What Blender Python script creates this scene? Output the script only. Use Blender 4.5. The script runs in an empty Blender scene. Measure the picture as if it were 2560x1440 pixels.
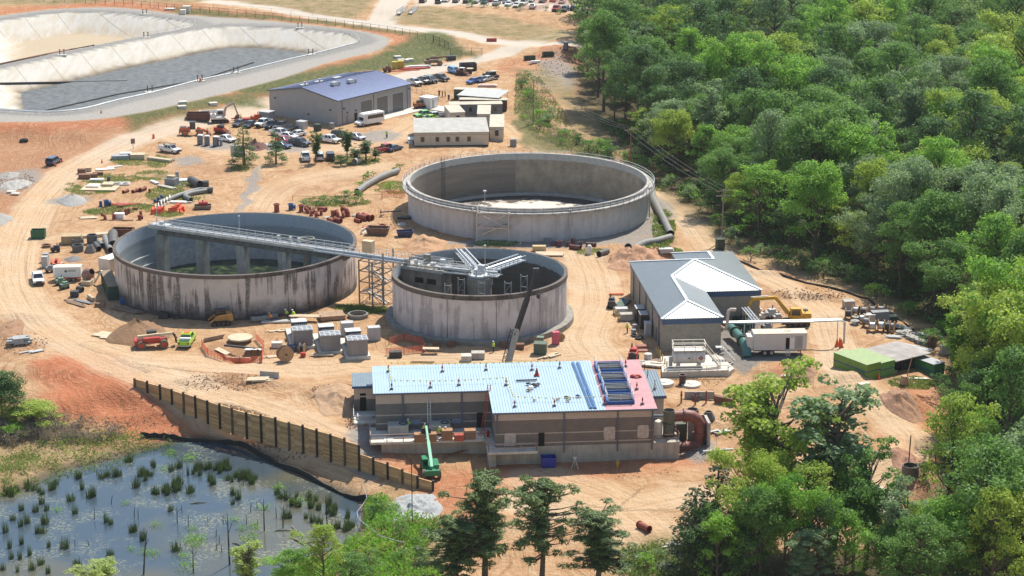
import bpy, math, random
import numpy as np
from mathutils import Vector, Matrix, noise as mnoise
R=math.radians
random.seed(7); RNG=np.random.default_rng(11)
SC=bpy.context.scene; COL=SC.collection
# ---------------------------------------------------------------- camera, sky, sun, exposure
CAM_H=100.0; FPX=5000.0; PITCH=R(16.5)
cd=bpy.data.cameras.new('camera'); cam=bpy.data.objects.new('camera',cd); COL.objects.link(cam)
cam.location=(0,0,CAM_H); cam.rotation_euler=(math.pi/2-PITCH,0,0)
cd.sensor_width=36; cd.lens=FPX/2560*36; cd.clip_start=1; cd.clip_end=6000
SC.camera=cam
SUN_AZ=R(30); SUN_EL=R(57)
w=bpy.data.worlds.new('World'); SC.world=w; w.use_nodes=True
nt=w.node_tree; bg=nt.nodes['Background']; sk=nt.nodes.new('ShaderNodeTexSky')
sk.sky_type='NISHITA'; sk.sun_disc=False; sk.sun_elevation=SUN_EL; sk.sun_rotation=SUN_AZ
sk.dust_density=.6; sk.air_density=1.3
nt.links.new(sk.outputs[0],bg.inputs[0]); bg.inputs[1].default_value=0.115
sd=bpy.data.lights.new('sun','SUN'); sd.energy=4.8; sd.angle=R(0.55); sd.color=(1,.94,.83)
so=bpy.data.objects.new('sun',sd); COL.objects.link(so)
SV=Vector((math.sin(SUN_AZ)*math.cos(SUN_EL),math.cos(SUN_AZ)*math.cos(SUN_EL),math.sin(SUN_EL)))
so.rotation_euler=SV.to_track_quat('Z','Y').to_euler(); so.location=(60,500,200)
SC.view_settings.view_transform='Standard'; SC.view_settings.look='None'
SC.view_settings.exposure=0.5; SC.view_settings.gamma=1
SC.cycles.max_bounces=6; SC.cycles.diffuse_bounces=3; SC.cycles.transparent_max_bounces=8
# ---------------------------------------------------------------- layout helpers
def at(px,py,z=0.0):
    c,s=math.cos(PITCH),math.sin(PITCH); a=(px-1280)/FPX; b=(720-py)/FPX
    d=(a,c+b*s,-s+b*c); t=(z-CAM_H)/d[2]
    return Vector((d[0]*t,d[1]*t,z))
def at2(px,py,z=0.0): v=at(px,py,z); return (v.x,v.y)
# ---------------------------------------------------------------- materials
MATS={}
def nodes(m):
    m.use_nodes=True; return m.node_tree, m.node_tree.nodes['Principled BSDF']
def M(name,col,rough=.6,metal=0.,var=.12,scale=1.5,bump=0.,spec=.5,streak=0.,scol=None,coat=0.):
    if name in MATS: return MATS[name]
    m=bpy.data.materials.new(name); t,b=nodes(m); L=t.links; N=t.nodes.new
    b.inputs['Roughness'].default_value=rough; b.inputs['Metallic'].default_value=metal
    b.inputs['Specular IOR Level'].default_value=spec
    if coat: b.inputs['Coat Weight'].default_value=coat; b.inputs['Coat Roughness'].default_value=.1
    tc=N('ShaderNodeTexCoord'); nz=N('ShaderNodeTexNoise'); nz.inputs['Scale'].default_value=scale; nz.inputs['Detail'].default_value=6
    L.new(tc.outputs['Object'],nz.inputs['Vector'])
    cr=N('ShaderNodeValToRGB'); cr.color_ramp.elements[0].position=.3; cr.color_ramp.elements[1].position=.72
    c=col; k0=1-var; k1=1+var*.8
    cr.color_ramp.elements[0].color=(c[0]*k0,c[1]*k0,c[2]*k0,1)
    cr.color_ramp.elements[1].color=(min(c[0]*k1,1),min(c[1]*k1,1),min(c[2]*k1,1),1)
    L.new(nz.outputs['Fac'],cr.inputs['Fac']); out=cr.outputs['Color']
    if streak:
        mp=N('ShaderNodeMapping'); mp.inputs['Scale'].default_value=(2.2,2.2,.25)
        n2=N('ShaderNodeTexNoise'); n2.inputs['Scale'].default_value=1.; n2.inputs['Detail'].default_value=4
        L.new(tc.outputs['Object'],mp.inputs['Vector']); L.new(mp.outputs[0],n2.inputs['Vector'])
        mr=N('ShaderNodeMapRange'); mr.inputs[1].default_value=.5; mr.inputs[2].default_value=.75; mr.inputs[4].default_value=streak
        L.new(n2.outputs['Fac'],mr.inputs[0])
        mx=N('ShaderNodeMix'); mx.data_type='RGBA'; sc=scol or (.06,.05,.045)
        mx.inputs['B'].default_value=(*sc,1); L.new(mr.outputs[0],mx.inputs['Factor']); L.new(out,mx.inputs['A']); out=mx.outputs['Result']
    L.new(out,b.inputs['Base Color'])
    if bump:
        bp=N('ShaderNodeBump'); bp.inputs['Strength'].default_value=bump; bp.inputs['Distance'].default_value=.1
        n3=N('ShaderNodeTexNoise'); n3.inputs['Scale'].default_value=scale*5; n3.inputs['Detail'].default_value=5
        L.new(tc.outputs['Object'],n3.inputs['Vector']); L.new(n3.outputs['Fac'],bp.inputs['Height']); L.new(bp.outputs[0],b.inputs['Normal'])
    MATS[name]=m; return m
class NB:   # terse node builder
    def __init__(s,name):
        s.m=bpy.data.materials.new(name); s.t,s.b=nodes(s.m); MATS[name]=s.m
    def n(s,kind,**kw):
        x=s.t.nodes.new('ShaderNode'+kind)
        for k,v in kw.items():
            if k in ('operation','data_type','blend_type','attribute_name','wave_type','bands_direction','feature','uv_map','noise_dimensions','distance','attribute_type'): setattr(x,k,v)
        return x
    def l(s,a,b): s.t.links.new(a,b)
    def attr(s,nm): x=s.n('Attribute',attribute_name=nm); return x
    def math(s,op,a,b=None,clamp=False):
        x=s.n('Math',operation=op); x.use_clamp=clamp
        for i,q in enumerate((a,b)):
            if q is None: continue
            if isinstance(q,(int,float)): x.inputs[i].default_value=q
            else: s.l(q,x.inputs[i])
        return x.outputs[0]
    def mix(s,f,a,b,bt='MIX'):
        x=s.n('Mix',data_type='RGBA',blend_type=bt)
        for k,q in (('Factor',f),('A',a),('B',b)):
            if isinstance(q,(int,float)): x.inputs[k].default_value=q
            elif isinstance(q,tuple): x.inputs[k].default_value=(*q[:3],1)
            else: s.l(q,x.inputs[k])
        return x.outputs['Result']
    def noise(s,vec,scale,detail=5,rough=.55,dist=0.):
        x=s.n('TexNoise'); x.inputs['Scale'].default_value=scale; x.inputs['Detail'].default_value=detail
        x.inputs['Roughness'].default_value=rough; x.inputs['Distortion'].default_value=dist
        if vec is not None: s.l(vec,x.inputs['Vector'])
        return x.outputs['Fac']
    def map(s,vec,scale=(1,1,1),rot=(0,0,0),loc=(0,0,0)):
        x=s.n('Mapping'); x.inputs['Scale'].default_value=scale; x.inputs['Rotation'].default_value=rot; x.inputs['Location'].default_value=loc
        s.l(vec,x.inputs['Vector']); return x.outputs[0]
    def rng(s,v,a,b,c=0.,d=1.):
        x=s.n('MapRange'); s.l(v,x.inputs[0])
        for i,q in enumerate((a,b,c,d)): x.inputs[i+1].default_value=q
        return x.outputs[0]
    def bump(s,h,strength=.5,dist=.1):
        x=s.n('Bump'); x.inputs['Strength'].default_value=strength; x.inputs['Distance'].default_value=dist
        s.l(h,x.inputs['Height']); s.l(x.outputs[0],s.b.inputs['Normal'])
# ---------------------------------------------------------------- mesh builder
class B:
    def __init__(s): s.v=[]; s.f=[]
    def add(s,vs,fs):
        o=len(s.v); s.v+= [tuple(v) for v in vs]; s.f+=[tuple(o+i for i in f) for f in fs]; return s
    def box(s,x0,x1,y0,y1,z0,z1,rz=0,c=None,tx=0,ty=0):
        # tx,ty shrink the top face on each side
        vs=[(x0,y0,z0),(x1,y0,z0),(x1,y1,z0),(x0,y1,z0),(x0+tx,y0+ty,z1),(x1-tx,y0+ty,z1),(x1-tx,y1-ty,z1),(x0+tx,y1-ty,z1)]
        if rz:
            cx,cy=c or ((x0+x1)/2,(y0+y1)/2); ca,sa=math.cos(rz),math.sin(rz)
            vs=[(cx+(x-cx)*ca-(y-cy)*sa,cy+(x-cx)*sa+(y-cy)*ca,z) for x,y,z in vs]
        return s.add(vs,[(3,2,1,0),(4,5,6,7),(0,1,5,4),(1,2,6,5),(2,3,7,6),(3,0,4,7)])
    def cbox(s,cx,cy,z0,lx,ly,h,rz=0,**k): return s.box(cx-lx/2,cx+lx/2,cy-ly/2,cy+ly/2,z0,z0+h,rz,**k)
    def cyl(s,p0,p1,r0,r1=None,n=10,cap=True,hollow=0):
        p0,p1=Vector(p0),Vector(p1); r1=r0 if r1 is None else r1
        d=(p1-p0).normalized(); a=d.orthogonal().normalized(); b=d.cross(a)
        vs=[];fs=[]
        for p,r in ((p0,r0),(p1,r1)):
            for i in range(n):
                t=2*math.pi*i/n; vs.append(p+(a*math.cos(t)+b*math.sin(t))*r)
        fs=[(i,(i+1)%n,n+(i+1)%n,n+i) for i in range(n)]
        if hollow:
            for p,r in ((p0,r0*hollow),(p1,r1*hollow)):
                for i in range(n):
                    t=2*math.pi*i/n; vs.append(p+(a*math.cos(t)+b*math.sin(t))*r)
            fs+=[(2*n+(i+1)%n,2*n+i,3*n+i,3*n+(i+1)%n) for i in range(n)]
            fs+=[(i,2*n+i,2*n+(i+1)%n,(i+1)%n) for i in range(n)]+[(n+i,n+(i+1)%n,3*n+(i+1)%n,3*n+i) for i in range(n)]
        elif cap: fs+=[tuple(range(n-1,-1,-1)),tuple(range(n,2*n))]
        return s.add(vs,fs)
    def bar(s,p0,p1,w,h=None):   # rectangular bar
        p0,p1=Vector(p0),Vector(p1); h=h or w; d=(p1-p0).normalized()
        up=Vector((0,0,1)) if abs(d.z)<.95 else Vector((1,0,0))
        a=d.cross(up).normalized()*w/2; b=a.cross(d).normalized()*h/2
        vs=[p+q for p in (p0,p1) for q in (-a-b,a-b,a+b,-a+b)]
        return s.add(vs,[(3,2,1,0),(4,5,6,7),(0,1,5,4),(1,2,6,5),(2,3,7,6),(3,0,4,7)])
    def tube(s,pts,r,n=8,cap=True,rs=None):
        pts=[Vector(p) for p in pts]; k=len(pts); vs=[];fs=[]; a=None
        for i,p in enumerate(pts):
            d=(pts[min(i+1,k-1)]-pts[max(i-1,0)]).normalized()
            if a is None: a=d.orthogonal().normalized()
            else: a=(a-d*a.dot(d)).normalized()
            b=d.cross(a); q=rs[i] if rs else r
            for j in range(n):
                t=2*math.pi*j/n; vs.append(p+(a*math.cos(t)+b*math.sin(t))*q)
        for i in range(k-1):
            for j in range(n): fs.append((i*n+j,i*n+(j+1)%n,(i+1)*n+(j+1)%n,(i+1)*n+j))
        if cap: fs+=[tuple(range(n-1,-1,-1)),tuple(range((k-1)*n,k*n))]
        return s.add(vs,fs)
    def prism(s,pts,z0,z1,top=None):
        n=len(pts); tp=top or pts
        vs=[(x,y,z0) for x,y in pts]+[(x,y,z1) for x,y in tp]
        return s.add(vs,[tuple(range(n-1,-1,-1)),tuple(range(n,2*n))]+[(i,(i+1)%n,n+(i+1)%n,n+i) for i in range(n)])
    def profile(s,pts,y0,y1):   # xz outline extruded along y
        n=len(pts); vs=[(x,y0,z) for x,z in pts]+[(x,y1,z) for x,z in pts]
        return s.add(vs,[tuple(range(n)),tuple(range(2*n-1,n-1,-1))]+[((i+1)%n,i,n+i,n+(i+1)%n) for i in range(n)])
    def ring(s,r0,r1,z0,z1,n=96,c=(0,0),a0=0,a1=2*math.pi):
        full=abs(a1-a0-2*math.pi)<1e-6; m=n if full else n+1; vs=[]
        for i in range(m):
            t=a0+(a1-a0)*i/n; x,y=math.cos(t),math.sin(t)
            vs+=[(c[0]+x*r0,c[1]+y*r0,z0),(c[0]+x*r1,c[1]+y*r1,z0),(c[0]+x*r1,c[1]+y*r1,z1),(c[0]+x*r0,c[1]+y*r0,z1)]
        fs=[]
        for i in range(n):
            a=4*i; b=4*((i+1)%m)
            fs+=[(a+1,b+1,b+2,a+2),(a+2,b+2,b+3,a+3),(a+3,b+3,b,a),(a,b,b+1,a+1)]
        if not full: fs+=[(0,1,2,3),(4*n+3,4*n+2,4*n+1,4*n)]
        return s.add(vs,fs)
    def lathe(s,prof,n=14,c=(0,0)):
        vs=[];fs=[];k=len(prof)
        for i in range(n):
            t=2*math.pi*i/n
            for r,z in prof: vs.append((c[0]+r*math.cos(t),c[1]+r*math.sin(t),z))
        for i in range(n):
            for j in range(k-1): fs.append((i*k+j,((i+1)%n)*k+j,((i+1)%n)*k+j+1,i*k+j+1))
        return s.add(vs,fs)
    def quad(s,*p): return s.add(p,[tuple(range(len(p)))])
    def blob(s,c,rx,ry,rz,n=10,m=6,amp=.15,half=False,seed=0):
        vs=[];fs=[]; lo=0 if half else -math.pi/2
        for j in range(m+1):
            ph=lo+(math.pi/2-lo)*j/m
            for i in range(n):
                t=2*math.pi*i/n; d=Vector((math.cos(t)*math.cos(ph),math.sin(t)*math.cos(ph),math.sin(ph)))
                k=1+amp*mnoise.noise(d*1.7+Vector((seed*3.1,seed*1.7,0)))*2
                vs.append((c[0]+d.x*rx*k,c[1]+d.y*ry*k,c[2]+d.z*rz*k))
        for j in range(m):
            for i in range(n): fs.append((j*n+i,j*n+(i+1)%n,(j+1)*n+(i+1)%n,(j+1)*n+i))
        return s.add(vs,fs)
    def xf(s,m,start=0):
        for i in range(start,len(s.v)): s.v[i]=tuple(m@Vector(s.v[i]))
        return s
    def o(s,name,mat,parent=None,smooth=False,bevel=0.):
        me=bpy.data.meshes.new(name); me.from_pydata(s.v,[],s.f); me.validate()
        if smooth:
            for p in me.polygons: p.use_smooth=True
        if isinstance(mat,(list,tuple)):
            for q in mat: me.materials.append(q)
        else: me.materials.append(mat)
        ob=bpy.data.objects.new(name,me); COL.objects.link(ob)
        if parent: ob.parent=parent
        if smooth and smooth!='all':
            bpy_smooth(me)
        if bevel:
            md=ob.modifiers.new('bevel','BEVEL'); md.width=bevel; md.segments=2; md.limit_method='ANGLE'
        return ob
def bpy_smooth(me,ang=R(40)):
    # mark sharp edges by angle so round things shade smooth and corners stay crisp
    import bmesh
    bm=bmesh.new(); bm.from_mesh(me)
    for e in bm.edges:
        if len(e.link_faces)==2 and e.calc_face_angle(0)>ang: e.smooth=False
    bm.to_mesh(me); bm.free()
def thing(name,label,cat,loc=(0,0,0),rz=0.,group=None):
    o=bpy.data.objects.new(name,None); COL.objects.link(o); o.location=loc; o.rotation_euler=(0,0,rz); o.empty_display_size=.3
    o['label']=label; o['category']=cat
    if group: o['group']=group
    return o
def tag(o,label,cat,group=None,loc=None,rz=None):
    o['label']=label; o['category']=cat
    if group: o['group']=group
    if loc is not None: o.location=loc
    if rz is not None: o.rotation_euler=(0,0,rz)
    return o
def struct(o): o['kind']='structure'; return o
def stuff(o,label=None,cat=None):
    o['kind']='stuff'
    if label: o['label']=label; o['category']=cat
    return o
KIDS={}
def dup(src,loc=None,rz=None,label=None,group=None,mats=None):
    kids=[c for c in src.children]; r=src.copy(); COL.objects.link(r)
    if loc is not None: r.location=loc
    if rz is not None: r.rotation_euler=(0,0,rz)
    if label: r['label']=label
    if group: r['group']=group
    for ch in kids:
        c=ch.copy(); COL.objects.link(c); c.parent=r
        if mats and ch.name.split('.')[0] in mats:
            c.material_slots[0].link='OBJECT'; c.material_slots[0].material=mats[ch.name.split('.')[0]]
        for g in ch.children:
            d=g.copy(); COL.objects.link(d); d.parent=c
            if mats and g.name.split('.')[0] in mats:
                d.material_slots[0].link='OBJECT'; d.material_slots[0].material=mats[g.name.split('.')[0]]
    return r
# ---------------------------------------------------------------- terrain
def vnoise(x,y,s,seed=0):
    x=x/s+seed*17.13; y=y/s+seed*9.71
    xi=np.floor(x).astype(np.int64); yi=np.floor(y).astype(np.int64); fx=x-xi; fy=y-yi
    fx=fx*fx*(3-2*fx); fy=fy*fy*(3-2*fy)
    def h(a,b):
        n=(a*374761393+b*668265263+seed*974711)&0x7fffffff; n=((n^(n>>13))*1274126177)&0x7fffffff
        return ((n^(n>>16))&0xffff)/65535.
    return (h(xi,yi)*(1-fx)+h(xi+1,yi)*fx)*(1-fy)+(h(xi,yi+1)*(1-fx)+h(xi+1,yi+1)*fx)*fy
def fbm(x,y,s,seed=0,o=4):
    r=0;a=.5;t=0
    for i in range(o): r=r+a*vnoise(x,y,s/2**i,seed+i); t+=a; a*=.55
    return r/t
def sstep(a,b,x): t=np.clip((x-a)/(b-a),0,1); return t*t*(3-2*t)
def polysd(X,Y,pts):   # signed distance, positive inside
    P=np.array(pts,float); n=len(P); d=np.full(X.shape,1e18); ins=np.zeros(X.shape,bool)
    for i in range(n):
        a=P[i]; b=P[(i+1)%n]; e=b-a; L=e@e+1e-9
        t=np.clip(((X-a[0])*e[0]+(Y-a[1])*e[1])/L,0,1)
        d=np.minimum(d,(X-a[0]-t*e[0])**2+(Y-a[1]-t*e[1])**2)
        c=(a[1]>Y)!=(b[1]>Y)
        if abs(e[1])>1e-12: ins^=c&(X<(b[0]-a[0])*(Y-a[1])/e[1]+a[0])
    return np.where(ins,1,-1)*np.sqrt(d)
def linedist(X,Y,pts):
    P=np.array(pts,float); d=np.full(X.shape,1e18); lat=np.zeros(X.shape); al=np.zeros(X.shape); s=0
    for i in range(len(P)-1):
        a=P[i]; e=P[i+1]-a; L=math.hypot(*e)+1e-9; u=e/L
        t=np.clip((X-a[0])*u[0]+(Y-a[1])*u[1],0,L); q=(X-a[0]-t*u[0])**2+(Y-a[1]-t*u[1])**2
        m=q<d; d=np.where(m,q,d); lat=np.where(m,(X-a[0])*-u[1]+(Y-a[1])*u[0],lat); al=np.where(m,s+t,al); s+=L
    return np.sqrt(d),lat,al
def smoothline(pts,k=4):   # Catmull-Rom
    P=[np.array(p,float) for p in pts]; P=[2*P[0]-P[1]]+P+[2*P[-1]-P[-2]]; out=[]
    for i in range(1,len(P)-2):
        for j in range(k):
            t=j/k; a,b,c,d=P[i-1:i+3]
            out.append(tuple(.5*((2*b)+(c-a)*t+(2*a-5*b+4*c-d)*t*t+(3*b-a-3*c+d)*t**3)))
    out.append(tuple(P[-2])); return out
def W(pts,z=0.): return [at2(x,y,z) for x,y in pts]
Z_LAG=2.5; Z_POND=-5.0
LAG2=smoothline(W([(-60,268),(0,274),(111,280),(204,273),(292,251),(379,232),(496,201),(589,181),(720,149),(778,136),(850,118),(893,105),(899,97),(870,84),(804,77),(722,69),(640,66),(554,66),(496,73),(367,96),(163,137),(0,172),(-60,185)],Z_LAG),3)
LAG1=smoothline(W([(-60,169),(0,157),(160,128),(356,89),(437,75),(480,65),(489,60),(472,52),(408,44),(292,32),(204,29),(131,33),(0,52),(-60,62)],Z_LAG),3)
PLAT=smoothline(W([(-80,303),(0,304),(190,301),(330,285),(450,260),(700,197),(804,160),(935,128),(968,108),(960,92),(870,74),(640,50),(470,38),(350,25),(260,19),(131,24),(0,40),(-80,50)],Z_LAG),3)
POND=smoothline(W([(-80,1275),(0,1243),(60,1222),(150,1180),(250,1158),(330,1135),(400,1116),(470,1104),(540,1106),(640,1140),(700,1172),(760,1198),(830,1222),(885,1248),(903,1285),(890,1335),(830,1372),(740,1400),(690,1440),(670,1500),(-80,1520)],Z_POND),3)
WALLPX=[(345,962,-.6,.35),(423,1001,-1.8,.25),(520,1043,-2.4,.3),(600,1077,-2.9,.35),(700,1105,-3.2,.35),(800,1137,-3.4,.35),(870,1160,-3.5,.25),(938,1180,-3.5,-.6),(940,1181,-3.5,-1.2),(1010,1201,-3.4,-1.8),(1090,1222,-3.3,-2.3)]
WALL=[(*at2(x,y,b),b,t) for x,y,b,t in WALLPX]
SITE=[(600,930,0),(200,900,0),(60,700,0),(100,500,0),(300,600,0),(590,800,0),(250,430,0),(480,330,0),(500,400,0),(720,420,.3),(760,330,0),(845,315,0),(1029,272,0),(900,520,0),(960,440,0),(1120,380,.3),(1000,385,.3),(1320,500,0),(1320,612,0),(1100,600,0),(1200,858,0),(1200,900,0),(880,900,0),(1000,800,0),(1450,700,0),(1600,650,0),(1480,880,0),(1653,882,0),(1900,880,0),(1900,700,0),(2060,800,0),(2100,880,-.2),(2180,860,-.5),(2250,940,-.8),(2190,1000,-.8),(2290,1100,-1.6),(1700,1000,-.4),(1800,1020,-.6),(1960,1020,-.8),(1780,1120,-1.8),(2000,1160,-2),(2220,1160,-2),
 (900,1050,-.6),(860,980,0),(700,1000,0),(760,1040,0),(880,1085,-.4),(960,1140,-2.4),(1020,1165,-2.9),(1100,1185,-3.1),(1240,1160,-3),(1500,1160,-3),(1700,1146,-3),(1400,1230,-3.2),(1600,1300,-3.3),(1200,1250,-3.4),(1850,1240,-3.),(2200,1240,-3),(1650,1400,-4),(1400,1400,-4.5),(1250,1440,-5),(2000,1400,-4.5),(2300,1300,-4.5),(2500,1440,-6),
 (1010,150,.3),(1150,160,0),(1250,140,.5),(1330,110,1.5),(1230,190,0),(1200,240,0),(1290,190,0),(1280,300,0),(1400,110,2),(1430,170,.5),(1100,80,3),(900,45,3),(1440,95,3),(1300,10,4.5),(640,15,4),(0,5,3.5),(300,0,4),(1000,20,4),(1440,40,4),
 (0,430,0),(150,400,0),(350,330,0),(480,303,0),(640,272,0),(800,240,0),(980,180,.2),
 (1330,290,-.5),(1420,330,-2),(1500,390,-2),(1600,450,-1.2),(1660,520,-.3),(1740,560,-.2),(1800,610,-.5),(1900,660,-1),(2050,690,-1.5),(2200,750,-1.5),(2330,830,-1.6),(2420,950,-2),(2400,1080,-3),(2500,800,-2.5),(2300,600,-3),(2000,450,-4),(1700,300,-4),(1550,180,-3),(1500,60,2),(2000,100,-3),(2500,300,-5),(2500,50,-3)]
LOW=[(340,970,-.6),(420,1003,-1.8),(520,1045,-2.5),(600,1080,-2.95),(700,1108,-3.25),(800,1140,-3.4),(870,1163,-3.5),(940,1184,-3.5),(1010,1204,-3.45),(1090,1226,-3.35),(1150,1262,-3.6),(1050,1300,-4.2),(200,905,0),(100,900,0),(0,900,-.2),(150,985,-1.6),(60,960,-1.5),(300,960,-.6),(300,1030,-3.3),(180,1060,-3.9),(0,1040,-3.5),(400,1080,-4.2),(550,1088,-4.3),(330,1085,-4.3),(640,1120,-4.4),(760,1175,-4.5),(880,1230,-4.6),(960,1240,-4.2),(0,1150,-4.4),(250,1130,-4.5),(950,1300,-4.6),(1000,1400,-4.7),(800,1440,-5),(1100,1440,-4.8),(1250,1440,-5),(1120,1340,-4.5)]
def shep(X,Y,C,p=3.2):
    n=np.zeros(X.shape); dsum=np.zeros(X.shape)
    for px,py,z in C:
        a=at2(px,py,z); w_=1./((X-a[0])**2+(Y-a[1])**2+4.)**(p/2); n+=w_*z; dsum+=w_
    return n/dsum
LOWPOLY=[(x,y) for x,y,_,_ in WALL]+W([(1120,1250),(1130,1320),(1150,1500)],-4)+W([(-300,1600),(-500,930)],-4)+W([(0,895),(150,895),(260,930)],0)
MOUNDS=[(560,950,9,2.6,.9),(840,985,7,3.5,1.0),(700,965,6,2.,.6),(40,790,5,2.5,.8),(30,850,6,3,.9),(1990,925,4.5,2.5,1.1),(2130,940,3,3.5,1.3),(2265,990,3.5,3,1.5),(2290,1160,3.5,4,1.2),(2060,1090,7,2,1.),(2230,1110,3,3,1.2),(1950,1000,9,1.5,.8),(2040,735,12,1.4,1.0),(1950,680,10,1.2,.9),(2180,790,6,1.5,.9),(1580,650,5,2.2,2.2),(1640,640,4,1.8,1.8),(1360,165,5,4,1.),(1390,140,7,5,1.3),(1290,175,5,3,.8),(60,340,9,3,.6),(250,350,12,4,.7),(1240,1240,6,2,.5),(1010,1235,5,1.6,.5),(610,890,5,1.5,.0),(1060,612,6,2.5,1.2),(602,884,3.2,3.6,-1.9)]
def terrain(X,Y):
    zu=shep(X,Y,SITE); zl=shep(X,Y,LOW+[c for c in SITE if c[1]<880 and c[0]<900])
    sd=polysd(X,Y,LOWPOLY); wd,_,_=linedist(X,Y,[(a,b) for a,b,_,_ in WALL])
    wid=np.where(np.abs(wd-np.abs(sd))<.3,.25,7.)
    t=np.where(wid<1,sstep(-.25,.25,sd-.15),sstep(-7,7,sd))
    z=zu*(1-t)+zl*t
    sp=polysd(X,Y,PLAT); z=z+(Z_LAG-z)*sstep(-15,0,sp)
    for L in (LAG1,LAG2):
        s=polysd(X,Y,L); dip=np.minimum(np.maximum(s,0)*.42,5.2); z=np.where(s>0,Z_LAG-dip,z)
    s=polysd(X,Y,POND); z=np.where(s>-3,np.minimum(z,np.where(s>0,Z_POND-.15-np.minimum(s*.3,1.),Z_POND-.15+(-s)*.35+.0)),z)
    for px,py,rx,ry,h in MOUNDS:
        a=at2(px,py,0); d=((X-a[0])/rx)**2+((Y-a[1])/ry)**2
        m=np.exp(-d*1.3); z=z+h*m*(.55+.9*fbm(X,Y,2.2,5))
    # roughness of worked ground, kept off the lagoons
    rough=(1-sstep(-14,-4,sp))*(1-sstep(-5,-1,s))
    z=z+rough*((fbm(X,Y,6,3)-.5)*.28+(fbm(X,Y,1.6,8)-.5)*.22)
    # flat pad under the tanks and buildings
    return z
def axis(segs):
    out=[segs[0][0]]
    for a,b,st in segs:
        n=max(1,int(round((b-a)/st))); out+=[a+(b-a)*(i+1)/n for i in range(n)]
    return np.array(out)
GX=axis([(-900,-260,60),(-260,-110,2.2),(-110,-75,1.1),(-75,75,.55),(75,110,1.1),(110,260,3),(260,900,60)])
GY=axis([(60,218,6),(218,330,.55),(330,420,.8),(420,560,1.2),(560,800,1.8),(800,1100,12),(1100,2000,100)])
XX,YY=np.meshgrid(GX,GY); ZZ=terrain(XX,YY)
def hgt(x,y):
    i=int(np.clip(np.searchsorted(GX,x)-1,0,len(GX)-2)); j=int(np.clip(np.searchsorted(GY,y)-1,0,len(GY)-2))
    fx=(x-GX[i])/(GX[i+1]-GX[i]); fy=(y-GY[j])/(GY[j+1]-GY[j])
    return float((ZZ[j,i]*(1-fx)+ZZ[j,i+1]*fx)*(1-fy)+(ZZ[j+1,i]*(1-fx)+ZZ[j+1,i+1]*fx)*fy)
def P(px,py,dz=0.):   # the ground point seen at a pixel of the photograph
    a=at(px,py,7.); b=at(px,py,-9.); n=90; lo=0.
    for i in range(n+1):
        q=a.lerp(b,i/n)
        if q.z<hgt(q.x,q.y): break
    l0,h0=max(0,i-1)/n,i/n
    for _ in range(12):
        m=(l0+h0)/2; q=a.lerp(b,m)
        if q.z<hgt(q.x,q.y): h0=m
        else: l0=m
    q=a.lerp(b,(l0+h0)/2); return Vector((q.x,q.y,hgt(q.x,q.y)+dz))
def seat(p,r=1.5):    # lowest ground under a footprint
    return min(hgt(p[0]+r*a,p[1]+r*b) for a in (-1,0,1) for b in (-1,0,1))
def ang(p,q): return math.atan2(q[1]-p[1],q[0]-p[0])
# land cover weights
wx=XX+(fbm(XX,YY,5,21)-.5)*5; wy=YY+(fbm(XX,YY,5,31)-.5)*7
def area(pts,soft=1.5,z=0.,warp=True,pre=False):
    p=pts if pre else W(pts,z); s=polysd(wx if warp else XX,wy if warp else YY,p); return sstep(-soft,soft,s)
def ell(lst,z=0.):
    r=np.zeros(XX.shape)
    for px,py,rx,ry in lst:
        c=at2(px,py,z); e=at2(px+rx,py,z); f=at2(px,py-ry,z)
        d=np.sqrt(((wx-c[0])/(e[0]-c[0]))**2+((wy-c[1])/(f[1]-c[1]))**2); r=np.maximum(r,1-sstep(.7,1.15,d))
    return r
ROADS=[([(460,-2),(640,20),(800,40),(960,60),(1100,76),(1300,94),(1460,104)],3.6,2,.95,Z_LAG+.8),
 ([(1000,-10),(975,25),(955,58)],5,2,.8,3),
 ([(1400,103),(1330,118),(1240,142),(1150,160),(1050,184),(990,200),(900,225)],4.0,2,.8,0),
 ([(760,245),(660,268),(560,293),(480,312),(350,346),(250,388),(170,432),(110,490),(68,555),(40,630),(36,700),(70,770),(150,835),(260,890),(360,925),(470,965)],4.6,1,.8,0),
 ([(200,860),(330,898),(480,905),(650,917),(800,922),(900,908),(1100,900),(1300,905),(1480,890)],4.0,0,.75,0),
 ([(300,900),(400,940),(500,975),(620,1010),(760,1055),(880,1095)],3.6,0,.7,0),
 ([(1490,900),(1450,840),(1490,760),(1480,690),(1455,640)],4.6,0,.75,0),
 ([(1640,480),(1700,535),(1750,590),(1800,650),(1900,700),(2000,745),(2060,800),(2090,880),(2110,940),(2180,1000),(2255,1060),(2280,1105),(2230,1150),(2100,1180),(1900,1192),(1700,1205),(1500,1235),(1300,1215)],3.2,0,.8,-1),
 ([(1350,1200),(1500,1250),(1620,1330),(1650,1390)],5,0,.6,-3.3),
 ([(420,640),(250,590),(140,600)],3,0,.5,0),([(960,345),(860,370),(700,375),(560,378),(440,345)],4,0,.5,0),
 ([(1240,300),(1310,345),(1420,385)],2.,0,.6,0),([(960,420),(860,435),(760,450),(680,480),(640,540)],4,0,.5,0),([(1050,300),(980,340),(900,375)],5,0,.5,0)]
SHP=XX.shape; road=np.zeros(SHP); gravel=np.zeros(SHP); pale=np.zeros(SHP); tlat=np.zeros(SHP); tal=np.zeros(SHP); tw=np.zeros(SHP); best=np.full(SHP,1e9)
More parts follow.
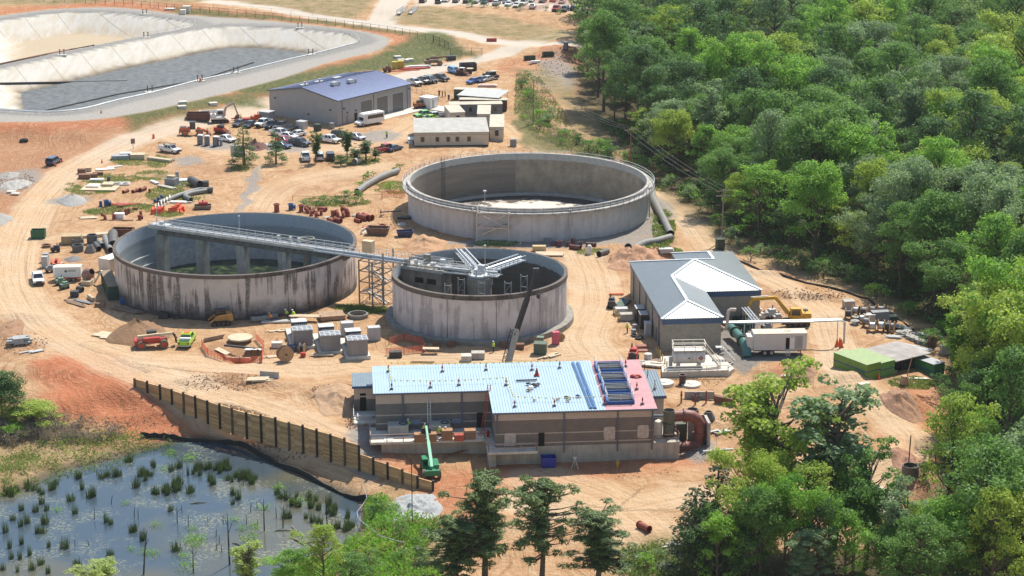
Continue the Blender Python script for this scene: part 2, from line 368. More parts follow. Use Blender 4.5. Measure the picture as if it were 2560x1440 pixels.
for pts,wd,kind,k,z in ROADS:
    d,la,al=linedist(XX,YY,smoothline(W(pts,z),3)); m=(1-sstep(wd*.75,wd*1.25,d+(fbm(XX,YY,4,41)-.5)*2.5))*k
    if kind==2: pale=np.maximum(pale,m)
    elif kind==1: pale=np.maximum(pale,m*.45*sstep(420,470,YY)); road=np.maximum(road,m)
    else: road=np.maximum(road,m)
    t=(1-sstep(wd,wd*1.9,d)); near=d/wd<best; best=np.where(near,d/wd,best)
    tlat=np.where(near,la,tlat); tal=np.where(near,al,tal); tw=np.where(near,t,tw)
red=np.zeros(SHP); grass=np.zeros(SHP); dry=np.zeros(SHP); white=np.zeros(SHP); brown=np.zeros(SHP); mud=np.zeros(SHP); floor_=np.zeros(SHP)
mx=np.maximum
plat=sstep(-1.,.6,polysd(XX,YY,PLAT)); sp_=polysd(wx,wy,PLAT)
red=mx(red,sstep(-11,-6,sp_)*(1-sstep(-2,0,sp_))*.8)
red=mx(red,.22*area([(-100,310),(330,312),(420,300),(380,330),(300,360),(190,400),(110,455),(50,540),(-100,540)],4))
brown=mx(brown,1.0*area([(-100,310),(330,312),(420,300),(380,330),(300,360),(190,400),(110,455),(50,540),(-100,540)],4)*(.55+.6*fbm(XX,YY,9,51)))
red=mx(red,area([(90,930),(180,900),(300,925),(345,960),(430,1010),(600,1080),(640,1120),(540,1092),(430,1088),(330,1080),(240,1075),(160,1040),(120,990)],2,-2))
red=mx(red,.75*area([(900,1090),(960,1135),(1090,1180),(1240,1150),(1700,1145),(1780,1170),(1500,1200),(1250,1210),(1200,1260),(1090,1240),(1000,1190),(880,1130)],3,-3))
red=mx(red,.7*area([(1060,1240),(1200,1225),(1250,1300),(1150,1330)],3,-3.5)); red=mx(red,.5*area([(1950,1030),(2080,1080),(2240,1120),(2220,1150),(2050,1100)],3,-1))
red=mx(red,.55*ell([(2330,1000,90,45),(2270,1110,60,60),(1600,655,90,25),(1980,920,70,25),(1400,150,60,30),(1300,170,70,20),(1060,612,60,16),(2250,1280,60,50)]))
red=mx(red,.5*area([(0,60),(130,18),(300,14),(480,30),(700,48),(640,40),(480,14),(300,4),(0,20)],2,3))
grass=mx(grass,.95*area([(310,300),(420,272),(560,252),(640,240),(660,262),(560,268),(490,285),(440,300),(330,322)],3,1))
grass=mx(grass,area([(560,238),(640,212),(760,192),(900,160),(1010,115),(1030,98),(1100,95),(1190,130),(1110,140),(1010,163),(900,178),(800,205),(680,240),(600,250)],2.5,1))
grass=mx(grass,.9*area([(430,24),(640,40),(800,52),(960,72),(1100,92),(1190,115),(1190,128),(1080,100),(960,80),(800,60),(640,48),(430,36)],2,2.5))
dry=mx(dry,area([(-300,-30),(430,-30),(560,0),(480,14),(300,4),(0,16),(-200,30)],3,3)); dry=mx(dry,area([(560,-40),(985,-40),(930,12),(890,42),(760,30),(600,8)],3,3.5))
dry=mx(dry,.95*area([(985,40),(1060,18),(1250,40),(1440,75),(1445,92),(1300,85),(1100,66),(990,52)],2,3.5))
dry=mx(dry,.9*area([(1285,190),(1350,205),(1420,290),(1460,340),(1560,400),(1650,480),(1720,540),(1780,600),(1860,640),(2050,690),(2200,755),(2340,850),(2340,830),(2100,660),(1800,520),(1600,400),(1480,260),(1350,180)],3,-1))
dry=mx(dry,.8*area([(1270,290),(1330,345),(1440,385),(1540,400),(1440,340),(1330,250)],3,-1)); grass=mx(grass,.8*ell([(1320,300,30,60),(1375,345,50,25),(1470,370,50,15),(1665,560,25,45),(1640,620,40,10)]))
grass=mx(grass,.85*area([(930,1235),(1010,1250),(1120,1330),(1110,1470),(600,1480),(680,1400),(830,1375),(895,1340),(908,1280)],3,-4.5)*(.5+.9*fbm(XX,YY,7,61)))
grass=mx(grass,.8*area([(1540,1385),(1700,1360),(1760,1380),(1760,1480),(1540,1480)],3,-4.5))
bank=area([(-200,1030),(160,1056),(330,1088),(460,1108),(300,1160),(150,1190),(-200,1260)],2,-4.3); dry=mx(dry,.8*bank); grass=mx(grass,.4*bank*sstep(.45,.65,fbm(XX,YY,6,71)))
YW=[(330,400,55,16),(225,470,70,18),(300,445,55,14),(385,440,50,14),(440,487,80,24),(330,520,70,12),(250,530,45,8),(250,470,40,12),(470,455,30,8),(420,535,40,8),(395,405,30,16),(840,505,90,14),(890,405,70,10),(600,425,25,8),(990,470,60,16),(1240,610,60,8),(880,770,45,10),(930,775,50,10),(1480,630,40,8),(2290,945,70,14),(1640,635,50,8),(240,725,12,6)]
grass=mx(grass,.62*ell(YW)*sstep(.42,.68,fbm(XX,YY,2.6,81)))
gravel=mx(gravel,.8*ell([(628,470,16,60),(950,342,50,18),(180,500,55,14),(880,345,30,10),(470,400,45,14),(440,460,30,10),(40,450,60,30),(1560,600,110,14),(1640,570,26,60),(1180,610,70,10),(1390,185,55,40),(560,365,60,12),(720,370,60,10),(1700,910,60,14)]))
c3=at2(1320,500,0); r3=np.hypot(XX-c3[0],YY-393); gravel=mx(gravel,.85*(1-sstep(28,31,r3+(fbm(XX,YY,4,91)-.5)*4))*sstep(-6,4,XX-0))
gravel=mx(gravel,.9*area([(905,1070),(880,1090),(895,1130),(940,1150),(960,1130),(940,1080)],1,-1)); gravel=mx(gravel,.9*area([(1700,1125),(1790,1095),(1800,1120),(1730,1150)],1,-2))
gravel=mx(gravel,plat*1.)
asph=.9*area([(1780,815),(1880,800),(1990,870),(2000,895),(1900,905),(1860,930),(1790,890)],.6,0,False)
pale=mx(pale,.8*area([(1040,-40),(1500,-40),(1500,24),(1330,22),(1150,8),(1040,10)],2,4.5))
grass*=(1-plat); dry*=(1-plat); red*=(1-plat); road*=(1-plat)
ring=plat*(1-sstep(3.5,6.5,-np.maximum(polysd(XX,YY,LAG2),polysd(XX,YY,LAG1))+ (fbm(XX,YY,5,95)-.5)*2))   # near the liner stays grey, outer lane is packed pale
pale=mx(pale,plat*(1-ring)*.4)
for L in (LAG1,LAG2):
    s=polysd(XX,YY,L); white=mx(white,sstep(-.2,.4,s))
s1=polysd(XX,YY,LAG1); floor_=sstep(12.3,13.2,s1+ (fbm(XX,YY,8,97)-.5)*1.5)
s2=polysd(XX,YY,LAG2); mud=mx(mud,sstep(9.2,11.2,s2+(fbm(XX,YY,6,98)-.5)*2))
spd=polysd(XX,YY,POND); mud=mx(mud,sstep(-2.2,-.5,spd))
forest=area([(1465,20),(1440,120),(1440,240),(1520,350),(1640,455),(1720,530),(1820,610),(1960,660),(2100,700),(2220,760),(2340,850),(2420,960),(2390,1060),(2330,1110),(2330,1200),(2280,1300),(2180,1330),(1760,1340),(1720,1400),(1700,1500),(3300,1500),(3300,-60),(1460,-60)],4,-2)
brown=mx(brown,.45*ell([(560,425,80,14),(720,470,90,16),(860,445,70,10),(235,640,80,36),(150,905,60,16),(480,565,120,14),(110,560,40,40),(330,600,50,12),(480,420,60,16),(1040,560,60,20),(1130,400,80,8)]))
brown=mx(brown,.7*ell([(590,955,120,26),(840,985,70,28),(60,800,60,30),(40,860,70,40),(2265,990,50,25),(2290,1160,40,50),(1580,650,60,20),(1975,925,60,20),(40,430,60,40),(2000,735,110,14),(1900,680,90,12),(2180,790,60,14),(560,880,60,30),(1690,900,60,20),(900,1000,40,30),(1050,880,80,12)]))
for nm_ in ('road',):
    pass
n0=XX.size
me=bpy.data.meshes.new('ground'); nx,ny=len(GX),len(GY)
co=np.empty((n0,3),np.float32); co[:,0]=XX.ravel(); co[:,1]=YY.ravel(); co[:,2]=ZZ.ravel()
idx=np.arange(n0).reshape(ny,nx); q=np.stack([idx[:-1,:-1],idx[:-1,1:],idx[1:,1:],idx[1:,:-1]],-1).reshape(-1,4)
me.vertices.add(n0); me.vertices.foreach_set('co',co.ravel()); me.loops.add(q.size); me.polygons.add(len(q))
me.loops.foreach_set('vertex_index',q.ravel().astype(np.int32)); me.polygons.foreach_set('loop_start',np.arange(0,q.size,4,dtype=np.int32)); me.polygons.foreach_set('loop_total',np.full(len(q),4,np.int32))
me.polygons.foreach_set('use_smooth',np.ones(len(q),bool)); me.update(calc_edges=True)
def setattr4(nm,chs):
    a=me.attributes.new(nm,'FLOAT_COLOR','POINT'); d=np.ones((n0,4),np.float32)
    for i,c in enumerate(chs): d[:,i]=c.ravel()
    a.data.foreach_set('color',d.ravel())
setattr4('ca',[road,red,grass,gravel]); setattr4('cb',[white,brown,mud,pale]); setattr4('cc',[dry,floor_,forest,asph]); setattr4('trk',[tlat,tal,tw,tw])
g=NB('ground_cover'); b=g.b; b.inputs['Roughness'].default_value=.95; b.inputs['Specular IOR Level'].default_value=.15
tc=g.n('TexCoord').outputs['Object']
A=g.attr('ca'); Bc=g.attr('cb'); Cc=g.attr('cc'); T=g.attr('trk')
def sep(a): s=g.n('SeparateColor'); g.l(a.outputs['Color'],s.inputs[0]); return s.outputs[0],s.outputs[1],s.outputs[2],a.outputs['Alpha']
rd,rdd,gr,gv=sep(A); wh,br,mu,pa=sep(Bc); dr,fl,fo,asp=sep(Cc); la,al_,twt,_=sep(T)
n1=g.noise(tc,.07,6,.6); n2=g.noise(tc,.9,5,.65); n3=g.noise(tc,4.,4,.6)
sand=g.mix(g.rng(n1,.35,.65),(.47,.285,.15),(.55,.365,.215)); sand=g.mix(g.rng(n2,.36,.66,0,.6),sand,(.40,.225,.11)); n4=g.noise(tc,.22,7,.68,.6); sand=g.mix(g.rng(n4,.50,.66,0,.8),sand,(.33,.165,.075)); sand=g.mix(g.rng(n4,.44,.36,0,.5),sand,(.60,.44,.28))
# wheel ruts: streaks along each track, and loose criss-cross streaks elsewhere
cv=g.n('CombineXYZ'); g.l(la,cv.inputs[0]); g.l(al_,cv.inputs[1])
tk=g.noise(g.map(cv.outputs[0],(1.15,.02,1)),1.,5,.7); tk2=g.noise(g.map(cv.outputs[0],(3.2,.05,1)),1.,3,.6)
wob=g.n('VectorMath',operation='ADD'); nc=g.n('TexNoise'); nc.inputs['Scale'].default_value=.06; g.l(tc,nc.inputs['Vector'])
vs=g.n('VectorMath',operation='SCALE'); g.l(nc.outputs['Color'],vs.inputs[0]); vs.inputs['Scale'].default_value=22
g.l(tc,wob.inputs[0]); g.l(vs.outputs[0],wob.inputs[1])
sA=g.noise(g.map(wob.outputs[0],(1.5,.1,.1),(0,0,R(38))),1.,4,.7); sB=g.noise(g.map(wob.outputs[0],(1.5,.1,.1),(0,0,R(-62))),1.,4,.7); sC=g.noise(g.map(wob.outputs[0],(.12,1.4,.1),(0,0,R(8))),1.,4,.7)
sel=g.rng(g.noise(tc,.035,2),.42,.58); lo=g.math('ADD',g.math('MULTIPLY',sA,g.math('SUBTRACT',1.,sel)),g.math('MULTIPLY',sB,sel)); lo=g.math('MINIMUM',lo,g.math('ADD',sC,.06))
rut=g.math('ADD',g.math('MULTIPLY',lo,g.math('SUBTRACT',1.,twt)),g.math('MULTIPLY',g.math('ADD',g.math('MULTIPLY',tk,.65),g.math('MULTIPLY',tk2,.35)),twt))
rutd=g.rng(rut,.35,.49,1.,0.)
ruth=g.rng(rut,.5,.64,0.,1.)
col=g.mix(g.math('MULTIPLY',br,.9),sand,g.mix(n2,(.235,.12,.06),(.40,.225,.125)))
redc=g.mix(n2,(.36,.10,.043),(.52,.19,.09)); col=g.mix(g.math('MULTIPLY',rdd,.95),col,redc)
roadc=g.mix(g.rng(n1,.4,.6),(.60,.42,.255),(.60,.46,.315)); col=g.mix(g.math('MULTIPLY',rd,.92),col,roadc)
col=g.mix(g.math('MULTIPLY',pa,.9),col,g.mix(n2,(.46,.41,.34),(.56,.50,.42)))
col=g.mix(g.math('MULTIPLY',rutd,.62),col,g.mix(.5,col,(.24,.12,.06),'MULTIPLY') if False else (.27,.145,.075))
col=g.mix(g.math('MULTIPLY',ruth,.42),col,(.62,.47,.31))
gvc=g.mix(g.rng(n3,.3,.7),(.18,.18,.175),(.34,.33,.31)); col=g.mix(gv,col,gvc)
col=g.mix(g.math('MULTIPLY',pa,.75),col,g.mix(n2,(.45,.41,.35),(.55,.50,.43)))
dryc=g.mix(g.rng(g.noise(tc,.25,5,.65),.35,.65),(.17,.15,.055),(.36,.26,.15)); col=g.mix(g.math('MULTIPLY',dr,g.rng(n2,.2,.5,.55,1.)),col,dryc)
grc=g.mix(g.rng(g.noise(g.map(tc,(1,.3,1)),1.2,5,.7),.3,.7),(.045,.075,.022),(.14,.15,.055)); col=g.mix(g.math('MULTIPLY',gr,g.rng(n2,.25,.45,.3,1.)),col,grc)
col=g.mix(fo,col,g.mix(n2,(.03,.032,.015),(.09,.07,.035)))
# lagoon liner: pale concrete with tan run-off stains and panel joints
stn=g.noise(g.map(tc,(.5,.06,.3)),1.,6,.7); lin=g.mix(g.rng(stn,.42,.75),(.53,.51,.465),(.45,.395,.305))
sm=g.n('SeparateXYZ'); g.l(g.map(tc,(.085,.085,.1),(0,0,R(-35))),sm.inputs[0]); fr=g.math('FRACT',sm.outputs[0]); lin=g.mix(g.math('MULTIPLY',g.math('LESS_THAN',fr,.035),.45),lin,(.22,.19,.15))
sx=g.n('SeparateXYZ'); g.l(tc,sx.inputs[0]); lowst=g.rng(sx.outputs[2],-2.6,-.2,1,0)
lin=g.mix(g.math('MULTIPLY',lowst,g.rng(stn,.3,.6,.2,.9)),lin,(.41,.32,.21))
col=g.mix(wh,col,lin); col=g.mix(fl,col,g.mix(g.noise(tc,.05,3),(.40,.32,.22),(.45,.37,.265)))
col=g.mix(g.math('MULTIPLY',mu,.92),col,g.mix(n3,(.06,.055,.045),(.16,.13,.09)))
col=g.mix(asp,col,g.mix(n2,(.15,.15,.145),(.24,.235,.22)))
col=g.mix(g.rng(n3,.3,.75,0,.22),col,(.2,.13,.08))
g.l(col,b.inputs['Base Color'])
soft=g.math('SUBTRACT',1.,g.math('MAXIMUM',wh,pa))
hh=g.math('ADD',g.math('MULTIPLY',rut,.8),g.math('ADD',g.math('MULTIPLY',n2,.9),g.math('MULTIPLY',n3,.35)))
g.bump(g.math('MULTIPLY',hh,g.math('ADD',g.math('MULTIPLY',soft,.8),.2)),1.,.5)
me.materials.append(g.m); GROUND=bpy.data.objects.new('ground',me); COL.objects.link(GROUND); struct(GROUND)
# ---------------------------------------------------------------- water
wm=NB('pond_water'); b=wm.b; b.inputs['Base Color'].default_value=(.035,.04,.03,1); b.inputs['Roughness'].default_value=.06; b.inputs['IOR'].default_value=1.33; b.inputs['Specular IOR Level'].default_value=1.
tcw=wm.n('TexCoord').outputs['Object']; pn=wm.noise(tcw,.16,6,.65); pads=wm.noise(tcw,2.2,4,.65)
alg=wm.math('MULTIPLY',wm.rng(pn,.48,.6),wm.rng(pads,.48,.56)); shal=wm.rng(wm.noise(tcw,.05,2),.5,.62)
wm.l(wm.mix(wm.math('MULTIPLY',alg,.75),wm.mix(shal,(.045,.066,.085),(.09,.088,.062)),(.17,.18,.12)),b.inputs['Base Color'])  # bluish base mixes turbid water with a painted-in sky reflection
wm.l(wm.rng(alg,0,1,.05,.6),b.inputs['Roughness']); wm.bump(wm.noise(tcw,1.1,3),.04,.05)
pw=B(); pw.v=[(x,y,Z_POND) for x,y in POND]; pw.f=[tuple(range(len(POND)))]
struct(pw.o('pond_water',wm.m))
lm=NB('lagoon_water'); b=lm.b; b.inputs['Roughness'].default_value=.5; b.inputs['Specular IOR Level'].default_value=.3; b.inputs['IOR'].default_value=1.33
tcw=lm.n('TexCoord').outputs['Object']; lm.l(lm.mix(lm.rng(lm.noise(tcw,.5,6,.7),.35,.65),(.075,.08,.08),(.17,.175,.17)),b.inputs['Base Color']); lm.bump(lm.noise(lm.map(tcw,(1,.5,1)),1.4,4),.5,.12)
s2c=[(x,y) for x,y in LAG2]; cxm=sum(p[0] for p in s2c)/len(s2c); cym=sum(p[1] for p in s2c)/len(s2c)
pw=B(); pw.v=[(x,y,Z_LAG-4.75) for x,y in LAG2]; pw.f=[tuple(range(len(LAG2)))]
struct(pw.o('lagoon_water',lm.m))
# ---------------------------------------------------------------- common materials
m_conc=M('concrete',(.42,.39,.34),.9,var=.2,scale=.8,bump=.15,streak=.35,scol=(.2,.15,.1))
m_concp=M('pale_concrete',(.56,.52,.45),.9,var=.15,scale=.9,bump=.1)
m_galv=M('galvanised_steel',(.52,.53,.53),.45,.5,var=.12,scale=2)
m_alu=M('bright_aluminium',(.55,.56,.57),.4,.35,var=.08)
m_dark=M('dark_steel',(.045,.045,.05),.6,var=.3)
m_black=M('black_rubber',(.018,.018,.02),.8,var=.3)
m_glass=M('dark_glass',(.02,.025,.03),.08,var=.1,spec=.8)
m_void=M('dark_opening',(.012,.011,.01),.9)
m_rust=M('rusty_steel',(.16,.075,.045),.85,var=.35,scale=3)
m_wood=M('raw_timber',(.44,.30,.17),.85,var=.25,scale=4)
m_white=M('white_paint',(.78,.77,.74),.4,var=.06)
m_dwhite=M('dusty_white_paint',(.68,.63,.54),.6,var=.12,scale=2,streak=.25,scol=(.35,.25,.15))
m_orange=M('safety_orange',(.75,.13,.03),.55,var=.1)
m_red=M('red_paint',(.42,.045,.03),.5,var=.15)
m_primer=M('red_primer_pipe',(.25,.062,.038),.75,var=.25,scale=3,bump=.1)
m_blue=M('blue_paint',(.03,.07,.26),.5,var=.15)
m_green=M('green_paint',(.02,.16,.07),.45,var=.15)
m_yellow=M('machine_yellow',(.62,.33,.03),.5,var=.2,scale=3)
m_grey=M('grey_paint',(.23,.24,.25),.5,var=.1)
m_lgrey=M('light_grey_paint',(.44,.44,.43),.55,var=.1)
m_pipeg=M('grey_poly_pipe',(.20,.195,.18),.6,var=.2,scale=1.5)
m_dkgreen=M('dark_green_paint',(.03,.055,.035),.6,var=.2)
m_tan=M('tan_panel',(.56,.48,.37),.7,var=.08,scale=.7,streak=.2,scol=(.3,.22,.14))
m_skin=M('skin',(.45,.25,.17),.6); m_vest=M('lime_vest',(.50,.75,.05),.7,var=.1); m_jean=M('dark_trousers',(.04,.05,.09),.9); m_hat=M('white_helmet',(.8,.8,.78),.4)
def tank_mat(name,base,dark,basedark,stain,hz,stretch=.10):
    g=NB(name); b=g.b; b.inputs['Roughness'].default_value=.9; b.inputs['Specular IOR Level'].default_value=.2
    uv=g.n('UVMap').outputs[0]; s=g.n('SeparateXYZ'); g.l(uv,s.inputs[0])
    f=g.noise(uv,.45,6,.65); fine=g.noise(uv,2.5,5,.7)
    st=g.noise(g.map(uv,(.95,stretch,1)),1.,5,.62,.15); big=g.noise(g.map(uv,(.06,.1,1)),1.,3)
    top=g.rng(s.outputs[1],hz*.55,hz,0,.10)
    m=g.rng(g.math('SUBTRACT',g.math('ADD',st,g.math('MULTIPLY',g.math('SUBTRACT',big,.5),.85)),top),.47,.57)
    m=g.math('MULTIPLY',m,g.rng(fine,.3,.6,.45,1))
    low=g.math('ADD',s.outputs[1],g.math('MULTIPLY',g.math('SUBTRACT',g.noise(uv,.28,6,.7),.5),hz*.75))
    lo=g.rng(low,hz*.06,hz*.44,basedark,0)
    c=g.mix(g.rng(f,.3,.7),base,tuple(q*.80 for q in base)); c=g.mix(g.math('MULTIPLY',m,stain),c,dark); c=g.mix(lo,c,tuple(q*.9 for q in dark))
    g.l(c,b.inputs['Base Color']); g.bump(fine,.12,.05); return g.m
def cyl_wall(name,mat,parent,r,z0,z1,n=128,nz=6,inner=False):
    me=bpy.data.meshes.new(name); v=[];f=[]
    for j in range(nz+1):
        for i in range(n+1):
            t=2*math.pi*i/n; v.append((r*math.cos(t),r*math.sin(t),z0+(z1-z0)*j/nz))
    for j in range(nz):
        for i in range(n):
            a=j*(n+1)+i; q=(a,a+1,a+n+2,a+n+1); f.append(q[::-1] if inner else q)
    me.from_pydata(v,[],f); uv=me.uv_layers.new(name='UVMap')
    for p in me.polygons:
        p.use_smooth=True
        for li in p.loop_indices:
            k=me.loops[li].vertex_index; i=k%(n+1); j=k//(n+1); uv.data[li].uv=(2*math.pi*i/n*r,z0+(z1-z0)*j/nz)
    me.materials.append(mat); o=bpy.data.objects.new(name,me); COL.objects.link(o); o.parent=parent; return o
def rail(b,pts,h=1.07,sp=1.8,r=.035,mid=True,closed=False,toe=False):
    pts=[Vector(p) for p in pts]
    if closed: pts=pts+[pts[0]]
    for p,q in zip(pts[:-1],pts[1:]):
        L=(q-p).length; n=max(1,int(round(L/sp)))
        for hh in ((h,h*.52) if mid else (h,)): b.bar(p+Vector((0,0,hh)),q+Vector((0,0,hh)),2*r)
        for i in range(n+1): a=p.lerp(q,i/n); b.bar(a,a+Vector((0,0,h)),2*r)
    return b
# cut the ground out of the tanks: snap the grid to the wall and drop the inside faces
T1=(-48.6,339.4,21.1,7.85); T2=(-5.4,320.4,14.55,8.05); T3=(3.3,393.0,24.3,6.45)
def cut_tanks():
    import bmesh
    bm=bmesh.new(); bm.from_mesh(me_ground); kill=[]
    for x,y,r,_ in (T1,T2,T3):
        for v in bm.verts:
            dx,dy=v.co.x-x,v.co.y-y
            if abs(dx)<r and abs(dy)<r:
                d=math.hypot(dx,dy)
                if r-1.1<d<r-.2: k=(r-.2)/d; v.co.x=x+dx*k; v.co.y=y+dy*k
        for f in bm.faces:
            c=f.calc_center_median()
            if math.hypot(c.x-x,c.y-y)<r-.21: kill.append(f)
    bmesh.ops.delete(bm,geom=list(set(kill)),context='FACES'); bm.to_mesh(me_ground); bm.free()
me_ground=GROUND.data; cut_tanks()
mt1=tank_mat('stained_concrete_wall',(.60,.53,.49),(.075,.065,.06),.95,.92,7.85,.07)
mt2=tank_mat('lightly_stained_wall',(.66,.60,.58),(.12,.105,.105),.42,.5,8.05)
mt3=tank_mat('plain_rendered_wall',(.62,.60,.585),(.22,.17,.13),.12,.25,6.45)
mcap=tank_mat('blackened_rim',(.16,.135,.12),(.05,.042,.04),.2,.8,9,.3)
def inner_mat(name,c1,c2,h0,h1,bands=True,c3=None):
    g=NB(name); b=g.b; b.inputs['Roughness'].default_value=.85
    uv=g.n('UVMap').outputs[0]; s=g.n('SeparateXYZ'); g.l(uv,s.inputs[0])
    hzn=g.noise(g.map(uv,(.05,.9,1)),1.,5,.7); vt=g.noise(g.map(uv,(.8,.12,1)),1.,5,.65); f=g.noise(uv,1.2,5,.7)
    wob=g.math('ADD',s.outputs[1],g.math('MULTIPLY',g.math('SUBTRACT',vt,.5),.9))
    top=g.rng(wob,h0-.1,h0+.1)
    lower=g.mix(g.rng(hzn,.35,.65),c2,tuple(q*.62 for q in c2))
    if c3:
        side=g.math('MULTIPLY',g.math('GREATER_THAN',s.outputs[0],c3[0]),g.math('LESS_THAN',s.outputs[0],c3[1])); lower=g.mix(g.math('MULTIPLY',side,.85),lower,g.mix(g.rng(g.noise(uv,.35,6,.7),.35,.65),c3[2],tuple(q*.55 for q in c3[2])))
    c=g.mix(top,lower,c1); c=g.mix(g.rng(vt,.55,.75,0,.5),c,tuple(q*.4 for q in c1)); c=g.mix(g.rng(f,.35,.7,0,.3),c,tuple(q*.6 for q in c2))
    g.l(c,b.inputs['Base Color']); g.bump(f,.1,.05); return g.m
mi1=inner_mat('sky_tinted_lining',(.40,.43,.47),(.33,.36,.38),5.6,0); mi2=inner_mat('brown_stained_lining',(.42,.45,.46),(.16,.135,.11),6.2,0); mi3=inner_mat('grey_brown_lining',(.40,.39,.37),(.25,.21,.17),5.1,0,c3=(6,40,(.42,.35,.26)))  # left tank lining has the sky's blue-grey cast mixed into its colour
def tank(name,label,T,zf,outer,inn,capm,caph):
    x,y,r,h=T; t=thing(name,label,'tank',(x,y,0)); 
    cyl_wall('outer_wall',outer,t,r,-.6,h-caph,160,6)
    cyl_wall('inner_wall',inn,t,r-.45,zf,h,160,6,True)
    b=B(); b.ring(r-.447,r+.14,h-caph,h+.02,160); o=b.o('rim',capm,t,True)
    if capm is mcap:
        uv=o.data.uv_layers.new(name='UVMap')
        for l_ in o.data.loops: c=o.data.vertices[l_.vertex_index].co; uv.data[l_.index].uv=(math.atan2(c.y,c.x)*r,c.z)
    return t
# --- left tank
t1=tank('clarifier_tank','wide left concrete tank with black rim and heavy dark streaks, blue-grey inside',T1,-1.2,mt1,mi1,mcap,.62)
b=B(); b.ring(19.95,20.65,-1.2,1.0,128); b.ring(20.25,20.65,1.0,2.6,128); b.o('stepped_ledge',M('pale_ledge',(.34,.36,.36),.85,var=.25,scale=1.2),t1,True)
gw=NB('green_tank_water'); gw.b.inputs['Roughness'].default_value=.12; tcx=gw.n('TexCoord').outputs['Object']; gw.l(gw.mix(gw.rng(gw.noise(tcx,.8,5),.5,.65),(.012,.02,.011),(.07,.095,.035)),gw.b.inputs['Base Color'])
b=B(); b.v=[(20.6*math.cos(i*math.pi/48),20.6*math.sin(i*math.pi/48),-.75) for i in range(96)]; b.f=[tuple(range(96))]; b.o('tank_water',gw.m,t1)
for k in (-.62,.55): b=B(); b.cyl((21.13*math.cos(-math.pi/2+k),21.13*math.sin(-math.pi/2+k),.2),(21.13*math.cos(-math.pi/2+k),21.13*math.sin(-math.pi/2+k),7.2),.035,n=6); b.o('wall_joint',m_dark,t1)
b=B(); b.lathe([(.75,-1),(.75,5.2),(.8,5.3),(1.1,6.3),(1.45,6.8),(1.45,7.0),(1.2,7.0),(1.0,6.3),(.6,5.2)],18,(11.9,6.)); b.o('overflow_funnel',M('mossy_concrete',(.22,.215,.18),.9,var=.3),t1,True)
BR0=Vector((-64.6,350.3,0)); BR1=Vector((-5.4,320.6,0)); BD=(BR1-BR0).normalized(); BA=math.atan2(BD.y,BD.x)
br=thing('tank_bridge','long straight concrete walkway bridge on square piers across the left tank','bridge',BR0,BA)
L1=40.5
b=B(); b.box(-.6,L1,-1.25,1.25,7.75,8.15); b.o('deck',M('bridge_concrete',(.43,.40,.36),.9,var=.2,scale=.6,bump=.1),br)
b=B(); b.box(1.2,L1,-1.0,1.0,6.75,7.75); 
for i in range(26): b.box(1.6+i*1.5,1.85+i*1.5,-1.25,1.25,7.35,7.75)
b.o('beam',M('shaded_beam_concrete',(.13,.115,.10),.9,var=.3,scale=.8),br)  # shade below the deck is put into the beam's dark colour
for s_ in (1.4,10.2,18.9,27.6,36.2):
    b=B(); b.box(s_-.85,s_+.85,-.85,.85,-1.2,6.75); b.o('pier',M('pier_concrete',(.34,.31,.27),.9,var=.3,scale=.5,streak=.4),br)
for sy in (-1,1):
    b=B(); rail(b,[(-.6,sy*1.2,8.15),(L1,sy*1.2,8.15)]); b.o('handrail',m_galv,br)
b=B(); b.cyl((1,-.9,8.35),(L1,-.9,8.35),.14,n=8); b.cyl((1,.55,8.3),(L1,.55,8.3),.09,n=8); b.box(0,L1,-.35,.35,8.15,8.2); b.o('pipe_run',m_alu,br)
for s_,hh in ((-.4,3.2),(17.5,3.4)):
    b=B(); b.cyl((s_,1.2,8.1),(s_,1.2,8.1+hh),.05,n=6); b.blob((s_,1.2,8.1+hh),.22,.22,.16,6,4); b.o('light_post',m_galv,br)
b=B(); b.box(-.4,3.2,-1,1,8.15,8.5); b.cyl((1.5,0,8.4),(1.5,0,9.0),.4); b.cyl((.2,.4,8.4),(2.5,-.5,8.9),.12); b.o('drive_unit',m_alu,br)
for s_ in (26,28.5,30.2): b=B(); b.cbox(s_,.8,8.15,.5,.4,1.0); b.o('control_box',m_lgrey,br)
# steel walkway from the left tank over the trestle tower to the small tank
ws=thing('steel_walkway','galvanised steel walkway joining the two front tanks over a lattice tower','walkway',BR0,BA)
a0,a1=40.5,52.2
b=B(); b.box(a0,a1,-.85,.85,8.0,8.12); b.bar((a0,-.85,7.8),(a1,-.85,7.8),.12,.5); b.bar((a0,.85,7.8),(a1,.85,7.8),.12,.5); b.o('deck',m_galv,ws)
for sy in (-1,1):
    b=B(); rail(b,[(a0,sy*.85,8.1),(a1,sy*.85,8.1)],sp=1.4); b.o('handrail',m_galv,ws)
b=B(); b.cyl((a0-6,-1.2,7.9),(a1+1,-1.2,7.9),.22,n=8); b.cyl((a0-6,-.9,8.3),(a1+1,-.9,8.3),.16,n=8); b.o('pipe_run',m_alu,ws)
tw_=thing('lattice_tower','weathered steel lattice stair tower between the two front tanks','tower',(-23.4,328.6,0),BA)
m_ts=M('weathered_tower_steel',(.26,.24,.22),.6,.3,var=.25)
pos=[(x,y) for x in (-2.2,.4,2.6) for y in (-1.7,1.7)]
b=B()
for x,y in pos: b.bar((x,y,-.2),(x,y,7.8 if x<2 else 9.6),.2)
b.o('column',m_ts,tw_); b=B()
for z in (2,4,5.9,7.7):
    for y in (-1.7,1.7): b.bar((-2.2,y,z),(2.6,y,z),.14)
    for x in (-2.2,.4,2.6): b.bar((x,-1.7,z),(x,1.7,z),.14)
    for y in (-1.7,1.7): b.bar((-2.2,y,z-2 if z>2 else 0),(.4,y,z),.08); b.bar((2.6,y,z-2 if z>2 else 0),(.4,y,z),.08)
b.o('bracing',m_ts,tw_)
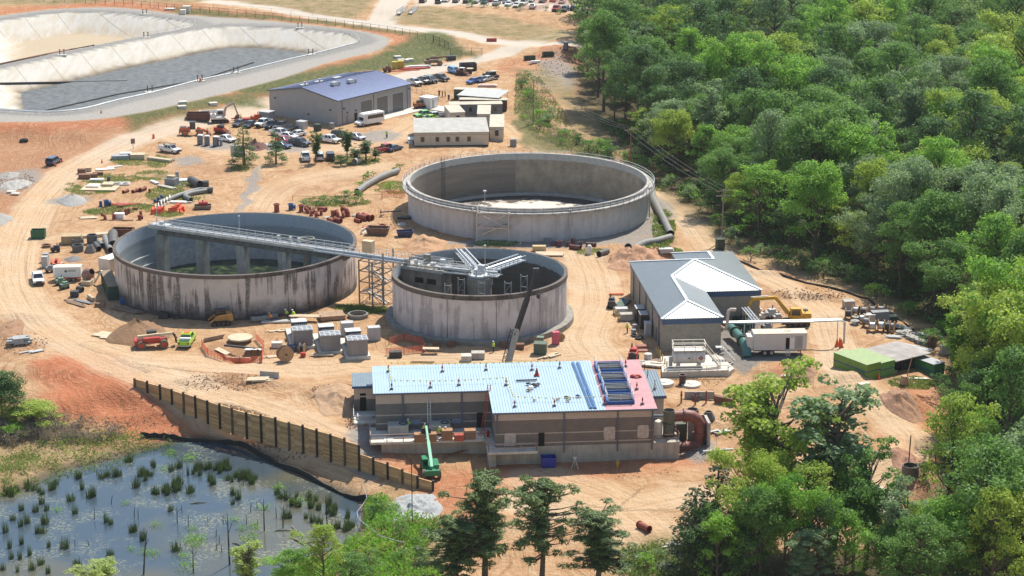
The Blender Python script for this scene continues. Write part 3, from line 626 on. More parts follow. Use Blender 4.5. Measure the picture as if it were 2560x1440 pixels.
for k in range(4):
    b=B(); z0=k*2.; x0,x1=(-1.9,2.2) if k%2 else (2.2,-1.9); y=-.5 if k%2 else .5
    b.bar((x0,y-.5,z0),(x1,y-.5,z0+1.95),.06,.22); b.bar((x0,y+.5,z0),(x1,y+.5,z0+1.95),.06,.22)
    for i in range(1,9): q=i/9; xx=x0+(x1-x0)*q; b.box(xx-.14,xx+.14,y-.48,y+.48,z0+1.95*q-.03,z0+1.95*q)
    b.o('stair_flight',m_galv,tw_)
b=B(); b.cbox(-1.3,.1,8.9,1.9,1.1,2.0); b.o('equipment_cabinet',M('cream_cabinet',(.60,.45,.28),.5,var=.1),tw_)
# --- small front tank
t2=tank('digester_tank','smaller middle concrete tank with pale wall and dark rim, rotor arms over it',T2,-2.2,mt2,mi2,mcap,.75)
b=B(); b.ring(14.5,15.75,-.8,.75,128); b.o('footing',M('footing_concrete',(.25,.235,.2),.9,var=.3,scale=1),t2,True)
b=B(); b.ring(0,14.2,-2.4,-2.0,96); b.o('tank_floor',M('dark_sludge',(.05,.045,.04),.7,var=.3),t2)
for k in (-.35,.2,.75):
    b=B(); a=-math.pi/2+k; b.cyl((14.57*math.cos(a),14.57*math.sin(a),.8),(14.57*math.cos(a),14.57*math.sin(a),7.2),.03,n=6); b.o('wall_joint',m_dark,t2)
# inlet chamber against the left wall of the small tank
dl=Matrix.Rotation(BA,3,'Z').inverted(); ic=thing('inlet_chamber','grey block inlet chamber with two dark slots inside the small tank','chamber',(-5.4,320.4,0),BA)
b=B(); b.box(-13.9,-6.4,-1.7,1.9,-2,7.0); b.box(-14.2,-6.1,-1.9,2.1,7.0,7.2); b.o('wall',M('brown_wet_concrete',(.24,.205,.165),.9,var=.3,scale=.6,streak=.4),ic)
for x in (-10.6,-8.2): b=B(); b.box(x-.8,x+.8,-1.76,-1.69,5.1,6.0); b.o('slot',m_void,ic)
b=B(); b.box(-14.3,-6,-2,2.2,7.2,7.75); b.box(-13,-7,-1,1,7.75,7.85); b.o('top_slab',m_conc,ic)
b=B(); rail(b,[(-14.2,-1.9,7.75),(-6.1,-1.9,7.75)]); rail(b,[(-14.2,2.1,7.75),(-6.1,2.1,7.75)]); rail(b,[(-10.2,-1.9,7.75),(-10.2,2.1,7.75)]); b.o('handrail',m_galv,ic)
b=B(); b.cyl((-12,-.2,7.8),(-12,-.2,8.6),.35); b.cyl((-9,.4,7.8),(-9,.4,8.3),.5); b.cbox(-7.4,.8,7.75,.9,.7,1.2); b.cyl((-13.4,1.6,7.7),(-6.4,1.7,7.9),.16,n=8); b.o('valve_gear',m_alu,ic)
b=B(); b.cbox(-10.6,1.2,7.75,1.1,.8,1.6); b.cbox(-13.2,-1.1,7.75,.8,.7,1.1); b.cyl((-13.8,-1.5,7.9),(-6.4,-1.4,8.0),.13,n=8); b.cyl((-13.8,1.3,8.9),(-6.6,1.3,8.7),.09,n=8)
for x in (-12.6,-11.1,-9.4,-7.9): b.bar((x,-1.4,7.75),(x,-1.4,9.3),.09); b.bar((x,-1.4,9.3),(x+.8,1.2,8.2),.07)
b.o('pipe_clutter',m_ts,ic)
cp=thing('rotary_distributor','rotary distributor with four silver truss arms on a thick centre column','machinery',(-5.4,320.4,0),BA)
b=B(); b.lathe([(0,-2),(2.0,-2),(2.0,5.6),(2.15,5.7),(2.15,7.1),(1.7,7.3),(0,7.3)],28); b.o('centre_column',M('column_concrete',(.27,.235,.19),.9,var=.25,scale=.8,streak=.3),cp,True)
b=B(); b.box(-6.2,-1.2,-.6,.6,7.75,7.9); b.lathe([(0,7.3),(2.0,7.3),(2.0,7.6),(1.0,7.7),(.9,8.4),(0,8.4)],16); b.cbox(.3,.2,8.3,1.1,.9,.8); b.o('turntable',m_alu,cp,True)
b=B(); rail(b,[(-6.2,-.6,7.9),(-1.5,-.6,7.9)]); rail(b,[(-6.2,.6,7.9),(-1.5,.6,7.9)]); rail(b,[(1.8*math.cos(i*.7),1.8*math.sin(i*.7),7.6) for i in range(9)]); b.o('handrail',m_galv,cp)
b=B(); b.cyl((.4,1.2,7.5),(.4,1.2,12.2),.05,n=6); b.blob((.4,1.2,12.2),.25,.25,.15,6,4); b.o('light_post',m_galv,cp)
for wpx,wpy,zz in ((1091,668,8.0),(1150,624,8.0),(1305,642,8.0),(1248,682,8.0)):
    e=at(wpx,wpy,zz); d=Vector((e.x+5.4,e.y-320.4,0)); Ln=d.length; a=math.atan2(d.y,d.x)-BA
    b=B(); m0=0
    for yy,z in ((-.9,7.5),(.9,7.5),(-.9,8.3),(.9,8.3)): b.bar((1.2,yy,z),(Ln,yy*(.9),z),.16,.2)
    b.box(1.2,Ln,-.55,.55,7.45,7.55)
    n=max(3,int(Ln/1.2))
    for i in range(n+1):
        x=1.2+(Ln-1.2)*i/n
        for yy in (-.9,.9): b.bar((x,yy,7.5),(x,yy,8.3),.07)
        if i<n: b.bar((x,-.9,7.5),(x+1.1,.9,7.5),.07)
    b.cyl((1.5,0,8.0),(Ln-.3,0,8.0),.25,n=8)
    b.xf(Matrix.Rotation(a,4,'Z')); arm=b.o('rotor_arm',m_alu,cp)
for rr,an in ((7.2,-1.9),(6.,-.2),(7.4,.5),(3.4,-2.2),(3.6,-1.0)):
    b=B(); x,y=rr*math.cos(an),rr*math.sin(an)
    for dx in (-.6,.6): b.bar((x+dx,y,-2),(x+dx,y,7.3),.14)
    for k in range(5): b.bar((x-.6,y,-2+k*1.8),(x+.6,y,-.2+k*1.8),.08); b.bar((x-.6,y,-.2+k*1.8),(x+.6,y,-.2+k*1.8),.08)
    b.o('rake_frame',M('grey_rake_steel',(.33,.32,.30),.6,.2),cp)
# --- far right tank with ring walkway
t3=tank('equalization_tank','largest far tank, empty, grey-brown inside, ringed by a railed walkway',T3,-2.6,mt3,mi3,M('grey_stained_rim',(.37,.35,.32),.9,var=.35,scale=.7),.3)
b=B(); b.ring(24.3,25.45,5.55,5.75,160); b.ring(25.3,25.45,5.3,5.55,160); b.o('ring_walkway',MATS['grey_stained_rim'],t3,True)
b=B(); rail(b,[(25.38*math.cos(i*math.pi/45),25.38*math.sin(i*math.pi/45),5.75) for i in range(90)],sp=1.8,closed=True); b.o('handrail',m_galv,t3)
fl=NB('tank_floor_dark_edge'); tcx=fl.n('TexCoord').outputs['Object']; fl.b.inputs['Roughness'].default_value=.9
ff=fl.noise(tcx,.22,6,.68); vv=fl.n('VectorMath',operation='LENGTH'); fl.l(tcx,vv.inputs[0]); rad=fl.rng(vv.outputs['Value'],15,23,-.12,.3)
fl.l(fl.mix(fl.rng(fl.math('ADD',ff,rad),.48,.58),(.58,.52,.44),(.07,.055,.045)),fl.b.inputs['Base Color'])  # floor turns patchily dark towards its outer edge
b=B(); b.ring(0,23.9,-2.9,-2.5,96); b.o('tank_floor',fl.m,t3)
b=B(); b.ring(22.6,23.86,-2.5,-2.1,128); b.o('floor_kerb',m_conc,t3,True)
for k in (-2.02,-1.25,-.22,):
    b=B(); x,y=24.75*math.cos(k),24.75*math.sin(k); b.cyl((x,y,-.1),(x,y,5.9),.14,n=8); b.cbox(x,y,5.7,.5,.5,.5); 
    for z in (1.5,3.2,4.8): b.cbox(x,y,z,.4,.4,.1)
    b.o('downpipe',m_galv,t3,True)
for k in (2.42,):
    b=B(); x,y=23.6*math.cos(k),23.6*math.sin(k)
    for d in (-.35,.35): b.bar((x+d,y,-2.5),(x+d,y,7.6),.07)
    for i in range(32): b.bar((x-.35,y,-2.3+i*.3),(x+.35,y,-2.3+i*.3),.05)
    for i in range(5):
        z=6.2+i*.45
        for j in range(6): u=j*math.pi/5; u2=(j+1)*math.pi/5; b.bar((x+.45*math.cos(u),y-.5*math.sin(u),z-1),(x+.45*math.cos(u2),y-.5*math.sin(u2),z-1),.04)
    b.o('access_ladder',m_dark,t3)
b=B(); b.cyl((-17.5,-11.5,-2.5),(-17.5,-11.5,.9),.9,n=16,hollow=.8); b.o('drain_pipe',m_pipeg,t3,True)
st=thing('stair_tower','tall braced steel stair tower climbing the front of the far tank','stairs',(-3.4,369.5,0),R(-7))
m_st=M('galvanised_stair_steel',(.50,.47,.43),.55,.25,var=.12); b=B()
for x in (-3.1,3.0):
    for y in (-1.6,1.4): b.bar((x,y,-.2),(x,y,5.9),.24)
b.o('column',m_st,st); b=B()
for z in (2.9,5.8):
    for y in (-1.6,1.4): b.bar((-3.1,y,z),(3.0,y,z),.2)
    for x in (-3.1,3.0): b.bar((x,-1.6,z),(x,1.4,z),.2)
for y in (-1.6,1.4): b.bar((-3.1,y,5.8),(3,y,2.9),.1); b.bar((-3.1,y,2.9),(3,y,5.8),.1)
b.bar((3,-1.6,2.9),(3,1.4,5.8),.1); b.bar((3,-1.6,5.8),(3,1.4,2.9),.1); b.o('bracing',m_st,st)
for k,(x0,x1,z0,z1,y) in enumerate(((2.2,-2.2,0,1.5,.7),(-2.2,2.2,1.5,3.4,-.6),(2.2,-2.2,3.4,5.6,.7))):
    b=B(); b.bar((x0,y-.5,z0),(x1,y-.5,z1),.08,.25); b.bar((x0,y+.5,z0),(x1,y+.5,z1),.08,.25)
    for i in range(1,10): q=i/10; xx=x0+(x1-x0)*q; z=z0+(z1-z0)*q; b.box(xx-.15,xx+.15,y-.48,y+.48,z-.03,z)
    for s_ in (-.5,.5): b.bar((x0,y+s_,z0+1),(x1,y+s_,z1+1),.06); b.bar((x0,y+s_,z0+.5),(x1,y+s_,z1+.5),.05)
    b.o('stair_flight',m_galv,st)
b=B(); b.box(-3.1,-1.9,-1.6,2.2,5.6,5.7); rail(b,[(-3.1,-1.6,5.7),(-1.9,-1.6,5.7)]); rail(b,[(-3.1,-1.6,5.7),(-3.1,2,5.7)]); b.box(1.8,3,-1.5,1.4,3.35,3.42); b.o('landing',m_galv,st)
b=B(); b.cyl((-2,1.6,5.7),(-2,1.6,9.2),.06,n=6); b.cbox(-2,1.6,9.2,.6,.4,.25); b.o('light_post',m_alu,st)
b=B(); b.box(-3.6,3.9,-2.6,2,-.5,.12); b.box(3.9,5.4,-2.4,0,-.5,.1); st_s=b.o('slab',m_concp,st)
# ---------------------------------------------------------------- metal workshop
def ribs(b,p0,u,wd,v,ln,nrm,sp,h=.06,t=.05):   # standing seams on a plane: p0 corner, u across, v along
    n=int(wd/sp)
    for i in range(n+1):
        a=p0+u*(i*sp+(wd-n*sp)/2)+nrm*(h/2); b.bar(a,a+v*ln,t,h)
def ribmat(name,c,k=.7,sp=.3,rough=.45,metal=0.,axis=0,var=.06):
    g=NB(name); tcx=g.n('TexCoord').outputs['Object']; s=g.n('SeparateXYZ'); g.l(tcx,s.inputs[0])
    q=s.outputs[axis] if axis<3 else g.math('ADD',s.outputs[0],s.outputs[1])
    w_=g.math('FRACT',g.math('MULTIPLY',q,1/sp)); e=g.rng(g.math('ABSOLUTE',g.math('SUBTRACT',w_,.5)),.36,.44)
    f=g.noise(tcx,.6,5); base=g.mix(g.rng(f,.3,.7),tuple(x*(1-var) for x in c),tuple(min(1,x*(1+var)) for x in c))
    g.l(g.mix(g.math('MULTIPLY',e,1-k),base,tuple(x*.35 for x in c)),g.b.inputs['Base Color']); g.bump(e,.6,.06)
    g.b.inputs['Roughness'].default_value=rough; g.b.inputs['Metallic'].default_value=metal; return g.m
a=at2(845,315); l_=at2(658,302); r_=at2(1029,272); WA=R(53.2); mw=thing('workshop_building','large grey metal workshop with a low blue roof and three roll-up doors','building',(a[0],a[1],0),WA-math.pi/2)
# local: +y along the long right wall, -x along the gable wall
LW_,GW_=27.8,22.6; EZ=6.15; RZ=8.15
m_ws=ribmat('ribbed_grey_siding',(.36,.34,.335),.75,.3,.55,axis=3); m_rf=ribmat('blue_roof_panel',(.19,.215,.34),.55,.45,.38,.5,axis=1); m_trim=M('blue_grey_trim',(.10,.12,.17),.5)
b=B(); pr=[(0,-.3),(0,EZ),(-GW_/2,RZ-.15),(-GW_,EZ),(-GW_,-.3)]; b.profile(pr,0,LW_); b.o('wall',m_ws,mw)
b=B(); b.profile([(.35,EZ+.0),(.35,EZ+.14),(-GW_/2,RZ+.1),(-GW_-.35,EZ+.14),(-GW_-.35,EZ),(-GW_/2,RZ-.06)],-.35,LW_+.35); rf=b.o('roof',m_rf,mw)
nrm=Vector((RZ-EZ,0,GW_/2)).normalized(); vdir=Vector((GW_/2+.35,0,-(RZ-EZ)-.02)).normalized()
b=B(); ribs(b,Vector((-GW_/2,-.3,RZ+.1)),Vector((0,1,0)),LW_+.6,vdir,11.9,nrm,.6,.07,.05); vd2=Vector((-vdir.x,0,vdir.z)); ribs(b,Vector((-GW_/2,-.3,RZ+.1)),Vector((0,1,0)),LW_+.6,vd2,11.9,Vector((-nrm.x,0,nrm.z)),.6,.07,.05); o=b.o('roof_seam',M('pale_blue_seam',(.26,.285,.40),.4,.4),rf)
b=B()
for y in (-.37,LW_+.37): b.bar((.35,y,EZ+.02),(-GW_/2,y,RZ-.02),.05,.3); b.bar((-GW_/2,y,RZ-.02),(-GW_-.35,y,EZ+.02),.05,.3)
b.bar((.4,-.35,EZ+.03),(.4,LW_+.35,EZ+.03),.12,.22); b.o('eave_trim',m_trim,mw)
for y0 in (8.6,14.6,20.6):
    b=B(); b.box(-.05,.03,y0-.15,y0+4.25,-.1,4.75); d=b.o('door_frame',M('pale_door_trim',(.45,.44,.43),.5),mw)
    b=B(); b.box(-.05,.045,y0,y0+4.1,.02,4.6)
    for k in range(14): b.box(.03,.065,y0+.05,y0+4.05,.1+k*.33,.14+k*.33)
    b.box(.04,.075,y0,y0+4.1,1.9,2.0); b.o('roll_up_door',M('grey_door_slats',(.155,.145,.135),.5,var=.08),d)
for y0 in (2.9,6.1):
    b=B(); b.box(-.05,.05,y0,y0+1.0,0,2.2); b.o('door',m_void if y0>5 else m_grey,mw); b=B(); b.cbox(.15,y0+.5,2.6,.25,.25,.3); b.o('wall_lamp',m_dark,mw)
b=B()
for y0 in (1.6,13.3,26.2): b.box(0,.1,y0,y0+.12,0,EZ)
b.o('downspout',m_trim,mw)
b=B()
for x,z in ((-20.5,4.4),(-2.3,3.5),(-9.5,1.6)): b.cbox(x,-.12,z,.35,.3,.35)
b.cbox(.15,2.2,3.8,.3,.3,.3); b.cbox(.15,26.9,4.9,.3,.3,.3); b.o('wall_lamp',m_dark,mw)
def roofz(x): return RZ+.1-abs(x+GW_/2)*(RZ-EZ)/(GW_/2)
for (x,y) in ((-8.2,8.2),(-7.6,13.6)):
    b=B(); z=roofz(x); b.cbox(x,y,z-.3,.9,1.1,.6); b.cbox(x-.1,y,z+.3,1.2,1.9,.65,tx=.15,ty=.15); b.box(x+.2,x+.5,y+1.1,y+1.7,z-.2,z+.9); b.o('roof_vent',m_lgrey,rf)
for (x,y) in ((-15.6,5.6),(-15.5,10.9),(-15.6,17.8)):
    b=B(); z=roofz(x); b.cbox(x,y,z-.2,2.0,2.3,.32); 
    if y<15: b.cyl((x,y,z),(x,y,z+.75),.22); b.cyl((x,y,z+.65),(x,y,z+.8),.35)
    b.o('roof_curb',m_lgrey,rf)
b=B(); b.box(.03,4.2,6,LW_+3,-.3,.1); b.o('apron_slab',m_concp,mw)
b=B(); b.box(.1,11,LW_+1,LW_+6,-.3,.12); tag(b.o('concrete_pad',m_concp),'pale concrete pad behind the workshop end wall','slab',loc=(a[0],a[1],0),rz=WA-math.pi/2)
b=B(); b.box(1.4,5,LW_+1.6,LW_+4.6,.12,2.7); b.box(1.3,5.1,LW_+1.5,LW_+4.7,2.7,2.8); t=tag(b.o('white_shed',m_white),'white equipment enclosure beside the workshop corner','shed',loc=(a[0],a[1],0),rz=WA-math.pi/2); b=B(); b.box(5.0,5.04,LW_+2.2,LW_+3.1,.2,2.2); b.o('door',m_lgrey,t)
# ---------------------------------------------------------------- blower building (hip roofs over one eave line)
ba=R(5.6); ew=5.45; bb=thing('blower_building','block building with grey ribbed hip roofs and a blue fascia near the woods','building',(23.68,301.9,0),ba)
S=.30; w1,d1,w2,d2,w3,d3=9.9,14.3,19.3,33.6,11.0,38.5; x3=w2-w3
def H(u,v,k):
    return {'L':S*u,'F1':S*v,'R1':S*(w1-u),'F2':S*(v-d1),'R2':S*(w2-u),'B2':S*(d2-v),'L3':S*(u-x3),'B3':S*(d3-v)}[k]
m_b1=ribmat('dark_grey_roof_left',(.23,.25,.255),.6,.4,.36,.6,axis=1); m_b2=ribmat('grey_roof_panel',(.23,.25,.255),.6,.4,.36,.6,axis=1); m_b3=ribmat('pale_roof_panel',(.23,.25,.255),.6,.42,.36,.6,axis=0)
polys=[('L',[(0,0),(w1/2,w1/2),(w1/2,d1+w1/2),(w2/2,d1+w2/2),(0,d2)],m_b1),('F1',[(0,0),(w1,0),(w1/2,w1/2)],m_b3),('R1',[(w1,0),(w1,d1),(w1/2,d1+w1/2),(w1/2,w1/2)],m_b2),('F2',[(w1,d1),(w2,d1),(w2/2,d1+w2/2),(w1/2,d1+w1/2)],m_b3),
 ('R2',[(w2,d1),(w2,d3),(w2-w3/2,d3-w3/2),(w2-w3/2,d2-w3/2),(w2/2,d2-w2/2)],m_b2),('B2',[(w2/2,d2-w2/2),(w2-w3/2,d2-w3/2),(x3,d2),(0,d2)],m_b3),('L3',[(x3,d2),(w2-w3/2,d2-w3/2),(w2-w3/2,d3-w3/2),(x3,d3)],m_b1),('B3',[(x3,d3),(w2-w3/2,d3-w3/2),(w2,d3)],m_b3)]
for k,pl,mm in polys:
    b=B(); b.v=[(u,v,ew+H(u,v,k)) for u,v in pl]+[(u,v,ew+H(u,v,k)-.12) for u,v in pl]; n=len(pl); b.f=[tuple(range(n)),tuple(range(2*n-1,n-1,-1))]+[(i,n+i,n+(i+1)%n,(i+1)%n) for i in range(n)]; b.o('roof_panel',mm,bb)
b=B()
for (k,p,q) in (('F1',(0,0),(w1/2,w1/2)),('F1',(w1,0),(w1/2,w1/2)),('L',(w1/2,w1/2),(w1/2,d1+w1/2)),('L',(w1/2,d1+w1/2),(w2/2,d1+w2/2)),('F2',(w2,d1),(w2/2,d1+w2/2)),('R2',(w2/2,d2-w2/2),(w2-w3/2,d2-w3/2)),('L',(w2/2,d2-w2/2),(0,d2)),('L3',(w2-w3/2,d2-w3/2),(w2-w3/2,d3-w3/2)),('L3',(x3,d3),(w2-w3/2,d3-w3/2))):
    b.bar((*p,ew+H(*p,k)+.03),(*q,ew+H(*q,k)+.03),.5,.07)
b.o('ridge_cap',M('pale_ridge_cap',(.62,.66,.68),.4),bb)
foot=[(.25,.25),(w1-.25,.25),(w1-.25,d1+.25),(w2-.25,d1+.25),(w2-.25,d3-.25),(x3+.25,d3-.25),(x3+.25,d2-.25),(.25,d2-.25)]
def blockmat(name,c,c2,mort,bw,bh,var=.3,ms=.02):
    g=NB(name); tcx=g.n('TexCoord').outputs['Object']; s=g.n('SeparateXYZ'); g.l(tcx,s.inputs[0]); cv=g.n('CombineXYZ'); g.l(g.math('ADD',s.outputs[0],s.outputs[1]),cv.inputs[0]); g.l(s.outputs[2],cv.inputs[1])
    bk=g.n('TexBrick'); g.l(cv.outputs[0],bk.inputs['Vector']); bk.inputs['Scale'].default_value=1; bk.inputs['Brick Width'].default_value=bw; bk.inputs['Row Height'].default_value=bh; bk.inputs['Mortar Size'].default_value=ms
    bk.inputs['Color1'].default_value=(*c,1); bk.inputs['Color2'].default_value=(*c2,1); bk.inputs['Mortar'].default_value=(*mort,1)
    f=g.noise(tcx,.7,5,.65); g.l(g.mix(g.rng(f,.35,.7,0,var),bk.outputs['Color'],tuple(x*.45 for x in c)),g.b.inputs['Base Color']); g.b.inputs['Roughness'].default_value=.9; g.bump(bk.outputs['Fac'],-.3,.03); return g.m
m_blk=blockmat('grey_split_block',(.36,.31,.24),(.27,.235,.19),(.38,.34,.28),.4,.2,.35)
b=B(); b.prism(foot,-.3,ew-1.0); b.o('wall',m_blk,bb)
f2=[(.12,.12),(w1-.12,.12),(w1-.12,d1+.12),(w2-.12,d1+.12),(w2-.12,d3-.12),(x3+.12,d3-.12),(x3+.12,d2-.12),(.12,d2-.12)]
b=B(); b.prism(f2,ew-1.0,ew-.13); b.o('fascia',ribmat('blue_ribbed_fascia',(.045,.10,.20),.7,.3,.4,axis=3),bb)
b=B()
for v in (3.2,9.6,16,22.5,29): b.box(.05,.2,v,v+.12,0,ew-.2)
b.o('downspout',m_trim,bb)
for v,ww in ((3.0,1.0),(5.4,1.0)): b=B(); b.box(.18,.27,v,v+ww,0,2.2); b.o('door',M('dark_door_paint',(.07,.07,.075),.6),bb)
b=B(); b.box(8.9,w1+3,d1+.22,d1+.27,.0,2.6); b.o('wall_panel',m_grey,bb)
# ---------------------------------------------------------------- pump building under construction
pa=R(4.7); PB=(-2.3,260.8); pb=thing('pump_building','long brick building under construction with light blue metal roof on a concrete base','building',(*PB,0),pa)
def L2W(u,v,z=0,o=PB,a=pa): return Vector((o[0]+u*math.cos(a)-v*math.sin(a),o[1]+u*math.sin(a)+v*math.cos(a),z))
def W2L(p,o=PB,a=pa): x,y=p[0]-o[0],p[1]-o[1]; return (x*math.cos(a)+y*math.sin(a),-x*math.sin(a)+y*math.cos(a))
fz=-.42
def rz_(v): return 4.85+.06*v
RW=[(0,0),(22.2,0),(22.2,17.6),(-16.4,17.6),(-16.4,8.1),(0,8.1)]
m_up=blockmat('pink_brick',(.50,.36,.29),(.43,.30,.24),(.62,.54,.46),.4,.2,.2,.035); m_lo=blockmat('dark_brown_brick',(.20,.158,.132),(.235,.185,.152),(.20,.16,.135),.4,.2,.3,.02); m_st2=M('pale_brick_band',(.48,.40,.33),.9,var=.1)
m_lg=blockmat('dark_grey_brick',(.165,.155,.142),(.20,.185,.168),(.165,.15,.135),.4,.2,.3,.02)
b=B(); b.prism(RW,-4.6,fz-.01); b.o('concrete_base',M('formed_concrete',(.42,.38,.32),.9,var=.22,scale=.45,bump=.12,streak=.45,scol=(.24,.17,.11)),pb)
b=B(); b.box(0,22.2,0,.3,fz,3.5); b.box(21.9,22.2,.3,17.6,fz,3.5); b.box(0,.3,.3,8.1,fz,3.5); b.o('lower_wall',m_lo,pb)
b=B(); b.box(-16.4,-.003,8.1,8.4,fz,3.55); b.box(-16.4,-16.1,8.4,17.6,fz,3.55); b.box(-16.1,22,17.3,17.6,fz,3.55); b.o('lower_wall',m_lg,pb)
b=B(); b.box(0,22.2,0,.3,3.5,4.8); b.box(-16.4,-.003,8.1,8.4,3.55,5.3)
for x0,y0 in ((21.9,.3),(0,.3),(-16.4,8.4)):
    y1=8.1 if x0==0 else 17.6; b.add([(x0,y0,3.5),(x0+.3,y0,3.5),(x0+.3,y1,3.5),(x0,y1,3.5),(x0,y0,rz_(y0)-.1),(x0+.3,y0,rz_(y0)-.1),(x0+.3,y1,rz_(y1)-.1),(x0,y1,rz_(y1)-.1)],[(4,5,6,7),(0,1,5,4),(1,2,6,5),(2,3,7,6),(3,0,4,7)])
b.o('upper_wall',m_up,pb)
b=B()
for z in (1.42,.0): b.box(-.02,22.22,-.02,.02,z,z+.16); b.box(-.02,.02,0,8.1,z,z+.16)
for z in (1.75,.5): b.box(-16.4,-.03,8.07,8.12,z,z+.16)
b.o('pale_band',m_st2,pb)
def roofpoly(pl,mm,name,dz=0.,th=.1):
    b=B(); n=len(pl); b.v=[(u,v,rz_(v)+dz) for u,v in pl]+[(u,v,rz_(v)-th+dz) for u,v in pl]; b.f=[tuple(range(n)),tuple(range(2*n-1,n-1,-1))]+[(i,n+i,n+(i+1)%n,(i+1)%n) for i in range(n)]
    return b
m_rb=M('light_blue_roof',(.36,.475,.56),.38,var=.06,scale=.5); m_pk=M('pink_underlayment',(.47,.25,.26),.85,var=.12,scale=.8)
b=roofpoly([(-.45,-.45),(15.35,-.45),(15.35,17.9),(-16.8,17.9),(-16.8,7.6),(-.45,7.6)],m_rb,'roof')
u=Vector((1,0,0)); vv=Vector((0,1,.06)).normalized(); nn=Vector((0,-.06,1)).normalized()
for i in range(40):
    x=-.4+i*.405
    if x<15.3: b.bar((x,-.45,rz_(-.45)+.03),(x,17.9,rz_(17.9)+.03),.05,.09)
for i in range(41):
    x=-16.75+i*.405
    if x<-.6: b.bar((x,7.6,rz_(7.6)+.03),(x,17.9,rz_(17.9)+.03),.05,.09)
RFP=b.o('roof',m_rb,pb)
roofpoly([(15.35,-.45),(22.6,-.45),(22.6,17.9),(15.35,17.9)],m_pk,'r',-.02).o('roof_underlay',m_pk,pb)
b=B(); b.box(-.5,22.65,-.55,-.45,rz_(-.45)-.22,rz_(-.45)+.02); b.box(-16.85,-.5,7.5,7.6,rz_(7.6)-.22,rz_(7.6)+.02); b.o('gutter',m_trim,pb)
for u_ in (.25,9.6,17.1,21.95): b=B(); b.box(u_-.1,u_+.1,-.18,-.02,-1.4 if u_>5 else 1.6,4.7); b.o('downspout',m_trim,pb)
for u_ in (-12.6,-4.2): b=B(); b.box(u_-.12,u_+.12,7.9,8.06,.4,5.2); b.o('downspout',m_trim,pb)
for u_,v_,ww,hh,zb in ((6.0,-.03,.85,2.0,fz),(-2.1,8.06,1.0,2.3,fz)): b=B(); b.box(u_,u_+ww,v_,v_+.06,zb,zb+hh); b.o('doorway',m_void,pb)
m_film=M('plastic_film',(.48,.40,.35),.3,var=.25,scale=2.5)
for u_,z0 in ((1.25,-.25),(15.15,.25),(19.9,.35)):
    b=B(); b.profile([(u_,z0+.2),(u_,z0+1.75),(u_+.2,z0+1.95),(u_+1.4,z0+1.95),(u_+1.6,z0+1.75),(u_+1.6,z0+.2),(u_+1.4,z0),(u_+.2,z0)],-.1,-.04); o=b.o('window_opening',m_film,pb)
for u_ in (-13.6,-11.6,-7.6,-5.6): b=B(); b.box(u_,u_+1.5,8.03,8.09,.35,1.0); b.o('louvre_vent',M('blue_grey_louvre',(.20,.26,.33),.5),pb)
# decks
b=B(); b.box(-17.4,-1.2,3.3,8.05,fz-.35,fz); b.box(-1.2,-.03,-1.9,8.05,fz-.35,fz); b.box(-.03,5.7,-1.9,-.03,fz-.35,fz); b.box(-17.4,-16.45,8.05,9.4,fz-.35,fz); b.o('deck_slab',m_concp,pb)
b=B(); b.prism([(-15.8,4.2),(-1.0,4.2),(-1.0,-.9),(.0,-.9),(-.02,8.05),(-15.8,8.05)],-4.6,fz-.36); b.o('deck_wall',MATS['formed_concrete'],pb)
b=B(); rail(b,[(-17.3,9.2,fz),(-17.3,3.4,fz),(-1.3,3.4,fz),(-1.1,-1.8,fz),(5.6,-1.8,fz),(5.6,-.1,fz)],sp=2.2,r=.05); b.o('handrail',M('rusty_handrail',(.36,.25,.19),.7,var=.2),pb)
# right platform
b=B(); b.box(22.21,25.9,-.02,6.4,-4.6,fz); b.box(22.2,26,-.1,6.5,fz,fz+.05); b.o('tank_platform',m_conc,pb)
b=B(); b.v=[]; b.box(22.23,24.9,8.4,17.2,-1,3.55); b.o('annex_wall',m_up,pb)
b=B(); b.add([(22.24,8.1,3.5),(25.2,8.1,3.5),(25.2,17.6,4.2),(22.24,17.6,4.2),(22.24,8.1,3.62),(25.2,8.1,3.62),(25.2,17.6,4.32),(22.24,17.6,4.32)],[(3,2,1,0),(4,5,6,7),(0,1,5,4),(1,2,6,5),(2,3,7,6),(3,0,4,7)])
for i in range(8): b.bar((22.4+i*.38,8.1,3.65),(22.4+i*.38,17.6,4.35),.05,.08)
b.o('annex_roof',M('slate_blue_roof',(.17,.225,.26),.45),pb); b=B(); b.box(22.24,25.25,8.02,8.1,3.2,3.6); b.o('annex_fascia',m_trim,pb)
# skylight frames on the roof
m_sky=M('blue_frame_paint',(.02,.10,.30),.5,var=.12)
SKY=[]
for k in range(4):
    v0=1.4+3.95*k; u0=15.75; t=thing('skylight_frame',('bright blue skylight curb nearest the roof edge','second blue skylight curb from the roof edge','third blue skylight curb from the roof edge','blue skylight curb farthest from the roof edge')[k]+', over pink underlay','skylight',L2W(u0,v0,rz_(v0)-.05),pa,'blue skylight curbs on the pink roof')
    b=B(); b.box(0,3.9,0,.16,0,.5); b.box(0,3.9,3.04,3.2,.1,.66); b.box(0,.3,.16,3.04,.05,.58); b.box(3.74,3.9,.16,3.04,.05,.58); b.o('curb',m_sky,t)
    b=B(); b.box(.3,3.74,.16,3.04,.1,.3); b.o('opening',m_void,t); b=B()
    for i in range(2): b.bar((.3,1.+i*1.15,.5),(3.74,1.+i*1.15,.5),.14,.14)
    b.o('crossbar',m_grey,t); b=B(); rail(b,[(.1,3.1,.7),(.1,.1,.6),(3.8,.1,.6),(3.8,3.1,.7)],h=.9,sp=1.6,r=.03); b.o('guard_rail',m_galv,t)
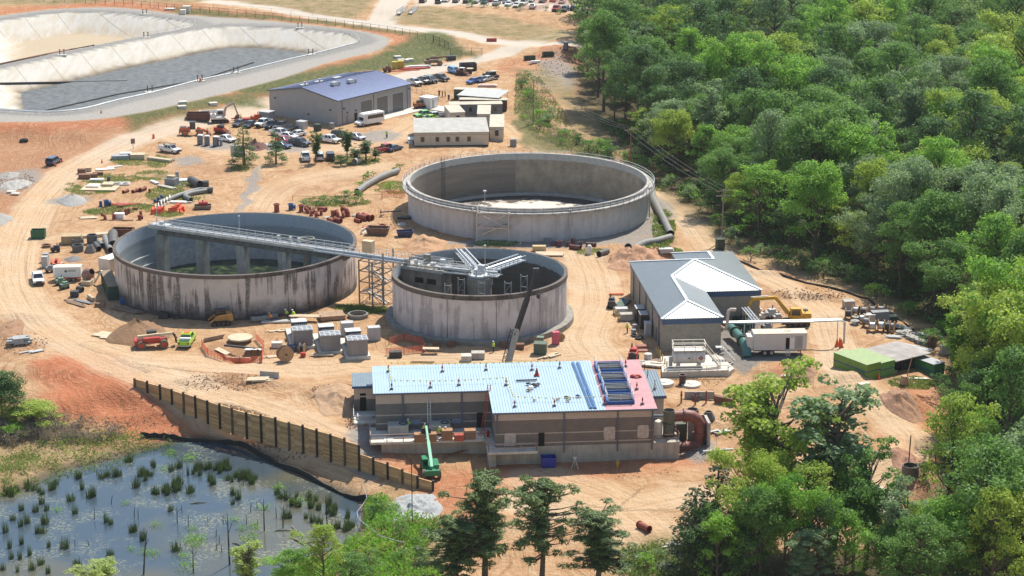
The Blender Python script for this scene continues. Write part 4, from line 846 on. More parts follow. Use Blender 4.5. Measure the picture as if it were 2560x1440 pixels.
# booth and stoop
bt=thing('entrance_booth','small brick booth with grey metal roof left of the long blue roof','building',L2W(-19.5,16.4),pa); bt.location.z=0
b=B(); b.box(0,3.1,0,4.4,1.4,3.4); b.o('upper_wall',m_up,bt); b=B(); b.box(0,3.1,0,4.4,-3.5,1.4); b.o('lower_wall',m_lg,bt)
b=B(); b.add([(-.25,-.3,3.35),(3.35,-.3,3.35),(3.35,4.6,3.75),(-.25,4.6,3.75),(-.25,-.3,3.5),(3.35,-.3,3.5),(3.35,4.6,3.9),(-.25,4.6,3.9)],[(3,2,1,0),(4,5,6,7),(0,1,5,4),(1,2,6,5),(2,3,7,6),(3,0,4,7)])
for i in range(9): b.bar((-.15+i*.42,-.3,3.53),(-.15+i*.42,4.6,3.93),.05,.08)
b.o('roof',M('slate_blue_roof',(.17,.225,.26),.45),bt); b=B(); b.box(-.28,3.38,-.36,-.3,3.15,3.52); b.o('fascia',M('blue_fascia',(.04,.09,.19),.5),bt)
b=B(); b.box(.85,1.75,-.04,.05,-.4,1.7); b.o('doorway',m_void,bt); b=B(); b.box(.85,1.75,-.04,.05,1.95,2.3); b.o('transom',m_void,bt)
b=B(); b.box(-.2,3.3,-5.1,-.02,-.75,-.42); b.box(-.2,.1,-5.1,0,-3.6,-.75); b.box(.1,3.3,-3.2,-.02,-3.6,-.75); b.o('stoop',m_concp,bt)
b=B(); rail(b,[(-.1,-.2,-.42),(-.1,-5,-.42),(3.2,-5,-.42)],r=.05); b.cbox(1.5,-3,-.42,2.2,1.6,.5); b.o('handrail',m_lgrey,bt)
# ---------------------------------------------------------------- vegetation
def leafmat(name,c,c2,tr=.5):
    c=(c[0]*2.2,c[1]*2.25,c[2]*2.2); c2=(c2[0]*2.1,c2[1]*2.15,c2[2]*2.1)
    g=NB(name); out=g.t.nodes['Material Output']; a=g.attr('lv'); oi=g.n('ObjectInfo')
    f=g.math('ADD',g.math('MULTIPLY',a.outputs['Fac'],.75),g.math('MULTIPLY',oi.outputs['Random'],.25))
    col=g.mix(f,c,c2); g.l(col,g.b.inputs['Base Color']); g.b.inputs['Roughness'].default_value=.55; g.b.inputs['Specular IOR Level'].default_value=.3
    t=g.n('BsdfTranslucent'); g.l(g.mix(.5,col,(1,1,.45),'MULTIPLY'),t.inputs[0]); m=g.n('MixShader'); m.inputs[0].default_value=tr; g.l(g.b.outputs[0],m.inputs[1]); g.l(t.outputs[0],m.inputs[2]); g.l(m.outputs[0],out.inputs[0]); return g.m
LEAF={'mid green':leafmat('leaf_mid_green',(.045,.095,.022),(.10,.17,.045)),'dark green':leafmat('leaf_dark_green',(.028,.062,.022),(.065,.115,.04)),'yellow-green':leafmat('leaf_yellow_green',(.10,.15,.022),(.21,.255,.05)),
 'grey-green':leafmat('leaf_grey_green',(.075,.115,.06),(.15,.20,.105)),'bright green':leafmat('leaf_bright_green',(.065,.14,.022),(.15,.25,.04)),'pine':leafmat('pine_needles',(.030,.052,.020),(.085,.115,.04),.25),
 'cedar':leafmat('cedar_foliage',(.026,.036,.018),(.06,.07,.035),.2),'pale willow':leafmat('willow_leaf',(.14,.18,.05),(.24,.28,.10)),'reed':leafmat('reed_blade',(.022,.034,.014),(.06,.085,.03),.3),'dry brush':leafmat('dry_brush_twig',(.10,.08,.062),(.16,.13,.115),.3),'weed':leafmat('weed_leaf',(.05,.085,.025),(.12,.15,.045)),'lily':leafmat('lily_pad',(.11,.13,.07),(.22,.23,.15),.1)}
m_bark=M('bark',(.10,.08,.06),.9,var=.35,scale=4,bump=.3); m_barkp=M('pale_bark',(.24,.20,.155),.9,var=.3,scale=4)
def cards(name,mat,C,Nn,S,lv,asp=.62,parent=None,rng=None):
    n=len(C); rng=rng or RNG
    Nn=Nn/np.linalg.norm(Nn,axis=1,keepdims=True); r=rng.normal(size=(n,3)); a=np.cross(Nn,r); a/=np.linalg.norm(a,axis=1,keepdims=True)+1e-9; b=np.cross(Nn,a)
    S=np.broadcast_to(np.asarray(S,float),(n,))[:,None]; a=a*S*.5; b=b*S*.5*asp
    V=np.stack([C-a,C-b*1.0,C+a,C+b*1.0],1).reshape(-1,3).astype(np.float32)
    me=bpy.data.meshes.new(name); me.vertices.add(4*n); me.vertices.foreach_set('co',V.ravel()); me.loops.add(4*n); me.polygons.add(n)
    me.loops.foreach_set('vertex_index',np.arange(4*n,dtype=np.int32)); me.polygons.foreach_set('loop_start',np.arange(0,4*n,4,dtype=np.int32)); me.polygons.foreach_set('loop_total',np.full(n,4,np.int32)); me.update(calc_edges=True)
    at_=me.attributes.new('lv','FLOAT','POINT'); at_.data.foreach_set('value',np.repeat(np.clip(lv,0,1),4).astype(np.float32))
    me.materials.append(mat); o=bpy.data.objects.new(name,me); COL.objects.link(o)
    if parent: o.parent=parent
    return o
def blobs_to_cards(bl,per,size,rng,flat=.75,up=.5):
    C=[];N=[];LV=[];S=[]
    for c,r,lv in bl:
        n=max(6,int(per*r*r)); d=rng.normal(size=(n,3)); d/=np.linalg.norm(d,axis=1,keepdims=True)
        d[:,2]=np.where(d[:,2]<-.35,-d[:,2]*.6,d[:,2]); k=rng.uniform(.55,1.08,(n,1))
        p=np.array(c)+d*k*r*np.array([1,1,flat]); C.append(p); N.append(d+np.array([0,0,up])+rng.normal(size=(n,3))*.65); LV.append(np.clip(lv+rng.normal(0,.17,n),0,1)); S.append(size*rng.uniform(.65,1.3,n))
    return np.concatenate(C),np.concatenate(N),np.concatenate(S),np.concatenate(LV)
def tree_proto(kind,seed,size=.5,per=26,R0=4.8,h=18.,base=.34,nb=52):
    rng=np.random.default_rng(seed); t=thing('tree','tree','tree'); bl=[]; top=h
    tb=B(); limbs=[]
    if kind=='broad':
        lob=[(rng.normal(0,.38*R0),rng.normal(0,.38*R0),rng.uniform(.45,.9)) for _ in range(6)]+[(0,0,.95)]
        for i in range(nb):
            if rng.random()<.55: l=lob[rng.integers(len(lob))]; off=rng.normal(size=3)*np.array([.22*R0,.22*R0,.06*h]); x,y,z=l[0]+off[0],l[1]+off[1],h*(base+(1-base)*l[2]*.95)+off[2]
            else:
                u=rng.uniform(-.55,1); ph=rng.uniform(0,2*math.pi); rr=math.sqrt(max(0,1-u*u))*R0*rng.uniform(.72,1.0); x,y=rr*math.cos(ph),rr*math.sin(ph); z=h*(base+(1-base)*(.42+.53*u))
            r=rng.uniform(.85,1.75)*R0/4.8; z=min(z,h-r*.7)
            bl.append(((x,y,z),r,rng.beta(2,2))); limbs.append((x*.8,y*.8,z-.3*r))
    elif kind=='open':     # airy spring crown with long gaps
        lead=[(rng.uniform(0,6.28),rng.uniform(.45,.95),rng.uniform(.75,1.)) for _ in range(7)]
        for i in range(int(nb*.9)):
            l=lead[i%7]; q=rng.uniform(.12,1)*l[2]; ph=l[0]+rng.normal(0,.35); rr=R0*(l[1]*min(1,q*1.5)*.8+rng.normal(0,.16)); x,y=rr*math.cos(ph),rr*math.sin(ph); z=h*(base+(1-base)*q*.97)
            bl.append(((x,y,z),rng.uniform(.6,1.15)*R0/4.8,rng.beta(2,2))); limbs.append((x*.92,y*.92,z))
    elif kind=='cone':
        for i in range(nb):
            q=rng.uniform(0,1)**.8; ph=rng.uniform(0,2*math.pi); rr=R0*(1-q)**.75*rng.uniform(.55,1.05)+.2; x,y=rr*math.cos(ph),rr*math.sin(ph); z=h*(base+(1-base)*q)
            bl.append(((x,y,z),(.45+.9*(1-q))*R0/3.5,rng.beta(2,2)))
    elif kind=='pine':
        for i in range(nb):
            q=rng.uniform(0,1); ph=rng.uniform(0,2*math.pi); prof=math.sin(math.pi*(.22+q*.5))**.6*(.62+.5*math.sin(ph*3+seed)); rr=R0*prof*rng.uniform(.25,1.05); x,y=rr*math.cos(ph),rr*math.sin(ph); z=h*(base+(1-base)*q*.97)-.06*rr
            bl.append(((x,y,z),rng.uniform(.42,.8),rng.beta(2,2))); limbs.append((x,y,z-.1))
    C,N,S,LV=blobs_to_cards(bl,per,size,rng,.75 if kind!='pine' else .7,.5)
    cards('crown',LEAF['mid green'],C,N,S,LV,.22 if kind=='pine' else .62,t,rng)
    tr=h*.0135+.06; tip=h*(.96 if kind in('cone','pine') else .8); pts=[(0,0,-.6)]; 
    for i in range(1,6): pts.append((rng.normal(0,.1)*i*.4,rng.normal(0,.1)*i*.4,tip*i/5))
    tb.tube(pts,tr,7,rs=[tr*(1.25-.2*i) for i in range(6)])
    for x,y,z in limbs[::2 if kind!='pine' else 1]:
        zs=max(h*base*.75,z-math.hypot(x,y)*(.75 if kind!='pine' else .12)-.4); zs=min(zs,tip*.97); k=zs/tip*5; i=min(4,int(k)); p0=Vector(pts[i]).lerp(Vector(pts[i+1]),k-i)
        mid=p0.lerp(Vector((x,y,z)),.5)+Vector((0,0,-.2)); tb.tube([p0,mid,(x,y,z)],.1,5,rs=[tr*.42,tr*.27,tr*.1])
    tb.o('trunk',m_bark,t); t['h']=h; t['r']=R0; return t
def place(proto,x,y,z,s,rz,label,col,group,sz=None,name='tree',cat='tree',bark=None):
    t=dup(proto,(x,y,z),rz,label,group,{'crown':LEAF[col],**({'trunk':bark} if bark else {})}); t.scale=(s,s,sz or s); t.name=name; t['category']=cat
    for k in('h','r'):
        if k in t: del t[k]
    return t
PR={'b':[tree_proto('broad',i,.41,44,R0,h,bs,nb) for i,(R0,h,bs,nb) in enumerate(((5.0,18,.28,84),(5.6,17,.22,92),(4.4,19,.3,76),(6.2,18,.26,104),(4.8,16,.16,80)))],
 'o':[tree_proto('open',20+i,.42,70,R0,h,bs,nb) for i,(R0,h,bs,nb) in enumerate(((4.4,19,.2,240),(3.8,18,.18,210)))],
 'c':[tree_proto('cone',40,.36,50,3.0,16,.06,120)],'p':[tree_proto('pine',60+i,.6,170,R0,h,bs,nb) for i,(R0,h,bs,nb) in enumerate(((3.6,17,.4,150),(4.0,18,.44,155)))],
 's':[tree_proto('broad',80+i,.36,34,R0,h,.05,nb) for i,(R0,h,nb) in enumerate(((2.0,2.6,22),(2.4,3.4,28)))]}
def photo_tree(kind,i,px,py,top,col,label,rad=None,z=None,name='tree',cat='tree',group=None,ground=True):
    g=P(px,py) if ground else at(px,py,z); pr=PR[kind][i]; 
    c,s=math.cos(PITCH),math.sin(PITCH); lo,hi=g.z,g.z+45
    for _ in range(40):
        m=(lo+hi)/2; dz=m-CAM_H; yy=720-FPX*(g.y*s+dz*c)/(g.y*c-dz*s)
        if yy>top: lo=m
        else: hi=m
    sz=(lo-g.z)/pr['h']; s_=rad/pr['r'] if rad else sz
    return place(pr,g.x,g.y,g.z-.15,s_,random.uniform(0,6.28),label,col,group,sz,name,cat)
GF='trees in front of the site'
photo_tree('p',0,1212,1505,1193,'pine','tallest foreground pine with layered dark needles, left of a close pair',5.0,-5.2,'pine_tree',group='foreground pines',ground=False)
photo_tree('p',1,1355,1505,1198,'pine','second tall foreground pine with domed top in the middle',4.6,-5.2,'pine_tree',group='foreground pines',ground=False)
photo_tree('p',0,1494,1500,1278,'pine','shortest and rightmost foreground pine with spreading crown',4.8,-5.2,'pine_tree',group='foreground pines',ground=False)
photo_tree('p',1,1140,1520,1300,'pine','lower left foreground pine leaning out over the bank',4.8,-5.2,'pine_tree',group='foreground pines',ground=False)
photo_tree('c',0,1790,1420,1158,'cedar','dark brownish cedar beside the airy yellow-green tree',4.6,None,'cedar_tree')
photo_tree('c',0,1735,1450,1215,'cedar','lower dark cedar at the left end of the foreground thicket',3.8,None,'cedar_tree')
photo_tree('o',0,1930,1345,893,'yellow-green','tall airy yellow-green tree rising in front of the haul road',7.6)
photo_tree('o',1,2080,1370,945,'grey-green','tall open grey-green tree right of the yellow-green one',7.4)
photo_tree('o',0,2165,1420,1085,'mid green','leaning open tree in front of the white gravel pile',4.2)
for k,i,px,py,top,col,lb,rad in (('b',4,1790,1500,1275,'bright green','bright green rounded tree below the dark cedars',2.6),('b',1,1895,1490,1215,'mid green','dense mid green tree under the tall airy tree',3.6),('p',0,2010,1520,1325,'grey-green','dull grey-green pine at the bottom of the thicket',3.4),('b',2,2110,1500,1270,'bright green','bright green tree below the leaning tree',2.6),('b',0,2040,1490,1230,'dark green','dark tree behind the grey-green pine',3.),('b',4,2210,1500,1320,'mid green','bushy tree right of the white gravel pile',3.2),('b',0,1760,1470,1260,'dark green','dark leafy tree in front of the cedars',3.4),('b',2,2015,1440,1150,'yellow-green','yellow-green leafy tree between the two airy trees',3.8),('b',1,2130,1450,1200,'mid green','mid green leafy tree before the leaning tree',3.8),('b',3,1900,1440,1130,'yellow-green','yellow-green leafy mass at the foot of the airy tree',4.),('b',1,1850,1480,1300,'dark green','dark leafy tree between cedars and airy tree',3.2),('b',3,1960,1470,1180,'bright green','bright leafy tree under the airy crown',3.6),('b',0,2240,1500,1300,'mid green','leafy tree beside the white pile',3.4),('b',4,2360,1500,1240,'bright green','bright tree above the bottom right corner',4.),('b',1,2450,1510,1250,'mid green','broad tree in the bottom right corner',4.4),('b',3,2530,1500,1180,'yellow-green','yellow-green tree at the bottom right frame edge',4.),('b',2,2465,1015,700,'yellow-green','tall yellow-green tree behind the green containers at the right',5.),('b',0,2545,1030,645,'yellow-green','tallest yellow-green tree at the right frame edge',5.),('o',1,2400,985,760,'bright green','open bright tree leaning over the green containers',4.2),('b',3,2290,1470,1260,'yellow-green','yellow-green rounded tree near the bottom right corner',3.2),
 ('b',1,10,1085,925,'dark green','dark tree at the left frame edge above the pond',3.6),('b',4,85,1095,1003,'yellow-green','lime green rounded bush above the pond',4.),('b',4,35,1110,1058,'bright green','smaller lime bush at the foot of the larger one',2.2),
 ('o',1,625,1500,1345,'pale willow','pale feathery willow at the bottom edge of the pond',2.6),('b',2,810,1500,1312,'yellow-green','lime young tree right of the pale willow',2.4),('b',0,735,1500,1372,'bright green','bright low tree between willow and lime tree',2.6),('b',4,880,1490,1380,'mid green','green thicket tree right of the lime tree',2.6),('o',0,240,1500,1385,'pale willow','pale willow top at the bottom left of the pond',3.2)):
    photo_tree(k,i,px,py,top,col,lb,rad,-5.,group=GF,ground=False)
for k,i,px,py,top,col,lb,rad in (('c',0,611,415,312,'dark green','tallest small tree beside the billboard',2.9),('c',0,690,410,322,'dark green','slim small tree right of the billboard tree',2.2),('o',0,790,408,318,'dark green','small open tree in front of the white pickup row',1.8),('o',0,868,400,312,'dark green','small open tree by the low pines',1.8),('p',0,915,402,352,'pine','bushy young pine at the right of the parking trees',2.4),('p',1,888,408,372,'pine','low young pine beside the taller bushy one',2.),('p',0,938,400,372,'pine','smallest young pine at the right end of the clump',1.4),('b',4,852,415,385,'dark green','dark bush at the foot of the young pines',1.5)):
    photo_tree(k,i,px,py,top,col,lb+', on the parking bank',rad,group='small trees along the parking bank')
# --- the wood on the right
SPEC=[('b','mid green',.32),('b','dark green',.16),('b','yellow-green',.10),('b','grey-green',.12),('b','bright green',.18),('o','yellow-green',.04),('o','grey-green',.05),('p','pine',.03)]
fpts=W([(1468,25),(1450,120),(1450,235),(1535,345),(1660,450),(1740,525),(1835,600),(1970,655),(2110,692),(2240,755),(2360,850),(2450,930),(2440,1040),(2380,1120),(2370,1220),(2330,1310),(2240,1390),(2160,1470),(2150,1530),(3000,1530),(3300,600),(3000,-90),(1470,-90)],-2)
rng=np.random.default_rng(5); pts=[]; cand=[]
for _ in range(26000): cand.append((rng.uniform(5,230),rng.uniform(205,860)))
ca=np.array(cand); sdv=polysd(ca[:,0],ca[:,1],fpts)
for (x,y),s in zip(cand,sdv):
    if s<1.5 or abs(x)>.262*(y*.96+28)+9: continue
    dmin=5.9+max(0,(y-250))*.0105
    if all((x-a)**2+(y-b_)**2>dmin*dmin for a,b_,_ in pts[-900:]): pts.append((x,y,s))
pts.sort(key=lambda q:q[1]); near=pts[:262]; far=pts[262:]
def zone(px,py):
    v='far top' if py<140 else 'upper' if py<330 else 'middle' if py<620 else 'lower' if py<1000 else 'bottom'
    hz='left edge' if px<1700 else 'centre' if px<2050 else 'right side' if px<2380 else 'right frame edge'
    return v+' '+hz
def topx(x,y,z):
    c,s=math.cos(PITCH),math.sin(PITCH); dz=z-CAM_H; d=y*c-dz*s; return 1280+FPX*x/d,720-FPX*(y*s+dz*c)/d
for x,y,s in near:
    r=rng.random(); a=0
    for k,col,wt in SPEC:
        a+=wt
        if r<a: break
    i=int(rng.integers(len(PR[k]))); sc=rng.uniform(.72,1.2)*(1+.0005*(y-250)); edge=s<6
    if edge and k=='b' and rng.random()<.4: sc*=.72
    sz=sc*rng.uniform(.85,1.25); z=hgt(x,y)-.3; px,py=topx(x,y,z+.8*PR[k][i]['h']*sz)
    nm={'p':'pine'}.get(k,'broadleaf'); lab=('tall ' if sz>1.08 else 'low ' if sz<.8 else '')+('' if col=='pine' else col+' ')+('open-crowned ' if k=='o' else '')+nm+' tree in the '+zone(px,py)+' of the wood'
    place(PR[k][i],x,y,z,sc,rng.uniform(0,6.28),lab,col,'trees of the wood',sz,'pine_tree' if k=='p' else 'broadleaf_tree')
fb={c:[] for c in ('mid green','dark green','yellow-green','grey-green','bright green')}; fc=list(fb)
C=[];N=[];S=[];LV=[]
for x,y,s in far:
    R0=rng.uniform(4.5,6.5); h=rng.uniform(15,22); z0=hgt(x,y); tone=rng.beta(2,2); bl=[]
    for _ in range(34):
        u=rng.uniform(-.5,1); ph=rng.uniform(0,6.28); rr=math.sqrt(1-u*u)*R0*rng.uniform(.6,1); bl.append(((x+rr*math.cos(ph),y+rr*math.sin(ph),z0+h*(.62+.36*u)),rng.uniform(1.2,2.2),np.clip(tone+rng.normal(0,.15),0,1)))
    q=blobs_to_cards(bl,11,.85,rng); 
    for A_,B_ in zip((C,N,S,LV),q): A_.append(B_)
if C:
    o=cards('distant_woodland',leafmat('distant_leaf',(.03,.07,.022),(.125,.175,.05)),np.concatenate(C),np.concatenate(N),np.concatenate(S),np.concatenate(LV),.62,None,rng); stuff(o,'distant woodland canopy beyond the nearer trees','woodland')
print('forest trees',len(near),'far',len(far))
# edge shrubs
lim=0; ES=W([(1300,215),(1330,290),(1370,330),(1430,370),(1500,385),(1560,410),(1640,470),(1700,505),(1760,570),(1850,640),(1960,675),(2090,700),(2200,760),(2320,840),(2345,1000),(2330,1110),(2310,1230),(2250,1330)],-1.5)
for i,(x,y) in enumerate(smoothline(ES,4)):
    for k in range(2 if i%2 else 1):
        xx,yy=x+rng.normal(1.5,1.6),y+rng.normal(0,2.2); j=int(rng.integers(2)); s_=rng.uniform(.5,1.15); px,py=topx(xx,yy,0); col=('dark green','mid green','grey-green','bright green')[int(rng.integers(4))]
        if linedist(np.array([xx]),np.array([yy]),smoothline(W(ROADS[7][0],-1),2))[0][0]<4: continue
        place(PR['s'][j],xx,yy,hgt(xx,yy)-.1,s_,rng.uniform(0,6),col+' shrub along the '+zone(px,py)+' of the wood edge',col,'shrubs along the wood edge',None,'shrub','shrub')
BUSH=[(955,1330,'bright green'),(1000,1345,'mid green'),(1045,1370,'mid green'),(965,1385,'yellow-green'),(920,1400,'yellow-green'),(1010,1410,'mid green'),(900,1430,'bright green'),(1060,1410,'grey-green'),(940,1270,'dark green'),(960,1290,'mid green'),(930,1300,'dark green'),(1600,1410,'mid green'),(1650,1400,'grey-green'),(1680,1420,'mid green'),(1620,1430,'bright green'),(1080,1330,'mid green'),(860,505,'dark green'),(890,508,'mid green'),(840,512,'dark green'),(790,520,'dark green'),(815,512,'mid green'),(760,515,'grey-green'),(870,490,'bright green'),(900,470,'bright green'),(925,455,'mid green'),(975,475,'bright green'),(985,430,'mid green'),(1000,425,'mid green'),(1330,20,'dark green'),(1300,25,'dark green'),(1270,22,'mid green'),(1240,20,'dark green'),(1210,18,'dark green'),(1180,16,'mid green'),(1365,26,'dark green'),(1400,36,'mid green'),(1425,48,'dark green'),(1320,250,'bright green'),(1345,270,'mid green'),(1310,300,'bright green'),(1360,310,'mid green'),(1400,340,'dark green'),(1375,290,'grey-green')]
for px,py,col in BUSH:
    g=P(px,py); s_=random.uniform(.45,.8); nm='beside the pond' if px<1120 and py>1200 else 'at the foot of the foreground trees' if py>1300 else 'on the cut bank between the tanks' if py>400 and px<1010 else 'in the hedge by the far car park' if py<60 else 'on the brushy slope behind the trailers'
    place(PR['s'][random.randint(0,1)],g.x,g.y,g.z-.1,s_,random.uniform(0,6),col+' bush '+nm,col,'bushes '+nm,None,'bush','bush')
for k in PR:
    for t in PR[k]:
        for c in list(t.children): bpy.data.objects.remove(c)
        bpy.data.objects.remove(t)
# ground cover: weeds, brush, reeds as uncountable stuff
def scatter(name,label,mat,region,n,h,size,seed,z=None,asp=.4,up=.3,lim=None):
    rng=np.random.default_rng(seed); pts=[]
    for pg,wt in region:
        poly=np.array(pg); lo,hi=poly.min(0),poly.max(0); k=int(n*wt); q=rng.uniform(lo,hi,(k*4,2)); s=polysd(q[:,0],q[:,1],pg); q=q[s>0][:k]
        if z is None: m=fbm(q[:,0],q[:,1],3.5,seed)>.42; q=q[m]
        pts.append(q)
    q=np.concatenate(pts); m=len(q); zz=np.array([hgt(*p) for p in q]) if z is None else np.full(m,z)
    cl=fbm(q[:,0],q[:,1],2.5,seed+3); C=np.column_stack([q,zz+rng.uniform(.0,1,m)*h*(.4+cl)]); N=rng.normal(size=(m,3)); N[:,2]=np.abs(N[:,2])*up+ .1
    o=cards(name,mat,C,N,size*rng.uniform(.6,1.3,m),np.clip(cl*.6+rng.uniform(0,.5,m),0,1),asp,None,rng); return stuff(o,label,'ground cover')
def ellp(px,py,rx,ry,z=0): return W([(px+rx*math.cos(i*.5236),py+ry*math.sin(i*.5236)) for i in range(12)],z)
scatter('yard_weeds','patchy green weeds between the stored materials',LEAF['weed'],[(ellp(*e),e[2]*e[3]/1000) for e in YW[:20]],3200,.28,.3,3)
bank_=W([(-100,1040),(160,1058),(330,1090),(460,1110),(300,1158),(150,1188),(0,1240),(-100,1260)],-4.4)
scatter('bank_brush','dry mauve brush on the pond bank',LEAF['dry brush'],[(W([(-60,1050),(160,1062),(320,1092),(240,1110),(60,1120),(-60,1140)],-4.2),1)],17000,1.7,.5,5,None,.25)
scatter('bank_greenery','olive green growth along the pond shore',LEAF['weed'],[(W([(160,1110),(330,1092),(460,1110),(420,1140),(300,1165),(150,1192),(0,1245),(-60,1270),(-60,1170)],-4.6),1)],6500,1.2,.42,6,None,.4)
scatter('slope_brush','dry and green brush on the slope beside the wood',LEAF['dry brush'],[(W([(1290,195),(1350,205),(1420,300),(1460,345),(1600,430),(1700,505),(1640,480),(1530,395),(1430,375),(1340,345),(1285,290)],-1),1)],9000,.9,.5,7,None,.25)
scatter('slope_weeds','green weeds on the slope beside the wood',LEAF['weed'],[(W([(1290,195),(1350,205),(1420,300),(1460,345),(1600,430),(1700,505),(1640,480),(1530,395),(1430,375),(1340,345),(1285,290)],-1),1),(ellp(1660,570,30,45),.3),(ellp(1650,630,60,14),.2)],9000,.7,.5,8,None,.4)
scatter('shore_scrub','mixed scrub on the ground below the pines',LEAF['bright green'],[(W([(915,1255),(960,1250),(1010,1300),(1100,1330),(1110,1470),(620,1480),(690,1430),(850,1380),(905,1330)],-4.6),1)],14000,1.3,.45,9,None,.4)
scatter('track_verge_weeds','weeds in front of the foreground clearing',LEAF['weed'],[(W([(1550,1392),(1700,1365),(1780,1400),(1780,1480),(1540,1480)],-4.5),1)],6000,.9,.42,10,None,.35)
scatter('forest_floor_growth','shaded undergrowth on the forest floor',LEAF['dark green'],[(W([(1480,300),(1660,450),(1740,525),(1835,600),(1970,655),(2110,692),(2240,755),(2360,850),(2450,930),(2440,1040),(2370,1220),(2330,1310),(2200,1400),(2400,1500),(2700,1300),(2700,800),(2200,600),(1800,420),(1560,300)],-2),1)],26000,1.4,.6,13,None,.5)
# ---------------------------------------------------------------- vehicles
PAINT={}
def paint(nm,c,r=.3):
    return M('car_paint_'+nm,c,r,var=.05,coat=.5)
m_tyre=M('tyre_rubber',(.022,.021,.02),.85,var=.3); m_dtyre=M('dusty_tyre',(.16,.12,.085),.95,var=.25); m_rim=M('wheel_rim',(.45,.45,.46),.4,.6); m_hl=M('headlamp_glass',(.75,.76,.78),.15); m_tl=M('tail_lamp',(.35,.02,.015),.3); m_bed=M('truck_bed_liner',(.03,.03,.03),.8)
def wheel(parent,x,y,r,w,tyre=None,rim=None):
    b=B(); b.cyl((x,y-w/2,r),(x,y+w/2,r),r,n=14); o=b.o('wheel',tyre or m_tyre,parent,True)
    s=1 if y>0 else -1; b=B(); b.cyl((x,y+s*w*.35,r),(x,y+s*(w/2+.015),r),r*.58,n=10); b.o('rim',rim or m_rim,o,True); return o
def greenhouse(t,pn,x0,x1,hw,z0,z1,sf,sr,side=.18):   # glass body, paint roof and pillars
    b=B(); b.add([(x0,-hw,z0),(x1,-hw,z0),(x1,hw,z0),(x0,hw,z0),(x0+sr,-hw+side,z1),(x1-sf,-hw+side,z1),(x1-sf,hw-side,z1),(x0+sr,hw-side,z1)],[(3,2,1,0),(4,5,6,7),(0,1,5,4),(1,2,6,5),(2,3,7,6),(3,0,4,7)])
    b.o('windows',m_glass,t)
    b=B(); b.box(x0+sr-.03,x1-sf+.03,-hw+side-.02,hw-side+.02,z1,z1+.07)
    for sy in (-1,1):
        for xb,xt in ((x0,x0+sr),(x1,x1-sf),((x0+x1)/2,(x0+sr+x1-sf)/2)): b.bar((xb,sy*(hw+.005),z0),(xt,sy*(hw-side+.005),z1),.09)
    b.o('roof',pn,t)
def car(kind,label,p,rz,pn,group=None,loc=None,rack=None,cat=None,dz=0):
    nm={'pickup':'pickup_truck','sedan':'parked_car','suv':'suv'}[kind]; t=thing(nm,label,cat or {'pickup':'pickup truck','sedan':'car','suv':'SUV'}[kind],(p[0],p[1],hgt(p[0],p[1])+dz),rz,group)
    if kind=='pickup':
        b=B(); b.profile([(-2.85,.5),(2.75,.45),(2.85,.8),(2.75,1.08),(1.3,1.2),(-.85,1.2),(-.85,.95),(-2.85,.95)],-.97,.97); b.box(-2.85,-.85,-.97,-.86,.95,1.3); b.box(-2.85,-.85,.86,.97,.95,1.3); b.box(-2.85,-2.75,-.86,.86,.95,1.3); b.o('body',pn,t,bevel=.05)
        greenhouse(t,pn,-.85,1.45,.9,1.2,1.82,.6,.12); b=B(); b.box(-2.74,-.86,-.855,.855,.9,.99); b.o('truck_bed',m_bed,t); wx,r=(1.75,-1.75),.4
        b=B(); b.box(2.8,2.93,-.95,.95,.5,.72); b.o('bumper',m_dark,t); b=B(); b.box(-2.98,-2.86,-.9,.9,.5,.68); b.o('bumper',m_lgrey,t); fx,hz,rx=2.82,.95,-2.87
    elif kind=='sedan':
        b=B(); b.profile([(-2.35,.35),(2.3,.3),(2.4,.6),(2.2,.82),(1.0,.95),(-1.75,.98),(-2.35,.92)],-.9,.9); b.o('body',pn,t,bevel=.07); greenhouse(t,pn,-1.75,1.1,.82,.95,1.4,.8,.65); wx,r=(1.45,-1.4),.33; fx,hz,rx=2.33,.68,-2.36
    else:
        b=B(); b.profile([(-2.35,.42),(2.3,.4),(2.42,.75),(2.25,1.0),(1.15,1.12),(-2.35,1.12)],-.95,.95); b.o('body',pn,t,bevel=.07); greenhouse(t,pn,-2.33,1.25,.9,1.12,1.7,.75,.25); wx,r=(1.5,-1.4),.38; fx,hz,rx=2.36,.85,-2.37
    for x in wx:
        for y in (-.85,.85): wheel(t,x,y,r,.26)
    for y in (-.72,.72):
        b=B(); b.box(fx,fx+.06,y-.17,y+.17,hz-.1,hz+.08); b.o('headlight',m_hl,t); b=B(); b.box(rx-.03,rx+.02,y-.14,y+.14,hz-.1,hz+.15); b.o('tail_light',m_tl,t)
    b=B(); b.box(fx+.0,fx+.055,-.5,.5,hz-.28,hz+.04); b.o('grille',m_dark,t)
    if rack:
        b=B()
        for x in (-2.7,-.9,1.0): b.bar((x,-.85,1.3),(x,-.85,2.05),.07); b.bar((x,.85,1.3),(x,.85,2.05),.07); b.bar((x,-.85,2.05),(x,.85,2.05),.07)
        for y in (-.85,.85): b.bar((-2.8,y,2.05),(1.1,y,2.05),.07)
        b.o('ladder_rack',m_rust,t); b=B(); b.bar((-2.9,.3,2.15),(1.0,.5,2.15),.35,.12); b.bar((-2.9,-.2,2.15),(.8,-.1,2.15),.2,.1); b.o('ladder',m_wood,t); b=B(); b.box(-2.7,-1,-.96,-.5,1.3,1.6); b.box(-2.7,-1,.5,.96,1.3,1.6); b.o('tool_box',m_white,t)
    return t
COLS={'white':(.78,.78,.77),'black':(.015,.016,.018),'dark grey':(.07,.075,.08),'silver':(.50,.51,.52),'red':(.42,.02,.025),'blue':(.03,.12,.40),'bright blue':(.05,.30,.68),'dark blue':(.025,.05,.12),'lime':(.33,.62,.03),'green':(.22,.55,.10),'maroon':(.14,.02,.02)}
